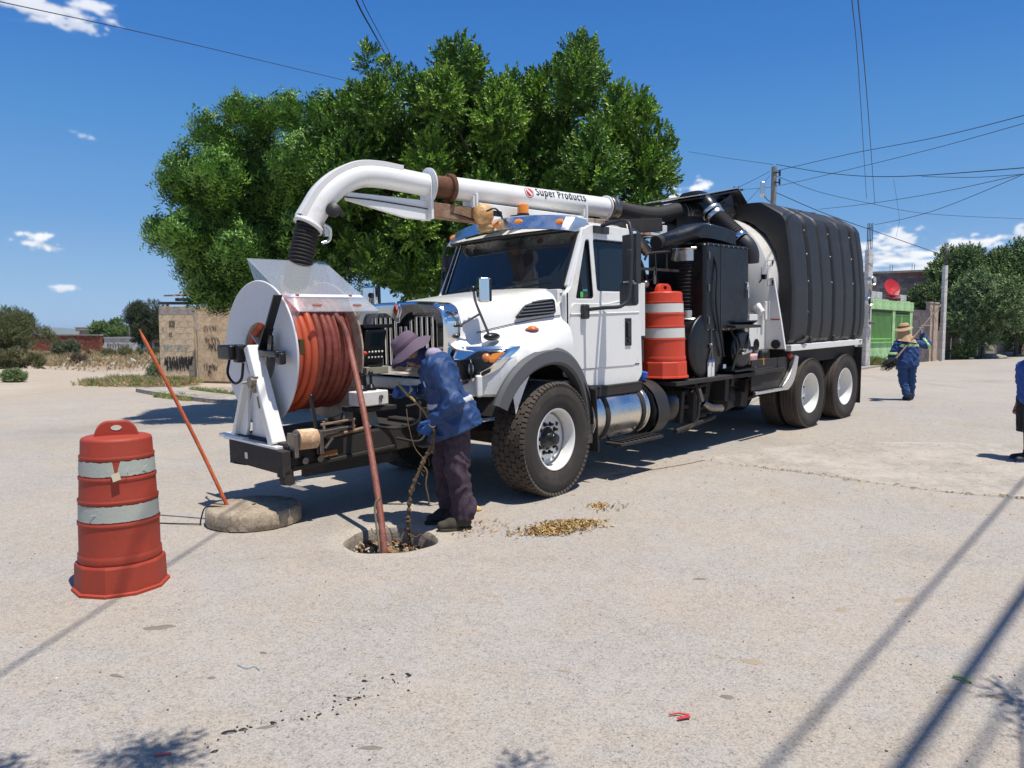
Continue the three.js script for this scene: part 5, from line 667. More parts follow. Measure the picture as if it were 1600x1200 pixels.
const dustTex2 = (() => { const L = layers(57, [[4, .5], [13, .5], [40, .5], [140, .45]]); return dataTex(512, (i, j, N) => { const l = L(i / N, j / N), t = sst(-.35, .5, l), d = .82 + t * .18; return [enc(d), enc(d * lerp(1.25, 1, t)), enc(d * lerp(1.35, 1, t))]; }, true, 2.2); })();
drum('dusty orange traffic drum with torn grey tape, standing alone on the road at left', [-2.50, 0, -4.62], .15, [0, 0], true).scale.set(.9, 1, .9);
{ // the one carried on the truck
  const p = V(-2.28, .99, -.90).applyMatrix4(truck.matrixWorld); const d = drum('bright orange and white traffic drum carried behind the cab of the truck', [p.x, p.y, p.z], .4, [.0, .0], false); d.scale.set(1.0, 1.06, 1.0); d.rotation.z = .02;
}
// ---------- manhole lid and the bar stuck in it ----------
{
  const t = thing('concrete_cover', 'thick round concrete manhole cover lying on the road with an orange bar stuck in it', 'manhole cover', [-2.21, 0, -6.22], 0);
  const rows = []; const N = 84; const prof = [[.02, .0], [.37, .0], [.388, .012], [.392, .06], [.388, .115], [.374, .138], [.355, .145], [.02, .147]]; prof.reverse();
  for (const [r, y] of prof) rows.push([...Array(N)].map((_, i) => { const a = i / N * 2 * PI, x = Math.cos(a), z = Math.sin(a), n = fbm(x * 2.2 + r * 3, y * 6, z * 2.2 + r * 3, 4) * (r > .1 ? .026 : 0), n2 = fbm(x * 9, y * 30, z * 9, 3) * (r > .3 ? .014 : 0); const q = r + n + n2; return [x * q, y + (y > .1 ? fbm(x * r * 6, 3, z * r * 6, 3) * .014 : 0), z * q]; }));
  obj('concrete_disc', [loft(rows, { closed: true, flip: false, crease: .9 })], M([.47, .375, .265], .95, 0, { map: mottleTex, bumpMap: fineBump, bumpScale: .008 }), t);
  const tie = tube([[.20 - .44, .146, .09], [-.36, .15, .12], [-.395, .06, .14], [-.40, .01, .15]], .006, 20, 6); obj('bar_shadow_strand', [tie, tube([[-.39, .012, .15], [-.7, .006, .1], [-.97, .006, .06]], .005, 10, 6)], mat.rubber, t);  // dark strands standing in for the bar's cast shadow on cover and road
  const b = obj('pry_bar', [tube([[-2.415, .10, -6.2], [-2.63, .58, -6.21], [-2.86, 1.08, -6.2], [-3.085, 1.55, -6.19]], .0155, 30, 10), cyl([-3.085, 1.55, -6.19], [-3.125, 1.64, -6.19], .0155, .004, 10)], M([.52, .13, .04], .6, 0, { map: rustTex })); tag(b, 'long orange steel bar leaning out of the concrete manhole cover', 'steel bar');
}
// ---------- root hanging from the worker's hands and a wire in the hole ----------
{
  const t = thing('root', 'long knotted muddy root held by the bending worker, hanging into the manhole', 'root', [0, 0, 0]); const r = rng(19);
  const P = [[-.935, 1.20, -6.0], [-.84, 1.10, -5.98], [-.73, 1.0, -5.94], [-.66, .90, -5.88], [-.62, .82, -5.86], [-.655, .70, -5.84], [-.72, .56, -5.83], [-.77, .44, -5.82], [-.81, .32, -5.81], [-.825, .20, -5.80], [-.83, .06, -5.80], [-.82, -.05, -5.82], [-.84, -.2, -5.78], [-.86, -.4, -5.75]];
  const up = obj('root_stem', [tube(P.slice(0, 5), .011, 30, 8)], M([.50, .38, .16], .8, 0, { map: dustTex, bumpMap: fineBump, bumpScale: .002 }), t); up.userData.label = 'pale peeled end of the root';
  const c = curve(P.slice(4)), g = [tube(P.slice(4, 9), .012, 40, 8), tube(P.slice(8), .007, 40, 7)];
  for (let i = 0; i < 60; i++) { const p = c.getPointAt(r() * .75), s = .007 + r() * .012; g.push(ball(p.x + (r() - .5) * .018, p.y, p.z + (r() - .5) * .018, s, 7, .6 + r() * 1.2)); }
  g.push(tube([[-.72, .56, -5.83], [-.68, .5, -5.83], [-.69, .40, -5.82], [-.67, .30, -5.81], [-.665, .24, -5.81]], .007, 24, 7), tube([[-.82, .0, -5.8], [-.77, -.02, -5.79], [-.73, .0, -5.8], [-.70, -.03, -5.8]], .005, 16, 6), tube([[-.70, .6, -5.83], [-.78, .7, -5.84], [-.83, .88, -5.86], [-.85, 1.0, -5.9]], .004, 16, 6)); for (let i = 0; i < 22; i++) { const p = c.getPointAt(r() * .8); g.push(tube([[p.x, p.y, p.z], [p.x + (r() - .5) * .05, p.y - .02, p.z + (r() - .5) * .05], [p.x + (r() - .5) * .07, p.y - .04 - r() * .04, p.z]], .003, 6, 5)); }
  obj('muddy_root', g, M([.20, .145, .075], .9, 0, { map: dustTex }), t);
  const w = obj('wire_rod', [tube([[-1.01, .34, -5.62], [-1.06, .28, -5.62], [-1.045, .1, -5.60], [-1.0, -.15, -5.55], [-.95, -.42, -5.5]], .009, 30, 7), tube([[-1.03, .05, -5.6], [-1.07, .07, -5.6], [-1.09, .1, -5.61]], .006, 10, 6)], M([.20, .18, .12], .8)); tag(w, 'thin bent grey wire sticking up out of the manhole beside the hose', 'wire');
}
// ---------- people ----------
const cloth = (c, o = {}) => M(c, .85, 0, { bumpMap: fineBump, bumpScale: .001, ...o });
const folds = (amp, f, seed) => (p) => { const w = 1.4 * PN.noise(p.x * f * .5, p.y * f * .4 + seed, p.z * f * .5), a = 1 - Math.abs(PN.noise(p.x * f + seed, p.y * f * .8 + w, p.z * f) * 2.2), b = 1 - Math.abs(PN.noise(p.x * f * .9 + p.y * f * .9, p.y * f * 1.1 - p.x * f * .5 + w, p.z * f * .8 + seed) * 2.4), c = PN.noise(p.x * f * 2.6, p.y * f * 2.2, p.z * f * 2.6 + seed); return amp * (1.0 - 1.0 * Math.max(0, a) ** 2 - .9 * Math.max(0, b) ** 2 + .35 * c); };
function hand(wrist, dir, curlAxis, s = 1, palmW = .042) { // gloved or bare hand: palm, four bent fingers, thumb
  const w = V(...wrist), d = V(...dir).normalize(), c = V(...curlAxis).normalize(), side = V().crossVectors(d, c).normalize(), pr = [];
  const at = (a, b, e) => { const p = w.clone().addScaledVector(d, a * s).addScaledVector(side, b * s).addScaledVector(c, e * s); return [p.x, p.y, p.z]; };
  pr.push([at(.0, 0, 0), at(.03, 0, 0), .026 * s, .030 * s]); for (const b of [-.027, -.009, .009, .027]) pr.push([at(.02, b * .7, 0), at(.078, b, 0), .017 * s, .0125 * s]);
  [[-.030, .066], [-.010, .076], [.010, .072], [.029, .056]].forEach(([b, L]) => { pr.push([at(.078, b, 0), at(.078 + L * .42, b, .016), .0115 * s, .0105 * s], [at(.078 + L * .42, b, .016), at(.078 + L * .40, b, .046), .0105 * s, .0095 * s], [at(.078 + L * .40, b, .046), at(.078 + L * .08, b * .9, .058), .0095 * s, .008 * s]); });
  pr.push([at(.015, -.028, .004), at(.05, -.052, .022), .015 * s, .0125 * s], [at(.05, -.052, .022), at(.082, -.046, .042), .0125 * s, .0095 * s]);
  return sdf(pr, .0042 * s, .008 * s);
}
function head(c, up, face, s = 1) { // skull, jaw, nose, eyes, ears
  const C = V(...c), u = V(...up).normalize(), f = V(...face).normalize(), r = V().crossVectors(u, f).normalize(); const at = (a, b, e) => { const p = C.clone().addScaledVector(f, a * s).addScaledVector(u, b * s).addScaledVector(r, e * s); return [p.x, p.y, p.z]; };
  const skin = [[at(-.02, .03, 0), at(.02, .03, 0), .082 * s, .078 * s], [at(.03, -.04, 0), at(.045, -.075, 0), .062 * s, .042 * s], [at(.0, -.03, .03), at(.0, -.03, -.03), .055 * s, .055 * s], [at(.088, .012, 0), at(.108, -.018, 0), .010 * s, .015 * s], [at(.088, -.052, .016), at(.088, -.052, -.016), .012 * s, .012 * s], [at(-.005, -.01, .076), at(-.02, .015, .080), .012 * s, .016 * s], [at(-.005, -.01, -.076), at(-.02, .015, -.080), .012 * s, .016 * s], [at(.078, .03, .03), at(.078, .03, -.03), .018 * s, .018 * s], [at(-.01, -.06, 0), at(-.02, -.15, 0), .052 * s, .056 * s]];
  const eyes = [-1, 1].map((k) => { const p = at(.082, .008, k * .032); return ball(p[0], p[1], p[2], .011 * s, 10); });
  return { skin: sdf(skin, .0065 * s, .02 * s), eyes };
}
{ // worker bending over the manhole, facing left
  const o = [-.45, 0, -6.05], P = (x, y, z) => [o[0] + x, o[1] + y, o[2] + z];
  const t = thing('person', 'worker in blue jacket and purple bucket hat bending over the manhole with a root', 'person', o); const W = (g) => { g.translate(-o[0], -o[1], -o[2]); return g; };
  const HC = P(-.375, 1.455, 0), UP = [-.62, .76, .05], FC = [-.76, -.60, .25];
  const hd = head(HC, UP, FC, .98);
  // body (one continuous figure, mostly clothed)
  const legs = [[P(-.02, .90, .08), P(.0, .48, .10), .085, .062], [P(.0, .48, .10), P(.055, .10, .09), .06, .04], [P(-.06, .90, -.09), P(-.13, .50, -.11), .085, .062], [P(-.13, .50, -.11), P(-.09, .10, -.15), .06, .04]];
  const armN = [[P(-.15, 1.33, .19), P(-.01, 1.06, .27), .052, .045], [P(-.01, 1.06, .27), P(-.19, .90, .20), .043, .03]], armF = [[P(-.22, 1.33, -.16), P(-.24, 1.10, -.20), .052, .045], [P(-.24, 1.10, -.20), P(-.42, 1.14, -.04), .043, .03]];
  obj('body', [W(sdf([...legs, ...armN, ...armF, [P(-.03, .95, 0), P(-.15, 1.28, 0), .12, .14], [P(-.17, 1.32, .12), P(-.20, 1.32, -.12), .07, .07], [P(-.17, 1.33, 0), P(-.27, 1.41, 0), .055, .052]], .016, .04)), W(hd.skin)], M([.26, .13, .075], .55), t);
  obj('eyes', hd.eyes.map(W), M([.03, .02, .02], .2), t);
  // face scarf of the same dark blue
  obj('face_scarf', [W(sdf([[P(-.42, 1.41, 0), P(-.445, 1.38, .01), .066, .052], [P(-.35, 1.42, 0), P(-.25, 1.41, 0), .075, .075]], .008, .02, { wrinkle: folds(.004, 26, 3) }))], cloth([.02, .03, .10]), t);
  // trousers
  const tr = [[P(-.0, .86, .075), P(.0, .50, .105), .115, .098], [P(.0, .50, .105), P(.055, .17, .09), .095, .10], [P(.055, .17, .09), P(.045, .12, .09), .10, .095], [P(-.05, .86, -.075), P(-.13, .50, -.11), .115, .098], [P(-.13, .50, -.11), P(-.085, .17, -.15), .095, .095], [P(-.01, .92, .05), P(-.05, .92, -.06), .12, .12]];
  obj('trousers', [W(sdf(tr, .0125, .03, { wrinkle: folds(.015, 7, 2), cut: (p) => .085 - p.y }))], cloth([.060, .036, .052], { map: mottleTex }), t);
  // jacket: loose, flaring towards its hem, sleeves bunched
  const jk = [[P(-.145, 1.30, .09), P(-.17, 1.30, -.09), .145, .145], [P(-.145, 1.30, .06), P(-.02, .88, .08), .15, .17], [P(-.17, 1.30, -.06), P(-.06, .88, -.07), .15, .165], [P(-.02, .98, .04), P(.06, .80, .05), .17, .175], [P(-.02, .98, 0), P(-.09, .75, .02), .17, .16], [P(-.18, 1.36, 0), P(-.235, 1.415, 0), .085, .075], [P(-.15, 1.34, .19), P(-.005, 1.06, .275), .088, .078], [P(-.005, 1.06, .275), P(-.14, .945, .225), .08, .062], [P(-.14, .945, .225), P(-.165, .925, .215), .062, .056], [P(-.22, 1.33, -.17), P(-.25, 1.11, -.21), .085, .075], [P(-.25, 1.11, -.21), P(-.385, 1.135, -.07), .074, .054]];
  const hem = (p) => (.705 + .42 * Math.max(0, p.x - (o[0] - .2))) - p.y;
  const blueC = cloth([.013, .047, .145], { roughness: .6 });
  obj('jacket', [W(sdf(jk, .0115, .035, { wrinkle: folds(.017, 7, 5), cut: (p) => Math.hypot(p.x - o[0] - .03, (p.z - o[2])) < .45 ? Math.max(hem(p), -9) : hem(p) }))], blueC, t);
  const infl = (k) => jk.map(([a, b, ra, rb]) => [a, b, ra + k, (rb ?? ra) + k]);
  obj('reflective_stripe', [W(sdf(infl(.003).slice(0, 6), .0115, .035, { wrinkle: folds(.017, 7, 5), cut: (p) => { const q = p.y - (o[1] + 1.055 + (p.x - o[0]) * .22); return Math.max(q - .024, -.024 - q); } }))], M([.55, .55, .53], .45), t);
  obj('chest_print', [-1, 0, 1].map((k) => bx(.012, .05, .004, P(-.22 + k * .03, 1.20, .172)[0] - o[0], 1.20 - o[1] + (k === 0 ? .008 : 0), .178, 0, -.35, .35, 0)), M([.4, .45, .55], .7), t);
  obj('collar', [W(sdf([[P(-.21, 1.435, .055), P(-.20, 1.435, -.05), .05, .05], [P(-.17, 1.425, .02), P(-.14, 1.41, 0), .06, .05]], .009, .03))], cloth([.34, .29, .38]), t);
  // bucket hat: crown tilted forward, wavy brim
  const hatM = cloth([.125, .085, .118], { bumpScale: .0015 });
  const U = V(...UP).normalize(), F0 = V(...FC).normalize(), R = V().crossVectors(U, F0).normalize(), F = V().crossVectors(R, U); const rowsH = []; for (const [r, h, w] of [[.002, .148, 0], [.05, .148, 0], [.083, .138, 0], [.098, .11, 0], [.108, .045, 0], [.110, .040, 0], [.150, .008, .5], [.182, -.028, 1], [.184, -.032, 1], [.150, .002, .5], [.108, .034, 0]]) rowsH.push([...Array(48)].map((_, i) => { const a = i / 48 * 2 * PI, hh = h + w * (.016 * Math.sin(2 * a + 1) + .008 * Math.sin(5 * a)) + (w ? 0 : .004 * Math.sin(4 * a)), p = V(HC[0] - o[0], HC[1], HC[2] - o[2]).addScaledVector(U, hh + .018).addScaledVector(F, Math.cos(a) * r * 1.12).addScaledVector(R, Math.sin(a) * r); return [p.x, p.y, p.z]; }));
  const hat = obj('bucket_hat', [loft(rowsH, { closed: true, crease: .8, flip: true })], hatM, t); obj('hat_band', [loft([[.1095, .05], [.1125, .052], [.1115, .075], [.106, .078]].map(([r, h]) => [...Array(48)].map((_, i) => { const a = i / 48 * 2 * PI, p = V(HC[0] - o[0], HC[1], HC[2] - o[2]).addScaledVector(U, h + .012).addScaledVector(F, Math.cos(a) * r * 1.12).addScaledVector(R, Math.sin(a) * r); return [p.x, p.y, p.z]; })), { closed: true, flip: false })], cloth([.10, .058, .085]), hat);
  // gloves with cream cuffs
  const gl = cloth([.022, .085, .27]); obj('glove', [W(hand(P(-.185, .90, .20), [-.55, -.75, -.1], [-.5, .2, -.85], 1.12))], gl, t); obj('glove', [W(hand(P(-.40, 1.135, -.05), [-.85, .1, .35], [-.1, -.55, .82], 1.12))], gl, t);
  const cuffM = cloth([.55, .48, .33]); obj('glove_cuff', [W(cyl(P(-.155, .935, .215), P(-.20, .88, .195), .052, .038, 18))], cuffM, t); obj('glove_cuff', [W(cyl(P(-.36, 1.13, -.085), P(-.415, 1.14, -.045), .046, .036, 18))], cuffM, t);
  // boots
  const bootM = M([.10, .088, .062], .85, 0, { map: dustTex, bumpMap: fineBump, bumpScale: .002 }); const boot = (h, toe, m) => { const a = V(...h), b = V(...toe), q = a.clone().lerp(b, .55); return [W(sdf([[[a.x, .06, a.z], [q.x, .055, q.z], .046, .05], [[q.x, .05, q.z], [b.x, .042, b.z], .05, .04], [[a.x, .06, a.z], [a.x - .01, .16, a.z], .048, .052], [[q.x, .06, q.z], [lerp(a.x, q.x, .4), .12, lerp(a.z, q.z, .4)], .05, .045]], .008, .025, { cut: (p) => .018 - p.y })), W(ext(rshape([[0, -.045], [.06, -.05], [.2, -.055], [.27, -.03], [.27, .03], [.2, .052], [.06, .045], [0, .042]], .03), .018, .003).rotateX(PI / 2).rotateY(-Math.atan2(b.z - a.z, b.x - a.x)).translate(a.x - (b.x - a.x) * .22, .022, a.z - (b.z - a.z) * .22))]; };
  const b1 = boot(P(.065, 0, .09), P(-.12, 0, .155)), b2 = boot(P(-.075, 0, -.15), P(-.235, 0, -.07)); obj('boot', b1, bootM, t); obj('boot', b2, M([.035, .033, .034], .7, 0, { map: dustTex }), t);
  obj('boot_lace', [...Array(4)].map((_, i) => W(span(P(-.0 - i * .018, .135 - i * .012, .06), P(-.01 - i * .018, .135 - i * .012, .145), .008, .006, 0))), M([.02, .02, .02], .9), t);
}
{ // sweeper walking away with a broom on the shoulder
  const X = 8.05, Z = -15.0, Y = gh(X, Z), o = [X, Y, Z], P = (x, y, z) => [o[0] + x, o[1] + y, o[2] + z];
  const t = thing('person', 'sweeper in blue suit and straw sun hat walking away with a broom over the shoulder', 'person', o); const W = (g) => { g.translate(-o[0], -o[1], -o[2]); return g; };
  const hd = head(P(-.06, 1.40, -.06), [-.08, 1, -.15], [-.25, -.15, -1], .95);
  obj('body', [W(sdf([[P(-.09, .78, 0), P(-.06, .42, -.02), .085, .062], [P(-.06, .42, -.02), P(.03, .08, .06), .06, .04], [P(.09, .78, 0), P(.12, .42, -.06), .09, .065], [P(.12, .42, -.06), P(.15, .08, -.10), .06, .04], [P(0, .82, 0), P(0, 1.15, -.02), .09, .10], [P(-.17, 1.14, -.02), P(-.28, .92, -.02), .055, .05], [P(-.28, .92, -.02), P(-.29, .78, -.12), .045, .035], [P(.18, 1.16, -.02), P(.43, 1.13, -.04), .055, .05], [P(.43, 1.13, -.04), P(.27, 1.40, -.06), .045, .035], [P(0, 1.2, -.02), P(-.05, 1.32, -.05), .06, .055]], .016, .04)), W(hd.skin)], M([.25, .13, .08], .6), t);
  obj('eyes', hd.eyes.map(W), M([.03, .02, .02], .2), t);
  const suit = cloth([.018, .055, .16]);
  obj('trousers', [W(sdf([[P(-.09, .80, 0), P(-.06, .42, -.02), .118, .088], [P(-.06, .42, -.02), P(.0, .10, .05), .084, .074], [P(.09, .80, 0), P(.13, .42, -.05), .118, .085], [P(.13, .42, -.05), P(.165, .10, -.09), .082, .07]], .013, .03, { wrinkle: folds(.015, 7, 8), cut: (p) => o[1] + .07 - p.y }))], suit, t);
  const jk = [[P(-.12, 1.10, -.02), P(-.09, .76, 0), .13, .135], [P(.11, 1.12, -.02), P(.10, .78, 0), .13, .135], [P(0, 1.1, -.02), P(0, .8, 0), .155, .155], [P(-.08, 1.18, -.02), P(.10, 1.2, -.02), .10, .10], [P(-.19, 1.14, -.02), P(-.29, .92, -.02), .09, .078], [P(-.29, .92, -.02), P(-.295, .82, -.08), .075, .06], [P(.19, 1.17, -.02), P(.43, 1.13, -.04), .09, .082], [P(.43, 1.13, -.04), P(.32, 1.33, -.06), .08, .06]];
  obj('jacket', [W(sdf(jk, .0125, .04, { wrinkle: folds(.016, 7, 11), cut: (p) => o[1] + .665 - p.y }))], cloth([.018, .055, .175]), t);
  const grow = (k) => jk.map(([a, b, ra, rb]) => [a, b, ra + k, rb + k]);
  const lime = M([.42, .62, .22], .5); obj('reflective_stripe', [W(sdf(grow(.004).slice(0, 4), .0125, .04, { wrinkle: folds(.016, 7, 11), cut: (p) => { const q = p.y - (o[1] + 1.135 + Math.abs(p.x - o[0]) * -.1); return Math.max(q - .028, -.028 - q); } }))], lime, t);
  obj('sleeve_stripe', [W(sdf(grow(.004).slice(4, 6), .0125, .04, { cut: (p) => { const q = p.y - (o[1] + .955); return Math.max(q - .025, -.025 - q); } }))], lime, t); obj('sleeve_stripe', [W(sdf(grow(.004).slice(6, 8), .0125, .04, { wrinkle: folds(.016, 7, 11), cut: (p) => { const q = (p.x - o[0] - .40) * .9 + (p.y - o[1] - 1.14) * .5; return Math.max(q - .028, -.028 - q, p.y - o[1] - 1.28); } }))], lime, t);
  const straw = cloth([.44, .29, .15]); const hr = []; for (const [r, h, w] of [[.003, .135, 0], [.06, .132, 0], [.09, .11, 0], [.105, .045, 0], [.108, .04, 0], [.15, .02, 1], [.175, -.004, 1], [.15, .012, 1], [.105, .032, 0]]) hr.push([...Array(40)].map((_, i) => { const a = i / 40 * 2 * PI; return [-.06 + Math.cos(a) * r, 1.445 + h + w * .018 * Math.sin(2 * a + .6) + Math.cos(a) * r * .16, -.06 + Math.sin(a) * r]; }));
  const hat = obj('sun_hat', [loft(hr, { closed: true, crease: .8, flip: true })], straw, t); obj('hat_band', [lathe([[.107, 0], [.110, .004], [.108, .03], [.104, .034]], 36, [-.06, 1.49, -.06], [-.16, 1, 0])], cloth([.16, .10, .05]), hat);
  obj('neck_flap', [loft([[1.475, .096, .10, -.06, -.06], [1.40, .112, .112, -.06, -.05], [1.32, .14, .125, -.05, -.03], [1.25, .185, .14, -.03, -.02], [1.19, .205, .155, -.02, -.01]].map(([y, rx, rz, cx, cz], k) => [...Array(48)].map((_, i) => { const a = i / 48 * 2 * PI, w = 1 + k * .014 * Math.sin(a * 7 + k * .4) + k * .01 * Math.sin(a * 12); return [cx + Math.cos(a) * rx * w, y - (k > 3 ? .03 * Math.cos(a) : 0), cz + Math.sin(a) * rz * w]; })), { closed: true, crease: 1.2 })], cloth([.50, .33, .18]), t);
  const gg = cloth([.22, .27, .28]); obj('glove', [W(hand(P(.30, 1.36, -.06), [-.35, .9, .1], [.2, .3, 1], 1.15))], gg, t); obj('glove', [W(hand(P(-.295, .82, -.08), [0, -.8, -.4], [1, 0, -.2], 1.1))], cloth([.02, .02, .025]), t);
  const shoe = (h, to) => W(sdf([[P(...h), P(...to), .048, .04], [P(h[0], h[1] + .02, h[2]), P(h[0], h[1] + .07, h[2]), .048, .05]], .009, .02, { cut: (p) => o[1] + .006 - p.y })); const sm = M([.03, .028, .028], .8, 0, { map: dustTex }); obj('shoe', [shoe([.035, .05, .07], [.02, .04, -.09])], sm, t); obj('shoe', [shoe([.155, .05, -.08], [.16, .04, -.24])], sm, t);
  // the broom: handle and black bristle head
  const b = thing('broom', 'black street broom with pale wooden handle carried over the sweeper\'s shoulder', 'broom', o); const h0 = [.64, 1.95, .02], h1 = [-.36, .80, .16];
  obj('broom_handle', [cyl(h1, h0, .018, .016, 12)], M([.46, .38, .28], .7, 0, { map: dustTex }), b);
  const g = []; const r = rng(29); for (let i = 0; i < 160; i++) { const a = r() * 2 * PI, q = Math.sqrt(r()); g.push(cyl([-.37 + Math.cos(a) * q * .05, .82 + Math.sin(a) * q * .05, .15 + (r() - .5) * .25], [-.46 + Math.cos(a) * q * .13 - r() * .05, .70 + Math.sin(a) * q * .11, .16 + (r() - .5) * .34], .008, .004, 5)); } obj('broom_bristles', [...g, bx(.12, .1, .26, -.375, .81, .15, 0, 0, .85, .02)], M([.012, .011, .01], .9), b);
}
{ // boy at the right edge of the picture, facing left
  const X = 5.88, Z = -8.3, Y = gh(X, Z), o = [X, Y, Z], P = (x, y, z) => [o[0] + x, o[1] + y, o[2] + z];
  const t = thing('person', 'boy in blue shirt, black shorts and sneakers standing at the right edge of the photo', 'person', o); const W = (g) => { g.translate(-o[0], -o[1], -o[2]); return g; };
  const hd = head(P(-.02, 1.28, 0), [0, 1, 0], [-1, -.1, .2], .95);
  obj('body', [W(sdf([[P(.02, .72, .08), P(-.02, .42, .09), .075, .055], [P(-.02, .42, .09), P(-.03, .07, .08), .052, .034], [P(.02, .72, -.08), P(.04, .42, -.09), .075, .055], [P(.04, .42, -.09), P(.05, .07, -.10), .052, .034], [P(.02, .76, 0), P(0, 1.02, 0), .085, .09], [P(0, 1.06, .15), P(.02, .83, .18), .042, .036], [P(.02, .83, .18), P(-.08, .64, .19), .034, .026], [P(0, 1.06, -.15), P(.02, .83, -.18), .042, .036], [P(.02, .83, -.18), P(-.04, .62, -.17), .034, .026], [P(0, 1.08, 0), P(-.01, 1.18, 0), .045, .045]], .013, .03)), W(hd.skin), W(hand(P(-.08, .64, .19), [-.3, -.9, 0], [-.3, 0, -1], .85)), W(hand(P(-.04, .62, -.17), [-.2, -.9, 0], [-.3, 0, 1], .85))], M([.36, .18, .10], .55), t); obj('eyes', hd.eyes.map(W), M([.02, .015, .015], .2), t);
  obj('hair', [W(sdf([[P(.0, 1.33, 0), P(.03, 1.32, 0), .086, .085], [P(.05, 1.28, 0), P(.05, 1.24, 0), .06, .045], [P(-.07, 1.36, 0), P(-.02, 1.375, 0), .03, .05]], .009, .02, { wrinkle: folds(.006, 40, 4) }))], M([.02, .014, .01], .7), t);
  obj('shirt', [W(sdf([[P(.01, 1.04, .05), P(.02, .72, .05), .125, .13], [P(.01, 1.04, -.05), P(.02, .72, -.05), .125, .13], [P(0, 1.07, .15), P(.02, .90, .18), .08, .076], [P(0, 1.07, -.15), P(.02, .90, -.18), .08, .076]], .012, .03, { wrinkle: folds(.008, 10, 21), cut: (p) => o[1] + .63 - p.y }))], cloth([.03, .09, .34]), t);
  obj('shorts', [W(sdf([[P(.02, .70, .07), P(-.01, .36, .09), .125, .12], [P(.02, .70, -.07), P(.04, .36, -.09), .125, .12]], .012, .03, { wrinkle: folds(.008, 10, 24), cut: (p) => o[1] + .33 - p.y }))], cloth([.016, .017, .021]), t);
  const shoe = (h, to) => W(sdf([[P(...h), P(...to), .045, .036], [P(h[0], h[1] + .02, h[2]), P(h[0] - .01, h[1] + .06, h[2]), .042, .042]], .008, .02, { cut: (p) => o[1] + .012 - p.y })); const sh = M([.014, .016, .02], .6); obj('sneaker', [shoe([-.02, .045, .08], [-.19, .036, .10])], sh, t); obj('sneaker', [shoe([.06, .045, -.10], [-.11, .036, -.10])], sh, t); obj('sneaker_sole', [[-.1, .09], [-.02, -.10]].map(([x, z]) => bx(.25, .02, .085, x, .010, z, 0, 0, 0, .008)), M([.05, .12, .32], .6), t);
}
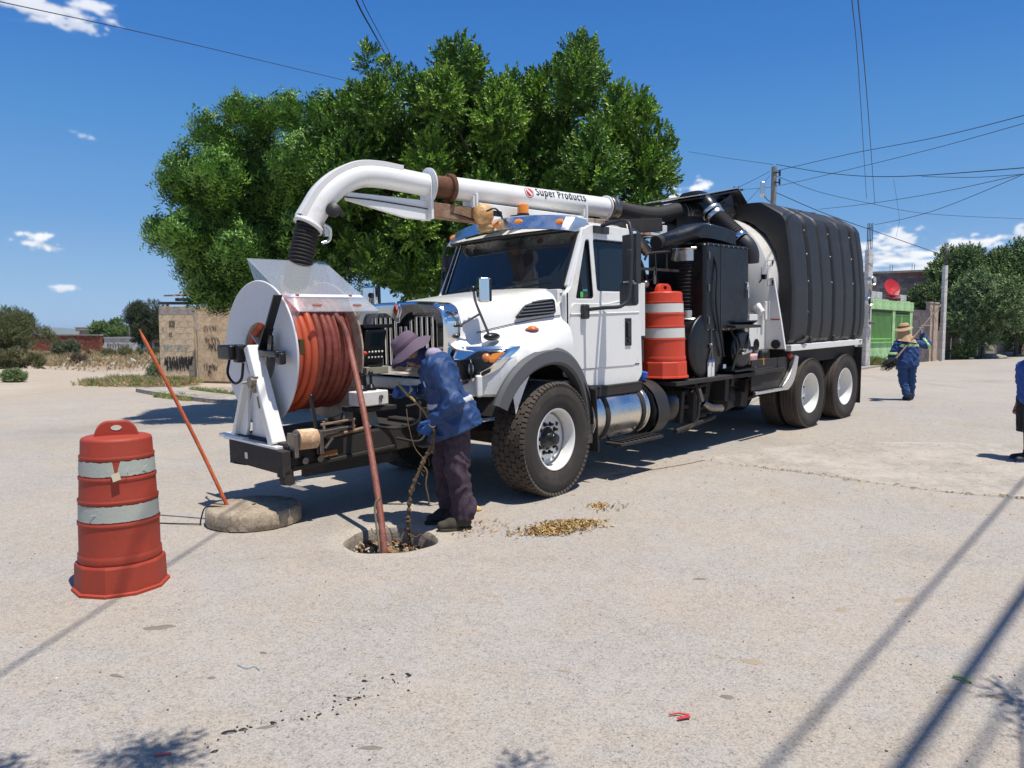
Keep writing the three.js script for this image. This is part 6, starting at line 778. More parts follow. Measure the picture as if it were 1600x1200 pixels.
// ---------- litter ----------
{
  const r = rng(61), lf = new THREE.BufferGeometry(); lf.setAttribute('position', new THREE.Float32BufferAttribute([-1, 0, 0, 0, .12, .34, 0, -.05, 0, 1, .05, 0, 0, .12, -.34], 3)); lf.setIndex([0, 1, 2, 1, 3, 2, 0, 2, 4, 2, 3, 4]); lf.computeVertexNormals();
  const spots = []; const blob = (x, z, sx, sz, n) => { for (let i = 0; i < n; i++) { const a = r() * 2 * PI, q = Math.sqrt(-2 * Math.log(1 - r() * .98)) * .5; spots.push([x + Math.cos(a) * q * sx, z + Math.sin(a) * q * sz * .9 + Math.cos(a) * q * sx * -.25]); } };
  const mk = (name, label, list, lo, hi, heap) => { const im = new THREE.InstancedMesh(lf, M([1, 1, 1], .85), list.length), d = new THREE.Object3D(); list.forEach(([x, z, h = 0], i) => { d.position.set(x, gh(x, z) + .012 + h * r(), z); d.rotation.set((r() - .5) * (heap ? 1.6 : .8), r() * 6.3, (r() - .5) * (heap ? 1.6 : .8)); const s = lo + r() * (hi - lo); d.scale.set(s, s, s * (.6 + r() * .6)); d.updateMatrix(); im.setMatrixAt(i, d.matrix); const c = [[.50, .30, .09], [.36, .20, .06], [.58, .40, .17], [.22, .11, .035], [.38, .27, .13], [.20, .17, .06]][Math.floor(r() * 6)]; im.setColorAt(i, new THREE.Color().setRGB(...c)); }); im.name = numbered(name); im.castShadow = im.receiveShadow = true; scene.add(im); tag(im, label, 'leaves', null, 'stuff'); };
  blob(.40, -5.92, .34, .19, 760); blob(.28, -5.82, .24, .12, 260); blob(.55, -6.05, .25, .12, 220); blob(.78, -6.62, .10, .10, 90); blob(.9, -6.55, .3, .2, 40);
  mk('leaf_litter', 'small heap of dry brown leaves on the road beside the front wheel', spots.map(([x, z]) => [x, z, .03 * Math.exp(-(((x - .42) / .3) ** 2) - ((z + 5.92) / .2) ** 2)]), .012, .030, true);
  const far = []; for (let i = 0; i < 300; i++) { const p = patchEdge[44 + Math.floor(r() * 40)]; far.push([p[0] + (r() - .5) * .10, p[1] + (r() - .5) * .08]); } for (let i = 0; i < 330; i++) far.push([-.4 + r() * 6, -6 - r() * 4.5]); for (let i = 0; i < 110; i++) far.push([-.5 + r() * .5, -5.7 - r() * .5]); for (let i = 0; i < 160; i++) far.push([4 + r() * 7, -9.5 - r() * 9]); for (let i = 0; i < 60; i++) far.push([1.5 + r() * 1.5, -8.2 - r() * .9]);
  mk('leaf_litter', 'scattered dry leaves along the edge of the concrete slab and across the street', far, .010, .024, false);
  // loose stones
  const sg = new THREE.IcosahedronGeometry(1, 0), im = new THREE.InstancedMesh(sg, M([1, 1, 1], .9), 1500), d = new THREE.Object3D(); for (let i = 0; i < 1500; i++) { const z = -2.4 - Math.pow(r(), 1.6) * 16, x = (r() - .5) * 1.5 * -z; d.position.set(x, gh(x, z) + .002, z); d.rotation.set(r() * 6, r() * 6, r() * 6); const s = .002 + r() * r() * .007; d.scale.set(s, s * .6, s); d.updateMatrix(); if (Math.hypot(x - HOLE[0], z - HOLE[1]) < .5) d.matrix.makeTranslation(0, -3, 0); im.setMatrixAt(i, d.matrix); const v = r(); im.setColorAt(i, new THREE.Color().setRGB(...(v < .4 ? [.12, .10, .085] : v < .8 ? [.36, .31, .25] : [.6, .57, .52]))); } im.name = 'loose_stones'; im.receiveShadow = true; scene.add(im); tag(im, 'tiny loose stones strewn over the worn asphalt', 'gravel', null, 'stuff');
  const rs = obj('plastic_scrap', [tube([[.66, .010, -2.985], [.70, .012, -2.99], [.735, .012, -2.975]], .0042, 10, 5), bx(.05, .004, .014, .71, .012, -2.955, 0, .3, 0, 0), bx(.012, .004, .03, .735, .012, -2.97, 0, 0, 0, 0)], M([.55, .06, .05], .5)); tag(rs, 'bent scrap of red plastic on the road in the foreground', 'plastic scrap');
  const p2 = obj('plastic_scrap', [bx(.06, .003, .012, -1.33, .006, -2.70, 0, .2, 0, 0)], M([.6, .12, .12], .5)); tag(p2, 'small pink plastic sliver on the road near the oil drips', 'plastic scrap');
  const gl = obj('fallen_leaf', [tube([[2.055, .010, -3.33], [2.08, .016, -3.30], [2.105, .008, -3.27]], .006, 8, 4)], M([.16, .36, .06], .6)); tag(gl, 'single narrow green leaf lying on the road at lower right', 'leaf');
  const bl = obj('string', [tube([[-1.33, .006, -3.46], [-1.27, .006, -3.42], [-1.24, .006, -3.44], [-1.20, .006, -3.40]], .0018, 24, 5)], M([.12, .30, .40], .7)); tag(bl, 'short curl of blue string on the road below the manhole', 'string');
  const yb = obj('yellow_rag', [(() => { const g = new THREE.IcosahedronGeometry(.05, 3), p = g.attributes.position; for (let i = 0; i < p.count; i++) { const k = 1 + .5 * fbm(p.getX(i) * 30, p.getY(i) * 30, p.getZ(i) * 30, 2); p.setXYZ(i, p.getX(i) * k * 1.2, Math.max(-.02, p.getY(i) * k * .6), p.getZ(i) * k); } g.computeVertexNormals(); g.translate(-.34, .025, -6.55); return g; })()], M([.62, .40, .14], .8)); tag(yb, 'crumpled yellow rag on the ground behind the worker\'s boots', 'rag');
}
// ---------- trees ----------
function leafGeo(len, wid, n, spread, droop, seed) { // a sprig: stem with n folded leaves
  const r = rng(seed), pos = [], no = []; const tri = (a, b, c) => { pos.push(...a, ...b, ...c); };
  for (let i = 0; i < n; i++) {
    const t = i / (n - 1), az = i * 2.4 + r() * .6, tilt = lerp(1.05, .25, t) * spread + droop * .8, y0 = t * len * 1.9, L = len * (.75 + r() * .5), w = wid * (.8 + r() * .4);
    const d = V(Math.sin(tilt) * Math.cos(az), Math.cos(tilt), Math.sin(tilt) * Math.sin(az)), s = V(-Math.sin(az), 0, Math.cos(az)), u = V().crossVectors(s, d);
    const P = (a, b, e) => { const p = V(0, y0, 0).addScaledVector(d, a * L).addScaledVector(s, b * w).addScaledVector(u, e * w); return [p.x, p.y, p.z]; };
    const A = P(0, 0, 0), T = P(1, 0, -.35 - droop * .4), m1 = P(.45, 0, -.05), B = P(.42, .5, .22), C = P(.42, -.5, .22);
    tri(A, m1, B); tri(m1, T, B); tri(A, C, m1); tri(m1, C, T);
  }
  const g = new THREE.BufferGeometry(); g.setAttribute('position', new THREE.Float32BufferAttribute(pos, 3)); g.computeVertexNormals(); return g;
}
const leafMat = (o = {}) => M([1, 1, 1], .52, 0, { side: THREE.DoubleSide, ...o });
const barkM = M([.17, .135, .10], .95, 0, { map: mottleTex, bumpMap: fineBump, bumpScale: .01 });
function inside(p, poly) { let c = false; for (let i = 0, j = poly.length - 1; i < poly.length; j = i++) { const [a, b] = poly[i], [d, e] = poly[j]; if ((b > p[1]) !== (e > p[1]) && p[0] < (d - a) * (p[1] - b) / (e - b) + a) c = !c; } return c; }
function edgeDist(p, poly) { let m = 9; for (let i = 0; i < poly.length; i++) { const [a, b] = poly[i], [c, d] = poly[(i + 1) % poly.length], dx = c - a, dy = d - b, t = Math.min(1, Math.max(0, ((p[0] - a) * dx + (p[1] - b) * dy) / (dx * dx + dy * dy))); m = Math.min(m, Math.hypot(p[0] - a - dx * t, p[1] - b - dy * t)); } return m; }
function crownFrom(clusters, sprig, per, colours, m, name = 'crown', parent, o, drop) {
  const r = rng(clusters.length * 31 + 7), N = clusters.reduce((s, c) => s + Math.round(per * c.w), 0), im = new THREE.InstancedMesh(sprig, m, N), d = new THREE.Object3D(), q = new THREE.Quaternion(), up = V(0, 1, 0); let k = 0;
  for (const c of clusters) for (let i = 0; i < Math.round(per * c.w); i++) {
    const a = r() * 2 * PI, h = r() * 2 - 1, s = Math.sqrt(1 - h * h), f = Math.pow(r(), .42); const n = V(Math.cos(a) * s, h, Math.sin(a) * s); const taper = h > 0 ? 1 - .45 * h * f : 1;
    d.position.set(c.x + n.x * c.r * f * taper - o[0], c.y + n.y * c.h * f - o[1], c.z + n.z * c.r * f * taper - o[2]);
    const dir = n.clone().multiplyScalar(.9).add(V(0, drop ? -.75 : .75, 0)).add(V(r() - .5, r() - .5, r() - .5).multiplyScalar(.9)).normalize(); q.setFromUnitVectors(up, dir); d.quaternion.copy(q); d.rotateY(r() * 6.3); d.scale.setScalar(c.s * (.75 + r() * .55)); d.updateMatrix(); im.setMatrixAt(k, d.matrix);
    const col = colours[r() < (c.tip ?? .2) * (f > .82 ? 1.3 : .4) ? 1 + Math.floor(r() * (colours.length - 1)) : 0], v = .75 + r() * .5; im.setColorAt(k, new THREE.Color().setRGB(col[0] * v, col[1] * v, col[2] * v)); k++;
  }
  im.name = name; im.castShadow = im.receiveShadow = true; parent.add(im); return tag(im, null, null, null, 'stuff');
}
function limb(pts, r0, r1, seed = 1) { const c = curve(pts), n = 14, rows = []; for (let i = 0; i <= n; i++) { const p = c.getPointAt(i / n), r = lerp(r0, r1, i / n); rows.push([...Array(9)].map((_, k) => { const a = k / 9 * 2 * PI, q = r * (1 + .15 * fbm(Math.cos(a) * 2, i * .5 + seed, Math.sin(a) * 2, 2)); return [p.x + Math.cos(a) * q, p.y, p.z + Math.sin(a) * q]; })); } return loft(rows, { closed: true, crease: 1, flip: true }); }
function outlineTree(label, poly, z0, base, seed, sprig, per, colours, hz0, drop, size) {
  const t = thing('ficus_tree', label, 'tree', [base[0], gh(base[0], base[2]), base[2]]); const o = [base[0], gh(base[0], base[2]), base[2]], r = rng(seed), cl = [];
  const xs = poly.map((p) => p[0]), ys = poly.map((p) => p[1]), x0 = Math.min(...xs), x1 = Math.max(...xs), y0 = Math.min(...ys), y1 = Math.max(...ys);
  let tries = 0; while (cl.length < size && tries++ < 60000) {
    const p = [x0 + r() * (x1 - x0), y0 + r() * (y1 - y0)]; if (!inside(p, poly)) continue; const d = edgeDist(p, poly), R = lerp(.22, .44, Math.min(1, d / .9)) * (.7 + r() * .6); if (d < R * .85 + .17) continue;
    const hz = Math.sqrt(Math.max(.01, Math.min(d, hz0) * (2 * hz0 - Math.min(d, hz0)))); const e = r(), z = z0 + (e < .56 ? hz * (.75 + r() * .3) : e < .72 ? (r() - .5) * hz : -hz * (.7 + r() * .3));
    if (cl.some((c) => (c.x - p[0]) ** 2 + ((c.y - p[1]) * .8) ** 2 + (c.z - z) ** 2 < ((drop ? 1.06 : 1.18) * (c.r0 + R)) ** 2)) continue;
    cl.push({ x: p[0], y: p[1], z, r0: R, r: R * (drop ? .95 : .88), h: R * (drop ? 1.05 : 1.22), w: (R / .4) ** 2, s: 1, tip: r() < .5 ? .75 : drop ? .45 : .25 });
  }
  for (let k = 0, n = 0; k < 4000 && n < 46; k++) { const p = [x0 + r() * (x1 - x0), y0 + r() * (y1 - y0)]; if (!inside(p, poly) || edgeDist(p, poly) < .75) continue; n++; cl.push({ x: p[0], y: p[1], z: z0 - .35 + (r() - .5) * 1.0, r0: 0, r: .5, h: .55, w: 1.1, s: 1.15, tip: .05 }); }
  // small pointed shoots along the outline
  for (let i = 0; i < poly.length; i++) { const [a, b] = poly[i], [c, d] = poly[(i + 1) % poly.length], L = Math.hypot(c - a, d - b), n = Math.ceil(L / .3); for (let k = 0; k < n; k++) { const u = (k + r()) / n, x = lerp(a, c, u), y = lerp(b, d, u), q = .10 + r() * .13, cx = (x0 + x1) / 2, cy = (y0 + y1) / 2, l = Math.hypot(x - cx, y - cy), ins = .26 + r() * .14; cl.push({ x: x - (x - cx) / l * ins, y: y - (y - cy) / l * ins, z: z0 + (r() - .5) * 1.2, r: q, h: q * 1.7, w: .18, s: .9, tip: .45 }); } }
  const g = []; const top = [base[0] + .1, o[1] + 2.3, base[2]]; g.push(limb([[base[0], o[1] - .1, base[2]], [base[0] + .05, o[1] + 1.1, base[2] + .05], top], .17, .13, seed)); const main = cl.filter((c) => c.r0 > .3).filter((_, i) => i % 3 === 0); for (const c of main) { const m = [lerp(top[0], c.x, .45) + (r() - .5) * .2, lerp(top[1], c.y, .55) + .1, lerp(top[2], c.z, .4)]; g.push(limb([[top[0], top[1] - .3 + r() * .3, top[2]], m, [c.x, c.y, c.z]], .05 + .03 * r(), .010, seed)); }
  const tm = obj('trunk', g, barkM, t); tm.geometry.translate(-o[0], -o[1], -o[2]);
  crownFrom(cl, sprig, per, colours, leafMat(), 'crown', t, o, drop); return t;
}
const POLY_R = [[-3.39,5.63],[-2.89,5.85],[-2.91,6.47],[-2.74,6.66],[-2.29,6.32],[-1.83,5.99],[-1.66,6.30],[-1.14,6.79],[-0.71,6.70],[-0.46,6.43],[-0.06,6.47],[0.17,6.21],[0.57,6.55],[0.91,6.63],[1.20,6.94],[1.62,7.06],[1.67,6.52],[1.66,6.02],[2.18,5.85],[2.70,5.61],[2.76,5.12],[3.02,4.84],[3.15,4.52],[2.89,4.16],[2.78,3.65],[2.33,3.02],[1.75,2.44],[0.58,2.09],[-1.17,1.97],[-2.10,2.21],[-2.80,2.55],[-3.26,3.02],[-3.58,4.16]];
const POLY_L = [[-7.05,3.75],[-6.75,4.17],[-6.86,4.59],[-6.49,4.83],[-6.36,5.19],[-6.05,5.43],[-5.49,5.78],[-5.45,6.05],[-4.82,6.07],[-4.28,6.16],[-3.98,6.07],[-3.74,5.96],[-3.25,6.25],[-2.89,6.07],[-2.67,4.89],[-2.57,3.09],[-2.94,2.48],[-4.05,2.24],[-4.93,1.69],[-5.60,1.87],[-6.14,2.14],[-6.32,2.42],[-6.60,2.60],[-6.79,3.03],[-6.99,3.19]];
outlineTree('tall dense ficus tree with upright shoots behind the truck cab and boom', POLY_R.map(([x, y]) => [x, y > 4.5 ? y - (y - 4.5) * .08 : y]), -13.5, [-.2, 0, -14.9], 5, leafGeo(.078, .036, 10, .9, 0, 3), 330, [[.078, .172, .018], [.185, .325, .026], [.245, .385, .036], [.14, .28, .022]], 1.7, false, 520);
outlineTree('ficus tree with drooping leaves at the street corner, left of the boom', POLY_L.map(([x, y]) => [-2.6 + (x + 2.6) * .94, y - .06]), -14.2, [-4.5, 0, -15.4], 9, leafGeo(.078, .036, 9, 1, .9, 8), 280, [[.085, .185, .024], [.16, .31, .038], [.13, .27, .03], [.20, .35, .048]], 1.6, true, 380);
// generic bush or distant tree made of clusters
function bush(name, label, cat, c, rad, n, per, leaf, colours, seed, opt = {}) {
  const [x, z] = c, y = gh(x, z), t = thing(name, label, cat, [x, y, z], 0, opt.group), r = rng(seed), cl = [], base = opt.base ?? .1;
  for (let i = 0; i < n; i++) { const a = r() * 2 * PI, h = r() * 2 - 1, s = Math.sqrt(1 - h * h), f = Math.pow(r(), .4), q = Math.min(...rad) * (.24 + .2 * r()); cl.push({ x: x + Math.cos(a) * s * f * (rad[0] - q * .6), y: y + base + rad[1] + h * f * (rad[1] - q * .5), z: z + Math.sin(a) * s * f * (rad[2] - q * .6), r: q, h: q * (.9 + .4 * r()), w: 1, s: 1, tip: .15 + .3 * r() }); }
  const g = [limb([[x, y - .1, z], [x + .05, y + base + rad[1] * .5, z], [x, y + base + rad[1], z]], opt.trunk ?? .06, (opt.trunk ?? .06) * .6)]; for (const k of cl.filter((_, i) => i % 4 === 0)) g.push(limb([[x, y + base * .8, z], [lerp(x, k.x, .5), lerp(y + base, k.y, .6), lerp(z, k.z, .5)], [k.x, k.y, k.z]], (opt.trunk ?? .06) * .4, .01)); const m = obj(opt.stem ?? 'trunk', g, barkM, t); m.geometry.translate(-x, -y, -z);
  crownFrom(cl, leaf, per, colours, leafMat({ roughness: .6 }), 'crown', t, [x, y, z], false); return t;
}
const GREEN = [[.08, .13, .03], [.15, .20, .05], [.11, .17, .04]], DRY = [[.15, .15, .06], [.24, .22, .10], [.19, .18, .075]], DARK = [[.10, .17, .035], [.17, .25, .055], [.22, .30, .085]];
const bigLeaf = leafGeo(.16, .07, 9, 1, .1, 4), midLeaf = leafGeo(.12, .05, 9, 1.1, 0, 6), smallLeaf = leafGeo(.09, .022, 12, 1.1, 0, 12);
// right-hand street trees
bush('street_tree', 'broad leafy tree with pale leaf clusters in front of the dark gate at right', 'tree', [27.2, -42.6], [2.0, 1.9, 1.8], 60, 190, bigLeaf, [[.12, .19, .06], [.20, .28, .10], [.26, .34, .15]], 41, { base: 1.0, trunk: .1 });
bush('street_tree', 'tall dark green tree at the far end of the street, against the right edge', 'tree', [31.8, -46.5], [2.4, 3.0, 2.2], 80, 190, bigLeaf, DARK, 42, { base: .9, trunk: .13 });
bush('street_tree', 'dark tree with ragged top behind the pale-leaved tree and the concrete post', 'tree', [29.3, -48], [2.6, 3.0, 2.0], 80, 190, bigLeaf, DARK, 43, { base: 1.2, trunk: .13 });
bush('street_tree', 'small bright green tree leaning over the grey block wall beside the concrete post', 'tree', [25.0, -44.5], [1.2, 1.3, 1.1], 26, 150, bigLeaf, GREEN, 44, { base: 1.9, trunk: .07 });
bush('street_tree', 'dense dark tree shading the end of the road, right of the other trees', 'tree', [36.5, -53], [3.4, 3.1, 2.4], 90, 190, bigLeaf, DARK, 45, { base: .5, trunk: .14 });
bush('shrub', 'low round shrub at the foot of the wooden fence under the pale-leaved tree', 'shrub', [25.9, -42.3], [.5, .4, .4], 12, 90, midLeaf, DARK, 46, { base: .02, stem: 'stem', trunk: .02 });
// left-hand lot
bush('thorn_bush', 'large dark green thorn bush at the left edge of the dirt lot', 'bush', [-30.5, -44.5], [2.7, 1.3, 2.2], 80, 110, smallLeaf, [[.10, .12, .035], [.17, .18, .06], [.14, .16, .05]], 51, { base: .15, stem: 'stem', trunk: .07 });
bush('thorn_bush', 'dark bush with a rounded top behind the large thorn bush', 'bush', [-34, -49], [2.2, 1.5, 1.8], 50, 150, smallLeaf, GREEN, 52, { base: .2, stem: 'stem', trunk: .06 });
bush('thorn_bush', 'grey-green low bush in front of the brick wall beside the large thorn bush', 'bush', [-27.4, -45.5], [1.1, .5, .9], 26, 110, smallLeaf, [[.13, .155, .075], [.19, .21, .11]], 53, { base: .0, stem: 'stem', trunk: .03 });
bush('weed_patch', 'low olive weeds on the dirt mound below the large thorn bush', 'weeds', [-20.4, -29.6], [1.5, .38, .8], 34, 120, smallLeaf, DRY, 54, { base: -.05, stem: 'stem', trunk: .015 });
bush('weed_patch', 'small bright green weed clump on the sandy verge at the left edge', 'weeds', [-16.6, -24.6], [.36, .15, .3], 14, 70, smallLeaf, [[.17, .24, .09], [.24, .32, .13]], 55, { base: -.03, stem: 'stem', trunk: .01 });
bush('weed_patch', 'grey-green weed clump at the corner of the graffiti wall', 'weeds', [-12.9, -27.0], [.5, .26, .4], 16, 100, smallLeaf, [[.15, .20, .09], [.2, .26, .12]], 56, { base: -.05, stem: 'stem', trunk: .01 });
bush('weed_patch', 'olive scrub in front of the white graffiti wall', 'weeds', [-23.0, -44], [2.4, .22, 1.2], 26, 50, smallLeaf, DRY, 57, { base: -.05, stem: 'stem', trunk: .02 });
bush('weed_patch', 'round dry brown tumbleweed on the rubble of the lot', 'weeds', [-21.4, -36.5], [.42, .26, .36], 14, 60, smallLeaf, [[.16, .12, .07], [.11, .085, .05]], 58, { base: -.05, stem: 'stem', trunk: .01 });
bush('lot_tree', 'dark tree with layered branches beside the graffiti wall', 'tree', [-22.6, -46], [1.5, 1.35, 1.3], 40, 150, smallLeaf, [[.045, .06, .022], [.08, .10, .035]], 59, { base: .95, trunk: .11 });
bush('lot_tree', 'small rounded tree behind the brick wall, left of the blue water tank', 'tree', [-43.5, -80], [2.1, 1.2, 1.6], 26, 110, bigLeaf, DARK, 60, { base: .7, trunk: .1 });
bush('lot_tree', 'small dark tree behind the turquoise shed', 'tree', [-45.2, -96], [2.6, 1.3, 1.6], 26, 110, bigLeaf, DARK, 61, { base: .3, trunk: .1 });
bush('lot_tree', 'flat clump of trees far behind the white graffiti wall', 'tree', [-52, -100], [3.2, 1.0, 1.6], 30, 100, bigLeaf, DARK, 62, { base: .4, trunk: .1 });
// tree standing behind the camera: only the shadows of its lowest twigs reach the picture
{
  const t = thing('overhanging_tree', 'tree behind the viewer whose twigs shade the foreground road', 'tree', [.4, 0, 4.2]), o = [.4, 0, 4.2], H = 4.6, cl = []; const add = (x, z, r, h = 2.9) => cl.push({ x: x + SUN.x / SUN.y * h, y: h, z: z + SUN.z / SUN.y * h, r, h: r * .5, w: .3, s: .5, tip: .2 });
  add(-1.38, -2.74, .07); add(-1.42, -2.66, .09); add(-1.36, -2.62, .08); add(2.22, -3.12, .06); add(2.16, -2.84, .06); add(2.24, -2.90, .08); add(.0, -2.56, .05); add(-1.88, -2.58, .05); for (let i = 0; i < 24; i++) { const r = rng(i + 300); add((r() - .5) * 5, -1.0 + r() * 3.5, .5, 4.6 + r() * 1.6); }
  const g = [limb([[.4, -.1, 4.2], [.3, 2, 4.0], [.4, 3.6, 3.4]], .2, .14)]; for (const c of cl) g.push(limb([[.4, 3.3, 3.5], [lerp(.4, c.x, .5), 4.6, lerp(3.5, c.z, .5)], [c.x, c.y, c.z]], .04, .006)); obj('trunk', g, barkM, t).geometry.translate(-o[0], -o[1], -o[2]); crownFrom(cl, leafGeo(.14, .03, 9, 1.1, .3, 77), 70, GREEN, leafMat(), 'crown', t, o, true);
}
// ---------- grass and rubble ----------
{
  const r = rng(71), blade = new THREE.BufferGeometry(), bp = []; for (let i = 0; i < 9; i++) { const a = r() * 6.3, h = .6 + r() * .5, l = .15 + r() * .5, w = .03, x = (r() - .5) * .3, z = (r() - .5) * .3; bp.push(x - w * Math.sin(a), 0, z + w * Math.cos(a), x + w * Math.sin(a), 0, z - w * Math.cos(a), x + Math.cos(a) * l * .4, h * .65, z + Math.sin(a) * l * .4, x + Math.cos(a) * l * .4, h * .65, z + Math.sin(a) * l * .4, x + w * Math.sin(a), 0, z - w * Math.cos(a), x + Math.cos(a) * l, h, z + Math.sin(a) * l); } blade.setAttribute('position', new THREE.Float32BufferAttribute(bp, 3)); blade.computeVertexNormals();
  const field = (name, label, n, where, s0, s1, cols) => { const im = new THREE.InstancedMesh(blade, leafMat({ roughness: .9 }), n), d = new THREE.Object3D(); for (let i = 0; i < n; i++) { const [x, z] = where(); d.position.set(x, gh(x, z) + (kerbSide(x, z) > 0 && x > -13 && x < 25 && kerbSide(x, z) < 2.7 ? .06 : -.01), z); d.rotation.set((r() - .5) * .3, r() * 6.3, (r() - .5) * .3); const s = lerp(s0, s1, r() * r()); d.scale.set(s, s, s); d.updateMatrix(); im.setMatrixAt(i, d.matrix); const c = cols[Math.floor(r() * cols.length)], v = .8 + r() * .4; im.setColorAt(i, new THREE.Color().setRGB(c[0] * v, c[1] * v, c[2] * v)); } im.name = numbered(name); im.castShadow = im.receiveShadow = true; scene.add(im); tag(im, label, 'grass', null, 'stuff'); };
  const straw = [[.42, .30, .16], [.30, .21, .11], [.50, .37, .21]], lush = [[.18, .25, .07], [.27, .31, .09], [.36, .33, .12]], olive = [[.25, .24, .10], [.34, .29, .14], [.19, .20, .08]];
  field('dry_grass', 'dry yellow and green grass on the corner verge before the graffiti wall', 2600, () => { const a = r(), w = (r() + r()) / 2; return [lerp(-13.4, -9.8, a) + (r() - .5) * .5, lerp(-23.9, -21.6, a * .6 + w * .4) + (r() - .5) * 1.2]; }, .08, .30, [...lush, ...straw]);
  field('green_grass', 'green grass along the foot of the graffiti wall and in the sidewalk joints', 2200, () => { const a = r(); return r() < .55 ? [lerp(-11.6, -9.7, a), lerp(-23.6, -22.9, a) + (r() - .5) * .5] : r() < .5 ? [lerp(-9.4, -5.6, a) + .75 + (r() - .5) * .10, lerp(-19.1, -15.6, a) - .72 + (r() - .5) * .1] : [lerp(-9.0, -7.6, a) + (r() - .5) * .2, lerp(-18.6, -17.4, a) + (r() - .5) * .2]; }, .04, .18, lush);
  field('lot_grass', 'straw-coloured grass and scrub over the dirt lot at left', 8000, () => { const z = -31 - Math.pow(r(), .8) * 26; return [lerp(-38, -14.5, r()) * (z / -40), z]; }, .12, .42, [...straw, ...straw, ...olive]);
  field('green_grass', 'green weeds at the foot of the green house wall', 900, () => { const a = r() * r(); return [15.6 + a * 1.9 + (r() - .5) * .4, -32.3 - a * 1.9 + (r() - .5) * .7]; }, .1, .5, lush);
  const sg = new THREE.IcosahedronGeometry(1, 1), p = sg.attributes.position; for (let i = 0; i < p.count; i++) { const k = 1 + .4 * PN.noise(p.getX(i) * 1.7, p.getY(i) * 1.7, p.getZ(i) * 1.7); p.setXYZ(i, p.getX(i) * k, p.getY(i) * k, p.getZ(i) * k); } sg.computeVertexNormals();
  const im = new THREE.InstancedMesh(sg, M([1, 1, 1], .95, 0, { bumpMap: fineBump, bumpScale: .01 }), 900), d = new THREE.Object3D(); for (let i = 0; i < 900; i++) { const e = r(); const z = e < .5 ? -34 - r() * 3 : -30 - r() * 16, x = e < .25 ? -20.4 + (r() - .5) * 1.6 : e < .5 ? -18.0 + (r() - .5) * 1.6 : lerp(-26, -14, r()); d.position.set(x, gh(x, z), z); d.rotation.set(r() * 6, r() * 6, r() * 6); const s = .03 + r() * r() * r() * (e < .5 ? .20 : .10); d.scale.set(s * (1 + r()), s * .6, s); d.updateMatrix(); im.setMatrixAt(i, d.matrix); const v = r(); im.setColorAt(i, new THREE.Color().setRGB(...(e < .5 && v < .5 ? [.62, .59, .53] : v < .8 ? [.42, .33, .24] : [.33, .17, .10]))); } im.name = 'rubble'; im.castShadow = im.receiveShadow = true; scene.add(im); tag(im, 'broken white and brown rubble heaped on the dirt lot', 'rubble', null, 'stuff');
}
// ---------- buildings, walls, poles ----------
const blockTex = (w, h, base, joint, vary, seed, W = 1024, H = 1024, nx = 8, ny = 16) => { const r = rng(seed); return canvasTex(W, H, (c) => { c.fillStyle = joint; c.fillRect(0, 0, W, H); for (let j = 0; j < ny; j++) for (let i = -1; i <= nx; i++) { const v = (r() - .5) * vary, b = base.map((q, k) => clampB(q + v + (r() - .5) * vary * .25)); c.fillStyle = 'rgb(' + b.map(Math.round).join(',') + ')'; const bw = W / nx, bh = H / ny; c.fillRect((i + (j % 2) * .5) * bw + 2, j * bh + 2, bw - 4, bh - 4); } for (let k = 0; k < 5000; k++) { const q = r() < .5 ? 0 : 255; c.fillStyle = 'rgba(' + q + ',' + q + ',' + q + ',' + (.03 + r() * .08) + ')'; c.fillRect(r() * W, r() * H, 1 + r() * 5, 1 + r() * 3); } }); };
const rep = (t, u, v) => { t.wrapS = t.wrapT = THREE.RepeatWrapping; t.repeat.set(u, v); return t; };
// a wall from a to b (x, z), rising from y0 to y1; local x runs along it, local z faces the viewer's side
function wallAt(name, label, cat, a, b, y0, y1, thick, m, group) { const L = Math.hypot(b[0] - a[0], b[1] - a[1]), t = thing(name, label, cat, [a[0], y0, a[1]], Math.atan2(-(b[1] - a[1]), b[0] - a[0]), group); if (m) obj('wall', [bx(L, y1 - y0 + .6, thick, L / 2, (y1 - y0) / 2 - .3, -thick / 2, 0, 0, 0, .01)], m, t); t.userData.len = L; return t; }
const finish = (t) => { delete t.userData.len; return t; };
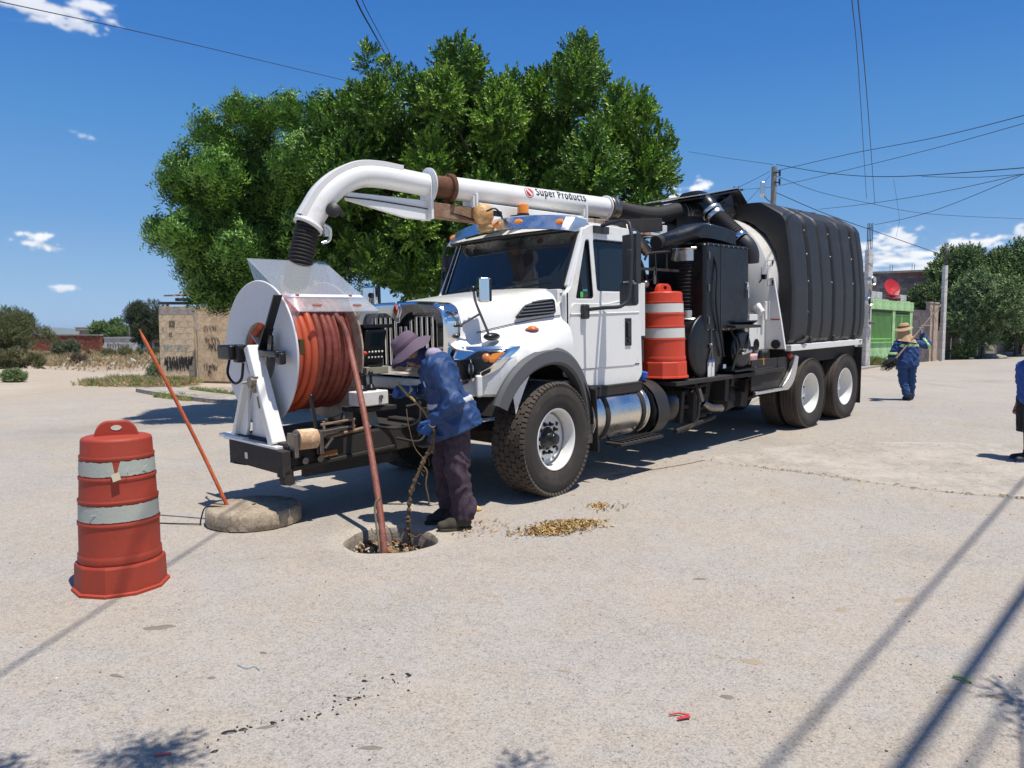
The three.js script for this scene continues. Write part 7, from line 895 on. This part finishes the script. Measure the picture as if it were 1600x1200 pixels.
// graffiti-covered wall at the corner: a block pier and a rough rendered stretch
{
  const A = [-11.56, -24.2], Bq = [-10.36, -24.02];
  const t = wallAt('block_wall', 'beige painted block wall with black and turquoise graffiti, left part, topped by bare grey blocks', 'wall', A, Bq, 0, 2.5, .16, M([.52, .41, .28], .95, 0, { map: mottleTex })), L = t.userData.len; finish(t);
  const r = rng(81), ms = [0, 1, 2, 3].map((i) => M([.93 - i * .03, .715 - i * .03, .46 - i * .02], .93, 0, { map: mottleTex, bumpMap: fineBump, bumpScale: .004 })), gm = [0, 1].map((i) => M([.48 + i * .04, .42 + i * .035, .35 + i * .03], .95, 0, { map: mottleTex, bumpMap: fineBump, bumpScale: .006 }));
  const bg = [join(bx(.394, .195, .02, 0, 0, 0, 0, 0, 0, .005)), join(bx(.194, .195, .02, 0, 0, 0, 0, 0, 0, .005))];
  for (let j = 0; j < 12; j++) for (let i = -1; i < 4; i++) { const x0 = Math.max(0, i * .4 + (j % 2) * .2), x1 = Math.min(L, (i + 1) * .4 + (j % 2) * .2); if (x1 - x0 < .1) continue; const m = piece('block', x1 - x0 > .3 ? bg[0] : bg[1], j > 10 ? gm[Math.floor(r() * 2)] : ms[Math.floor(r() * 4)], t); m.position.set((x0 + x1) / 2, .12 + j * .2, .004 + r() * .003); m.scale.x = (x1 - x0 - .005) / (x1 - x0 > .3 ? .394 : .194); }
  for (let j = 0; j < 12; j++) { const m = piece('block', bg[1], j > 10 ? gm[0] : ms[j % 3], t); m.position.set(-.006, .12 + j * .2, -.08); m.rotation.y = PI / 2; m.scale.x = .8; }
  const t2 = wallAt('rendered_wall', 'beige rendered wall with black scribbled tags and a bubble letter, running behind the ficus', 'wall', [-10.08, -23.62], [-2.4, -21.1], 0, 2.48, .16, M([.93, .665, .40], .97, 0, { map: mottleTex, bumpMap: fineBump, bumpScale: .012 })); finish(t2);
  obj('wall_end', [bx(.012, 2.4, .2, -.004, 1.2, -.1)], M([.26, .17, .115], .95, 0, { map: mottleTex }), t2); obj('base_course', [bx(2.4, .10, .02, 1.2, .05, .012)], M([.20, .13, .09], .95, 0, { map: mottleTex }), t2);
  // spray paint as flat print
  const spray = (w, h, seed, draw) => canvasTex(w, h, (c) => { c.fillStyle = '#000'; c.fillRect(0, 0, w, h); c.strokeStyle = c.fillStyle = '#fff'; c.lineCap = c.lineJoin = 'round'; draw(c, rng(seed)); });
  const scrawl = (c, r, x, y, w, h, n, lw) => { c.lineWidth = lw; for (let i = 0; i < n; i++) { const x0 = x + w * i / n, cw = w / n; c.beginPath(); c.moveTo(x0 + r() * cw * .3, y + r() * h * .3); for (let k = 0; k < 4; k++) c.lineTo(x0 + r() * cw, y + (k % 2 ? r() * .3 : .7 + r() * .3) * h); c.stroke(); if (r() < .4) { c.beginPath(); c.arc(x0 + cw * .5, y + h * (.3 + r() * .4), cw * .25, 0, 5); c.stroke(); } } };
  const decal = (parent, name, tex, colour, w, h, x, y, z) => { const g = new THREE.PlaneGeometry(w, h); g.translate(x, y, z); const m = new THREE.Mesh(g, M(colour, .9, 0, { alphaMap: tex, transparent: true })); m.name = name; m.receiveShadow = true; parent.add(m); };
  decal(t, 'graffiti', spray(512, 1024, 5, (c, r) => { c.font = 'bold 90px sans-serif'; c.save(); c.transform(.8, 0, -.08, 1.5, 0, 0); c.globalAlpha = .8; c.lineWidth = 12; c.strokeText('KB', 190, 130); c.font = '64px sans-serif'; c.lineWidth = 8; c.strokeText('KL', 200, 235); c.restore(); c.globalAlpha = .55; scrawl(c, r, 30, 200, 90, 90, 1, 12); c.globalAlpha = .9; scrawl(c, r, 60, 660, 430, 150, 6, 20); scrawl(c, r, 90, 730, 330, 170, 7, 16); scrawl(c, r, 300, 650, 190, 160, 3, 20); for (let i = 0; i < 20; i++) { c.lineWidth = 6; const x = 100 + r() * 330; c.beginPath(); c.moveTo(x, 800); c.lineTo(x + 4, 830 + r() * 90); c.stroke(); } }), [.03, .028, .028], 1.2, 2.1, .62, 1.18, .026);
  decal(t, 'graffiti', spray(512, 256, 7, (c, r) => { c.globalAlpha = .55; scrawl(c, r, 20, 60, 470, 130, 7, 22); }), [.12, .36, .42], .95, .42, .56, 1.15, .029);
  decal(t2, 'graffiti', spray(1024, 1024, 11, (c, r) => { c.globalAlpha = .75; scrawl(c, r, 90, 130, 300, 130, 5, 10); scrawl(c, r, 110, 330, 330, 110, 5, 16); scrawl(c, r, 180, 420, 260, 150, 4, 18); c.globalAlpha = .9; c.lineWidth = 24; c.beginPath(); c.moveTo(640, 330); c.bezierCurveTo(560, 250, 720, 130, 800, 230); c.bezierCurveTo(850, 300, 860, 470, 790, 520); c.bezierCurveTo(720, 600, 560, 560, 610, 460); c.bezierCurveTo(640, 420, 590, 380, 640, 330); c.stroke(); c.beginPath(); c.moveTo(720, 270); c.bezierCurveTo(680, 360, 780, 340, 740, 440); c.stroke(); c.beginPath(); c.moveTo(860, 260); c.bezierCurveTo(930, 160, 1000, 130, 1010, 300); c.moveTo(850, 520); c.lineTo(990, 560); c.stroke(); c.globalAlpha = .7; scrawl(c, r, 60, 760, 330, 120, 5, 18); scrawl(c, r, 160, 850, 90, 110, 1, 20); }), [.04, .035, .035], 1.75, 2.0, .98, 1.15, .008);
  // shed roof above the wall
  const s = thing('lean_to_roof', 'rusty sheet roof on a dark beam above the graffiti wall', 'roof', [-11.6, 2.5, -24.6]); const rf = obj('roof_sheet', (() => { const rows = []; for (let i = 0; i <= 40; i++) { const x = .35 + i * .06; rows.push([[x, .46 + x * .06 + .018 * Math.sin(i * 1.6), -.6], [x, .34 + x * .05 + .018 * Math.sin(i * 1.6), .25]]); } return loft(rows, { crease: 1 }); })(), M([.42, .40, .38], .5, .3, { map: rustTex }), s); obj('beam', [bx(3.4, .09, .1, 1.6, .12, .1), bx(2.9, .10, .12, 1.9, .24, .05)], M([.03, .035, .05], .5), s); obj('post', [bx(.07, .5, .07, .1, -.1, -.1), bx(.07, .6, .07, 1.5, -.05, -.1)], mat.rust, s); obj('roof_batten', [bx(2.2, .05, .08, 1.2, .40, .12, 0, 0, .03)], M([.22, .13, .08], .9), s);
}
// walls and sheds across the lot
{
  const bt = rep(blockTex(0, 0, [150, 84, 58], '#8d7a68', 50, 5), .5, .62);
  const w1 = wallAt('brick_wall', 'weathered red brick wall beyond the bushes on the lot', 'wall', [-37.5, -57.5], [-30.6, -54.8], .1, 1.48, .2, M([.85, .8, .78], .95, 0, { map: bt })); const L1 = w1.userData.len; finish(w1); obj('capping', [bx(L1 + .1, .10, .28, L1 / 2, 1.43, -.1)], mat.concrete, w1); obj('stone_base', [bx(L1, .12, .06, L1 / 2, .05, .03)], mat.concrete, w1);
  const w2 = wallAt('white_wall', 'low white wall covered in black graffiti behind the lot', 'wall', [-33.2, -60], [-30.3, -59.4], .2, 1.28, .2, M([.68, .67, .64], .9, 0, { map: mottleTex })); finish(w2);
  { const tex = canvasTex(512, 200, (c) => { const r = rng(6); c.fillStyle = '#000'; c.fillRect(0, 0, 512, 200); c.strokeStyle = '#fff'; c.lineWidth = 16; c.lineCap = 'round'; c.globalAlpha = .8; for (let i = 0; i < 9; i++) { const x = 20 + i * 54; c.beginPath(); c.moveTo(x, 50 + r() * 30); c.lineTo(x + 20 + r() * 20, 130 + r() * 30); c.lineTo(x + 34, 60 + r() * 30); c.stroke(); } }); const g = new THREE.PlaneGeometry(2.2, .8); g.translate(1.3, .5, .01); const m = new THREE.Mesh(g, M([.05, .05, .055], .9, 0, { alphaMap: tex, transparent: true })); m.name = 'graffiti'; w2.add(m); }
  obj('capping', [bx(3.0, .12, .3, 1.48, 1.1, -.1)], M([.42, .40, .36], .9), w2);
  const sh = thing('shed', 'small turquoise shed with a flat roof beside the white graffiti wall', 'shed', [-31.5, .1, -61]); obj('wall', [bx(1.6, 1.2, 1.2, .1, .6, 0), bx(.9, .9, 1, 1.5, .45, -.3)], M([.10, .34, .42], .8, 0, { map: mottleTex }), sh); obj('door', [bx(.5, .8, .04, .2, .45, .61)], M([.04, .16, .22], .6), sh); obj('roof', [bx(1.8, .06, 1.4, .1, 1.24, 0), bx(1.1, .05, 1.2, 1.5, .93, -.3)], M([.30, .22, .18], .8), sh);
  const sh2 = thing('shed', 'low grey block hut with rusty roof right of the turquoise shed', 'shed', [-28.6, .2, -60]); obj('wall', [bx(2.0, .9, 1.4, .4, .45, 0)], M([.36, .32, .28], .95, 0, { map: mottleTex }), sh2); obj('roof', [bx(2.3, .06, 1.7, .4, .95, 0, 0, 0, .04)], mat.rust, sh2); obj('door', [bx(.5, .7, .04, .1, .36, .71)], M([.06, .05, .045], .8), sh2);
  const houses = [[-62, -112, 5, 2.2, [.45, .32, .25], 'flat brick house far off behind the bushes'], [-47.5, -108, 4.5, 1.9, [.40, .36, .31], 'grey unfinished house far off between the small trees'], [-36.5, -102, 4, 2.0, [.5, .46, .40], 'pale house far off, partly hidden by the layered tree'], [-70, -125, 6, 2.6, [.5, .47, .42], 'wide pale house on the horizon at the left edge']];
  houses.forEach(([x, z, w, h, c, l], i) => { const t = thing('house', l, 'house', [x, gh(x, z), z], .1 * i); obj('wall', [bx(w, h, 4, 0, h / 2, 0)], M(c, .95, 0, { map: mottleTex }), t); obj('roof', [bx(w + .3, .14, 4.3, 0, h + .07, 0)], M([.36, .32, .28], .9), t); for (const k of [-.28, .22]) { const q = obj('window', [bx(.9, .8, .04, k * w, h * .55, 2.02)], M([.05, .06, .07], .3), t); obj('frame', [bx(1.0, .06, .05, k * w, h * .55 - .42, 2.03)], M([.5, .48, .44], .7), q); } });
  const tn = thing('water_tank', 'blue domed rooftop water tank far off above the brick wall', 'water tank', [-50.6, 1.0, -90]); obj('tank_body', [lathe([[.0, 0], [.62, 0], [.68, .1], [.68, .7], [.6, 1.0], [.35, 1.2], [.3, 1.28], [0, 1.3]], 24, [0, .0, 0], [0, 1, 0])], M([.02, .13, .42], .5), tn); obj('tank_base', [bx(3.2, 1.2, 2.5, 0, -.6, 0)], M([.42, .38, .33], .9, 0, { map: mottleTex }), tn);
  const tn2 = thing('water_tank', 'black domed water tank showing above the large thorn bush', 'water tank', [-39.8, 2.05, -60]); obj('tank_body', [lathe([[0, 0], [.85, 0], [.9, .1], [.9, .75], [.75, 1.1], [.4, 1.25], [0, 1.28]], 24, [0, 0, 0], [0, 1, 0])], M([.02, .022, .025], .5), tn2); obj('tank_base', [bx(3.0, 2.2, 3, 0, -1.1, 0)], M([.38, .33, .28], .9, 0, { map: mottleTex }), tn2);
}
const poleM = M([.30, .28, .25], .9, 0, { map: mottleTex });
function pole(label, x, z, h, r, arms = []) { const y = gh(x, z), t = thing('utility_pole', label, 'utility pole', [x, y, z]); obj('shaft', [cyl([0, -.3, 0], [0, h, 0], r, r * .7, 14)], poleM, t); arms.forEach(([w, yy]) => obj('crossarm', [bx(w, .09, .09, 0, yy, .08), cyl([-w * .45, yy, .08], [-w * .45, yy + .16, .08], .03), cyl([w * .45, yy, .08], [w * .45, yy + .16, .08], .03)], poleM, t)); return t; }
{
  const p = pole('dark concrete utility pole with a street lamp rising behind the water tank', 10.85, -31, 8.45, .15); obj('insulator_bracket', [bx(.3, .05, .05, .1, 8.2, .1), cyl([.2, 8.05, .1], [.2, 8.3, .1], .04), cyl([.2, 7.7, .1], [.2, 7.95, .1], .04), bx(.25, .05, .05, .1, 7.8, .1)], mat.dusty, p); const lm = obj('street_lamp', [bx(.18, .55, .22, -.5, 7.55, .1, 0, 0, 0, .05), lathe([[.0, 0], [.1, .02], [.08, .15], [0, .2]], 14, [-.5, 7.2, .1], [0, 1, 0])], mat.alu, p); obj('lamp_bracket', [tube([[-.12, 7.0, .05], [-.3, 7.1, .1], [-.5, 7.35, .1]], .025, 12)], mat.steel, lm); obj('pole_band', [lathe([[.15, -.03], [.165, 0], [.15, .03]], 16, [0, 6.6, 0], [0, 1, 0])], mat.dusty, p);
  pole('thin far utility pole with crossarm between the brick wall and the layered tree', -41.5, -80, 3.1, .09, [[1.9, 2.7]]); pole('faint far utility pole with crossarm left of the blue water tank', -58, -118, 4.0, .10, [[3, 3.6], [2.2, 3.1]]); pole('dark utility pole top rising out of the trees at the right edge', 40.9, -60, 8.6, .28);
}
const colM = M([.74, .71, .66], .95, 0, { map: mottleTex, bumpMap: fineBump, bumpScale: .005 }), rebarM = M([.055, .05, .055], .8, 0, {});
function column(label, x, z, w, top, bars) { const y = gh(x, z), t = thing('concrete_column', label, 'column', [x, y, z]); obj('shaft', [bx(w, top - y + .3, w, 0, (top - y) / 2 - .15, 0, 0, .3, 0, .01)], colM, t); for (const [dx, dz] of [[-.3, -.3], [.3, -.3], [-.3, .3], [.3, .3]]) obj('rebar', [cyl([dx * w, top - y - .2, dz * w], [dx * w + .01, bars - y, dz * w], .016, .016, 6)], rebarM, t); obj('tie', [0, 1].map((k) => bx(w * .66, .02, w * .66, 0, top - y + .4 + k * .5, 0, 0, 0, 0, 0)), rebarM, t); return t; }
column('bare rebar ends of an unfinished column showing above the truck, left of the dark pole', 10.18, -34, .3, 6.9, 8.3);
{
  const c = column('pale concrete column with rebar ends and two round meter sockets, beside the water tank', 14.9, -31, .23, 5.1, 6.2), y = gh(14.9, -31); for (const [dy, dx] of [[3.8, .0], [2.95, -.12]]) { const m = obj('meter_socket', [lathe([[.19, -.02], [.20, .02], [.20, .16], [.16, .17], [.15, .06], [0, .05]], 26, [dx, dy - y, .16], [.55, 0, .83])], mat.alu, c); obj('meter_glass', [lathe([[0, .10], [.10, .09], [.15, .06]], 22, [dx, dy - y, .16], [.55, 0, .83])], M([.03, .03, .03], .15), m); } obj('cable', [tube([[-.9, 4.0, .3], [-.3, 4.35, .2], [.16, 4.35, .1]], .01, 12, 5), tube([[-.05, 3.3, .2], [.02, 3.1, .2], [.0, 2.0, .19]], .02, 12, 6), bx(.22, .12, .1, .1, 1.9, .2)], mat.steel, c);
  column('tall slim concrete post with rebar ends in front of the right-hand trees', 23.35, -40, .20, 5.28, 6.5);
  const w = wallAt('white_house', 'white house front glimpsed between the water tank and the concrete column', 'house', [11.5, -29.4], [15.3, -32.6], gh(15, -31) - .2, 2.75, .25, M([.66, .64, .61], .85, 0, { map: mottleTex })); const L = w.userData.len; finish(w); obj('cornice', [bx(L + .1, .12, .34, L / 2, 2.62, -.1)], M([.55, .53, .5], .9), w); obj('door', [bx(.9, 1.9, .05, L - 2.4, 1.1, .02)], M([.10, .09, .09], .6), w);
  w.userData.label = 'white house front glimpsed between the water tank and the concrete column';
}
{ // green house along the street
  const a = [15.9, -33], b = [20.2, -37.3], y0 = gh(16.5, -33.6) - .1, t = wallAt('green_house', 'lime green house front with barred window and barred doorway, red satellite dish on top', 'house', a, b, y0, 3.15, .2, null), L = t.userData.len, H = 3.15 - y0; finish(t);
  const gm = M([.46, .74, .35], .8, 0, { map: mottleTex, bumpMap: fineBump, bumpScale: .004 }), g2 = M([.33, .62, .21], .8, 0, { map: mottleTex });
  obj('wall', [bx(.25, H, .25, .12, H / 2, -.125), bx(3.05, 1.15, .2, 1.7, .575, -.12), bx(.34, H, .28, 3.35, H / 2, -.12), bx(.4, H, .28, L - .2, H / 2, -.12), bx(.05, H, 3.5, .025, H / 2, -1.8), bx(.05, H, 3.5, L - .03, H / 2, -1.8)], gm, t); obj('lintel', [bx(L + .1, .45, .32, L / 2, H - .2, -.11, 0, 0, 0, .02)], gm, t); obj('sill', [bx(3.0, .05, .3, 1.7, 1.175, -.10)], g2, t);
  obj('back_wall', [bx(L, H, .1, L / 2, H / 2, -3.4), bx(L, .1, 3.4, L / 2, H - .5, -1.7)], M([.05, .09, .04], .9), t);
  const bars = M([.30, .60, .20], .5); for (let i = 0; i < 19; i++) piece('window_bar', join(bx(.035, 1.55, .03, .32 + i * .155, 1.95, -.06, 0, 0, 0, 0)), bars, t); obj('bar_rail', [bx(2.95, .04, .04, 1.7, 1.35, -.06), bx(2.95, .04, .04, 1.7, 2.62, -.06)], bars, t);
  for (let i = 0; i < 14; i++) piece('door_bar', join(bx(.035, 2.45, .03, 3.65 + i * .155, 1.3, -.06, 0, 0, 0, 0)), bars, t); obj('door_rail', [bx(2.1, .05, .04, 4.62, .2, -.06), bx(2.1, .05, .04, 4.62, 1.3, -.06), bx(2.1, .05, .04, 4.62, 2.5, -.06), bx(.06, 2.5, .05, 4.62, 1.3, -.05)], bars, t);
  obj('parapet', [bx(2.0, .42, .2, 1.3, H + .2, -.3), bx(1.9, .40, .2, 4.8, H + .19, -.3)], M([.60, .60, .58], .9, 0, { map: mottleTex }), t); obj('roof', [bx(L, .12, 3.6, L / 2, H + .03, -1.9)], mat.concrete, t);
  const d = thing('satellite_dish', 'round red satellite dish on the roof of the green house', 'satellite dish', [18.35, 3.2, -35.9], .5); obj('reflector', [lathe([[0, 0], [.15, .012], [.3, .05], [.42, .11], [.43, .115], [.3, .06], [0, .012]], 32, [0, .62, 0], [-.25, .35, .9])], M([.50, .02, .025], .45), d); obj('feed_arm', [cyl([0, .35, .1], [-.08, .62, .55], .015), bx(.06, .08, .08, -.08, .64, .55), cyl([0, 0, 0], [0, .6, -.05], .03), bx(.3, .03, .3, 0, 0, 0)], mat.steel, d);
  const rc = thing('metal_bench', 'dark red metal frame lying on the roof below the satellite dish', 'metal frame', [18.3, 3.21, -35.5], .78); obj('frame', [bx(1.1, .10, .3, 0, .10, 0, 0, 0, 0, .02), bx(1.0, .05, .35, 0, .22, -.02), bx(.06, .1, .3, -.5, .05, 0), bx(.06, .1, .3, .5, .05, 0)], M([.22, .02, .03], .6), rc);
}
{ // grey block house, walls and gates beyond
  const gt = rep(blockTex(0, 0, [112, 104, 104], '#5e5856', 34, 9), .31, .31), y1 = 5.78, t = wallAt('block_house', 'tall unfinished house of bare grey blocks behind the green house', 'house', [24.0, -50.6], [28.6, -48.1], gh(24, -45), y1, .25, M([1.0, .98, .98], .95, 0, { map: gt })), L = t.userData.len, y0 = gh(24, -45); finish(t); obj('ring_beam', [bx(L, .14, .3, L / 2, y1 - y0 - .02, -.1)], M([.45, .42, .38], .95, 0, { map: mottleTex }), t); obj('brick_course', [bx(L * .62, .22, .262, L * .66, y1 - y0 - .22, -.122)], M([.30, .13, .075], .95, 0, { map: mottleTex }), t); obj('side_wall', [bx(.25, y1 - y0, 8, .12, (y1 - y0) / 2, -4.2), bx(.25, y1 - y0, 8, L - .12, (y1 - y0) / 2, -4.2)], M([1.0, .98, .98], .95, 0, { map: gt }), t); for (const k of [.3, .55]) obj('rebar', [cyl([L * k, y1 - y0, -.1], [L * k, y1 - y0 + .5, -.1], .015), cyl([L * k + .15, y1 - y0, -.1], [L * k + .15, y1 - y0 + .45, -.1], .015)], rebarM, t);
  const t2 = wallAt('block_wall', 'dark grey block wall between the green house and the beige gate pier', 'wall', [20.3, -37.5], [22.6, -39.9], gh(21, -38.5), 2.85, .18, M([.62, .60, .62], .95, 0, { map: gt })); finish(t2); obj('blue_sheet', [bx(2.6, .25, .06, 1.7, 2.35, -.2)], M([.14, .28, .32], .6), t2); obj('capping', [bx(1.6, .06, .2, 2.4, 1.95, -.09)], mat.concrete, t2);
  const t3 = wallAt('rendered_wall', 'beige-pink rendered wall beside the concrete post', 'wall', [22.55, -39.9], [23.6, -40.9], gh(23, -40), 3.3, .2, M([.58, .43, .34], .95, 0, { map: mottleTex, bumpMap: fineBump, bumpScale: .006 })); finish(t3); obj('capping', [bx(1.6, .08, .26, .72, 3.3 - gh(23, -40), -.1)], M([.42, .36, .30], .95), t3);
  const fn = thing('plank_fence', 'weathered grey plank and sheet fence in the shade of the right-hand trees', 'fence', [24.2, gh(24.5, -42), -41.9], .78); const r = rng(93); for (let i = 0; i < 46; i++) { const w = .17 + r() * .05, h = 1.45 + r() * .5; const m = piece('plank', join(bx(w, h, .03, 0, h / 2, 0, 0, 0, 0, .004)), M([.20 + r() * .14, .17 + r() * .11, .14 + r() * .09], .95, 0, { map: mottleTex }), fn); m.position.set(i * .205, 0, (r() - .5) * .05); m.rotation.z = (r() - .5) * .03; } obj('rail', [bx(9.4, .08, .06, 4.7, .5, -.05), bx(9.4, .08, .06, 4.7, 1.3, -.05)], M([.14, .11, .09], .95), fn);
  const w4 = wallAt('rendered_wall', 'long low rendered wall closing the street behind the trees at the far right', 'wall', [31, -48.6], [60, -78], gh(31, -48), 2.9, .2, M([.36, .31, .26], .95, 0, { map: mottleTex })); finish(w4);
  for (const [x, z, l] of [[28.3, -43.6, 'low dark heap of rubble in the shade at the foot of the plank fence'], [32.4, -48.3, 'grey rock at the end of the street under the dark trees']]) { const g = new THREE.IcosahedronGeometry(.6, 3), p = g.attributes.position; for (let i = 0; i < p.count; i++) { const k = 1 + .5 * fbm(p.getX(i) * 2 + x, p.getY(i) * 2, p.getZ(i) * 2, 3); p.setXYZ(i, p.getX(i) * k * 1.6, p.getY(i) * k * .35, p.getZ(i) * k); } g.computeVertexNormals(); g.translate(x, gh(x, z) + .05, z); tag(obj('rock', [g], mat.concrete), l, 'rock'); }
}
{ // far ridge
  const g = new THREE.BufferGeometry(), pos = [], idx = [], N = 260; for (let i = 0; i <= N; i++) { const a = lerp(-PI * .62, PI * .62, i / N), h = 16 + 40 * Math.max(0, fbm(a * 5, 2, 7, 5) + .15) + 8 * Math.sin(a * 3); for (const [d, y] of [[2600, -6], [2750, h * .6], [2900, h], [3300, h * .4], [3500, -8]]) pos.push(Math.sin(a) * d, y + (y > 0 ? fbm(a * 40, d * .01, 3, 3) * 8 : 0), -Math.cos(a) * d); if (i) for (let k = 0; k < 4; k++) { const q = i * 5 + k; idx.push(q - 5, q, q - 4, q - 4, q, q + 1); } } g.setAttribute('position', new THREE.Float32BufferAttribute(pos, 3)); g.setIndex(idx); g.computeVertexNormals(); const m = obj('hills', [g], M([.16, .16, .11], 1)); tag(m, 'low hazy blue hills along the horizon', 'hills', null, 'structure');
}
// ---------- overhead wires ----------
const wireM = M([.014, .014, .016], .6);
[
  ['single cable crossing the sky at upper left down to the ficus crown', .011, [[-11.76, 8.19, -14.00], [-10.78, 8.58, -16.00], [-9.85, 10.13, -22.00], [-6.49, 11.62, -30.00]]],
  ['twisted dark cable entering at the top of the picture above the boom elbow', .012, [[-1.96, 5.98, -9.00], [-2.05, 5.98, -10.00], [-2.31, 6.64, -13.00], [-2.57, 7.35, -17.00]]],
  ['thin cable just right of the twisted cable above the boom elbow', .006, [[-1.90, 5.98, -9.00], [-1.97, 5.98, -10.00], [-2.23, 6.66, -13.00], [-2.45, 7.35, -17.00]]],
  ['left one of the two near-vertical cables in the sky at right', .007, [[3.97, 5.98, -9.00], [4.47, 5.98, -10.00], [6.89, 6.70, -15.00], [12.34, 6.31, -26.00]]],
  ['right one of the two near-vertical cables in the sky at right', .008, [[4.05, 5.98, -9.00], [4.55, 5.98, -10.00], [7.06, 6.33, -15.00], [12.64, 6.09, -26.00]]],
  ['cable running left from the top of the dark pole to behind the ficus', .010, [[10.32, 12.28, -44.00], [10.71, 10.53, -38.00], [10.80, 8.60, -31.00]]],
  ['sagging thick cable from the top of the dark pole to the right edge', .014, [[10.94, 8.60, -31.00], [11.97, 7.59, -28.00], [12.83, 6.85, -25.00], [13.67, 6.03, -20.00], [13.83, 5.77, -18.00]]],
  ['uppermost rising cable from the dark pole to the right edge', .011, [[10.94, 8.34, -31.00], [12.21, 8.08, -27.00], [12.94, 7.60, -23.00], [12.93, 7.11, -19.00], [12.99, 6.96, -17.00]]],
  ['second rising cable, from the rebar ends past the pole to the right edge', .009, [[10.19, 8.14, -34.00], [10.96, 7.72, -31.00], [12.23, 7.54, -27.00], [12.95, 7.28, -23.00], [12.94, 6.91, -19.00], [13.00, 6.75, -17.00]]],
  ['short flat cable joining the sagging cable at the right edge', .011, [[16.42, 7.90, -30.00], [17.24, 7.45, -28.00], [17.78, 7.14, -26.00], [18.46, 6.88, -24.00]]],
  ['cable dropping from the dark pole far down to the right edge', .012, [[10.95, 8.13, -31.00], [14.80, 8.43, -36.00], [19.20, 8.58, -40.00], [24.54, 8.68, -44.00], [32.97, 9.00, -48.00], [38.64, 9.18, -50.00]]],
  ['cable rising from above the water tank straps to the right edge', .011, [[15.65, 7.94, -38.00], [15.84, 7.36, -33.00], [16.07, 6.91, -28.00], [15.73, 6.51, -23.00], [15.37, 6.30, -20.00]]],
  ['cable rising steeply from the column rebar to the right edge', .010, [[15.10, 6.14, -31.00], [14.90, 5.96, -28.00], [15.16, 6.05, -26.00], [15.05, 6.29, -22.00], [15.35, 6.65, -20.00]]],
  ['thick cable from the dark pole past the column down to the trees', .016, [[10.97, 7.45, -31.00], [13.88, 6.91, -33.00], [17.95, 6.42, -36.00], [24.13, 5.52, -40.00]]],
  ['short cable from the rebar ends up to the lamp on the dark pole', .010, [[10.27, 8.25, -34.00], [10.73, 8.42, -33.00], [10.68, 8.32, -31.00]]],
  ['short slack cable from the foot of the rebar ends up to the dark pole', .009, [[10.35, 7.27, -34.00], [10.74, 7.80, -33.00], [10.66, 8.13, -31.00]]],
  ['cable from the slim concrete post to the pole in the trees', .011, [[23.48, 6.34, -40.00], [27.40, 6.33, -43.00], [34.02, 7.06, -50.00]]],
  ['thin loose cable hanging from the sagging cable above the column', .005, [[12.75, 6.76, -25.00], [13.94, 6.27, -27.00], [15.07, 6.00, -29.00], [15.48, 5.51, -30.00]]],
].forEach(([label, r, pts]) => tag(obj('overhead_cable', [tube(pts, r, 40, 5)], wireM), label, 'cable', 'overhead cables'));
// cables above and behind the viewer: only their shadows cross the road
{
  const h = 7.2, sh = (p) => [p[0] + SUN.x / SUN.y * h, h, p[1] + SUN.z / SUN.y * h]; const ln = (a, b, t0, t1) => [t0, (t0 + t1) / 2, t1].map((t) => sh([lerp(a[0], b[0], t), lerp(a[1], b[1], t)]));
  for (const [a, b, r, t0, t1, l] of [[[.95, -2.62], [5.39, -7.66], .016, -.8, 1.15, 'cable overhead whose thin shadow crosses the road at right'], [[1.44, -2.62], [3.14, -4.42], .034, -1.5, 3.0, 'thick cable bundle overhead whose shadow crosses the lower right corner'], [[1.62, -2.55], [3.4, -4.38], .014, -1.5, 2.6, 'thin cable overhead beside the thick bundle at lower right'], [[-2.41, -3.47], [-2.38, -5.7], .013, -.8, 1.5, 'cable overhead whose shadow passes the lone traffic drum']]) tag(obj('overhead_cable', [tube(ln(a, b, t0, t1), r, 20, 6)], wireM), l, 'cable', 'overhead cables');
}
renderer.render(scene, camera);
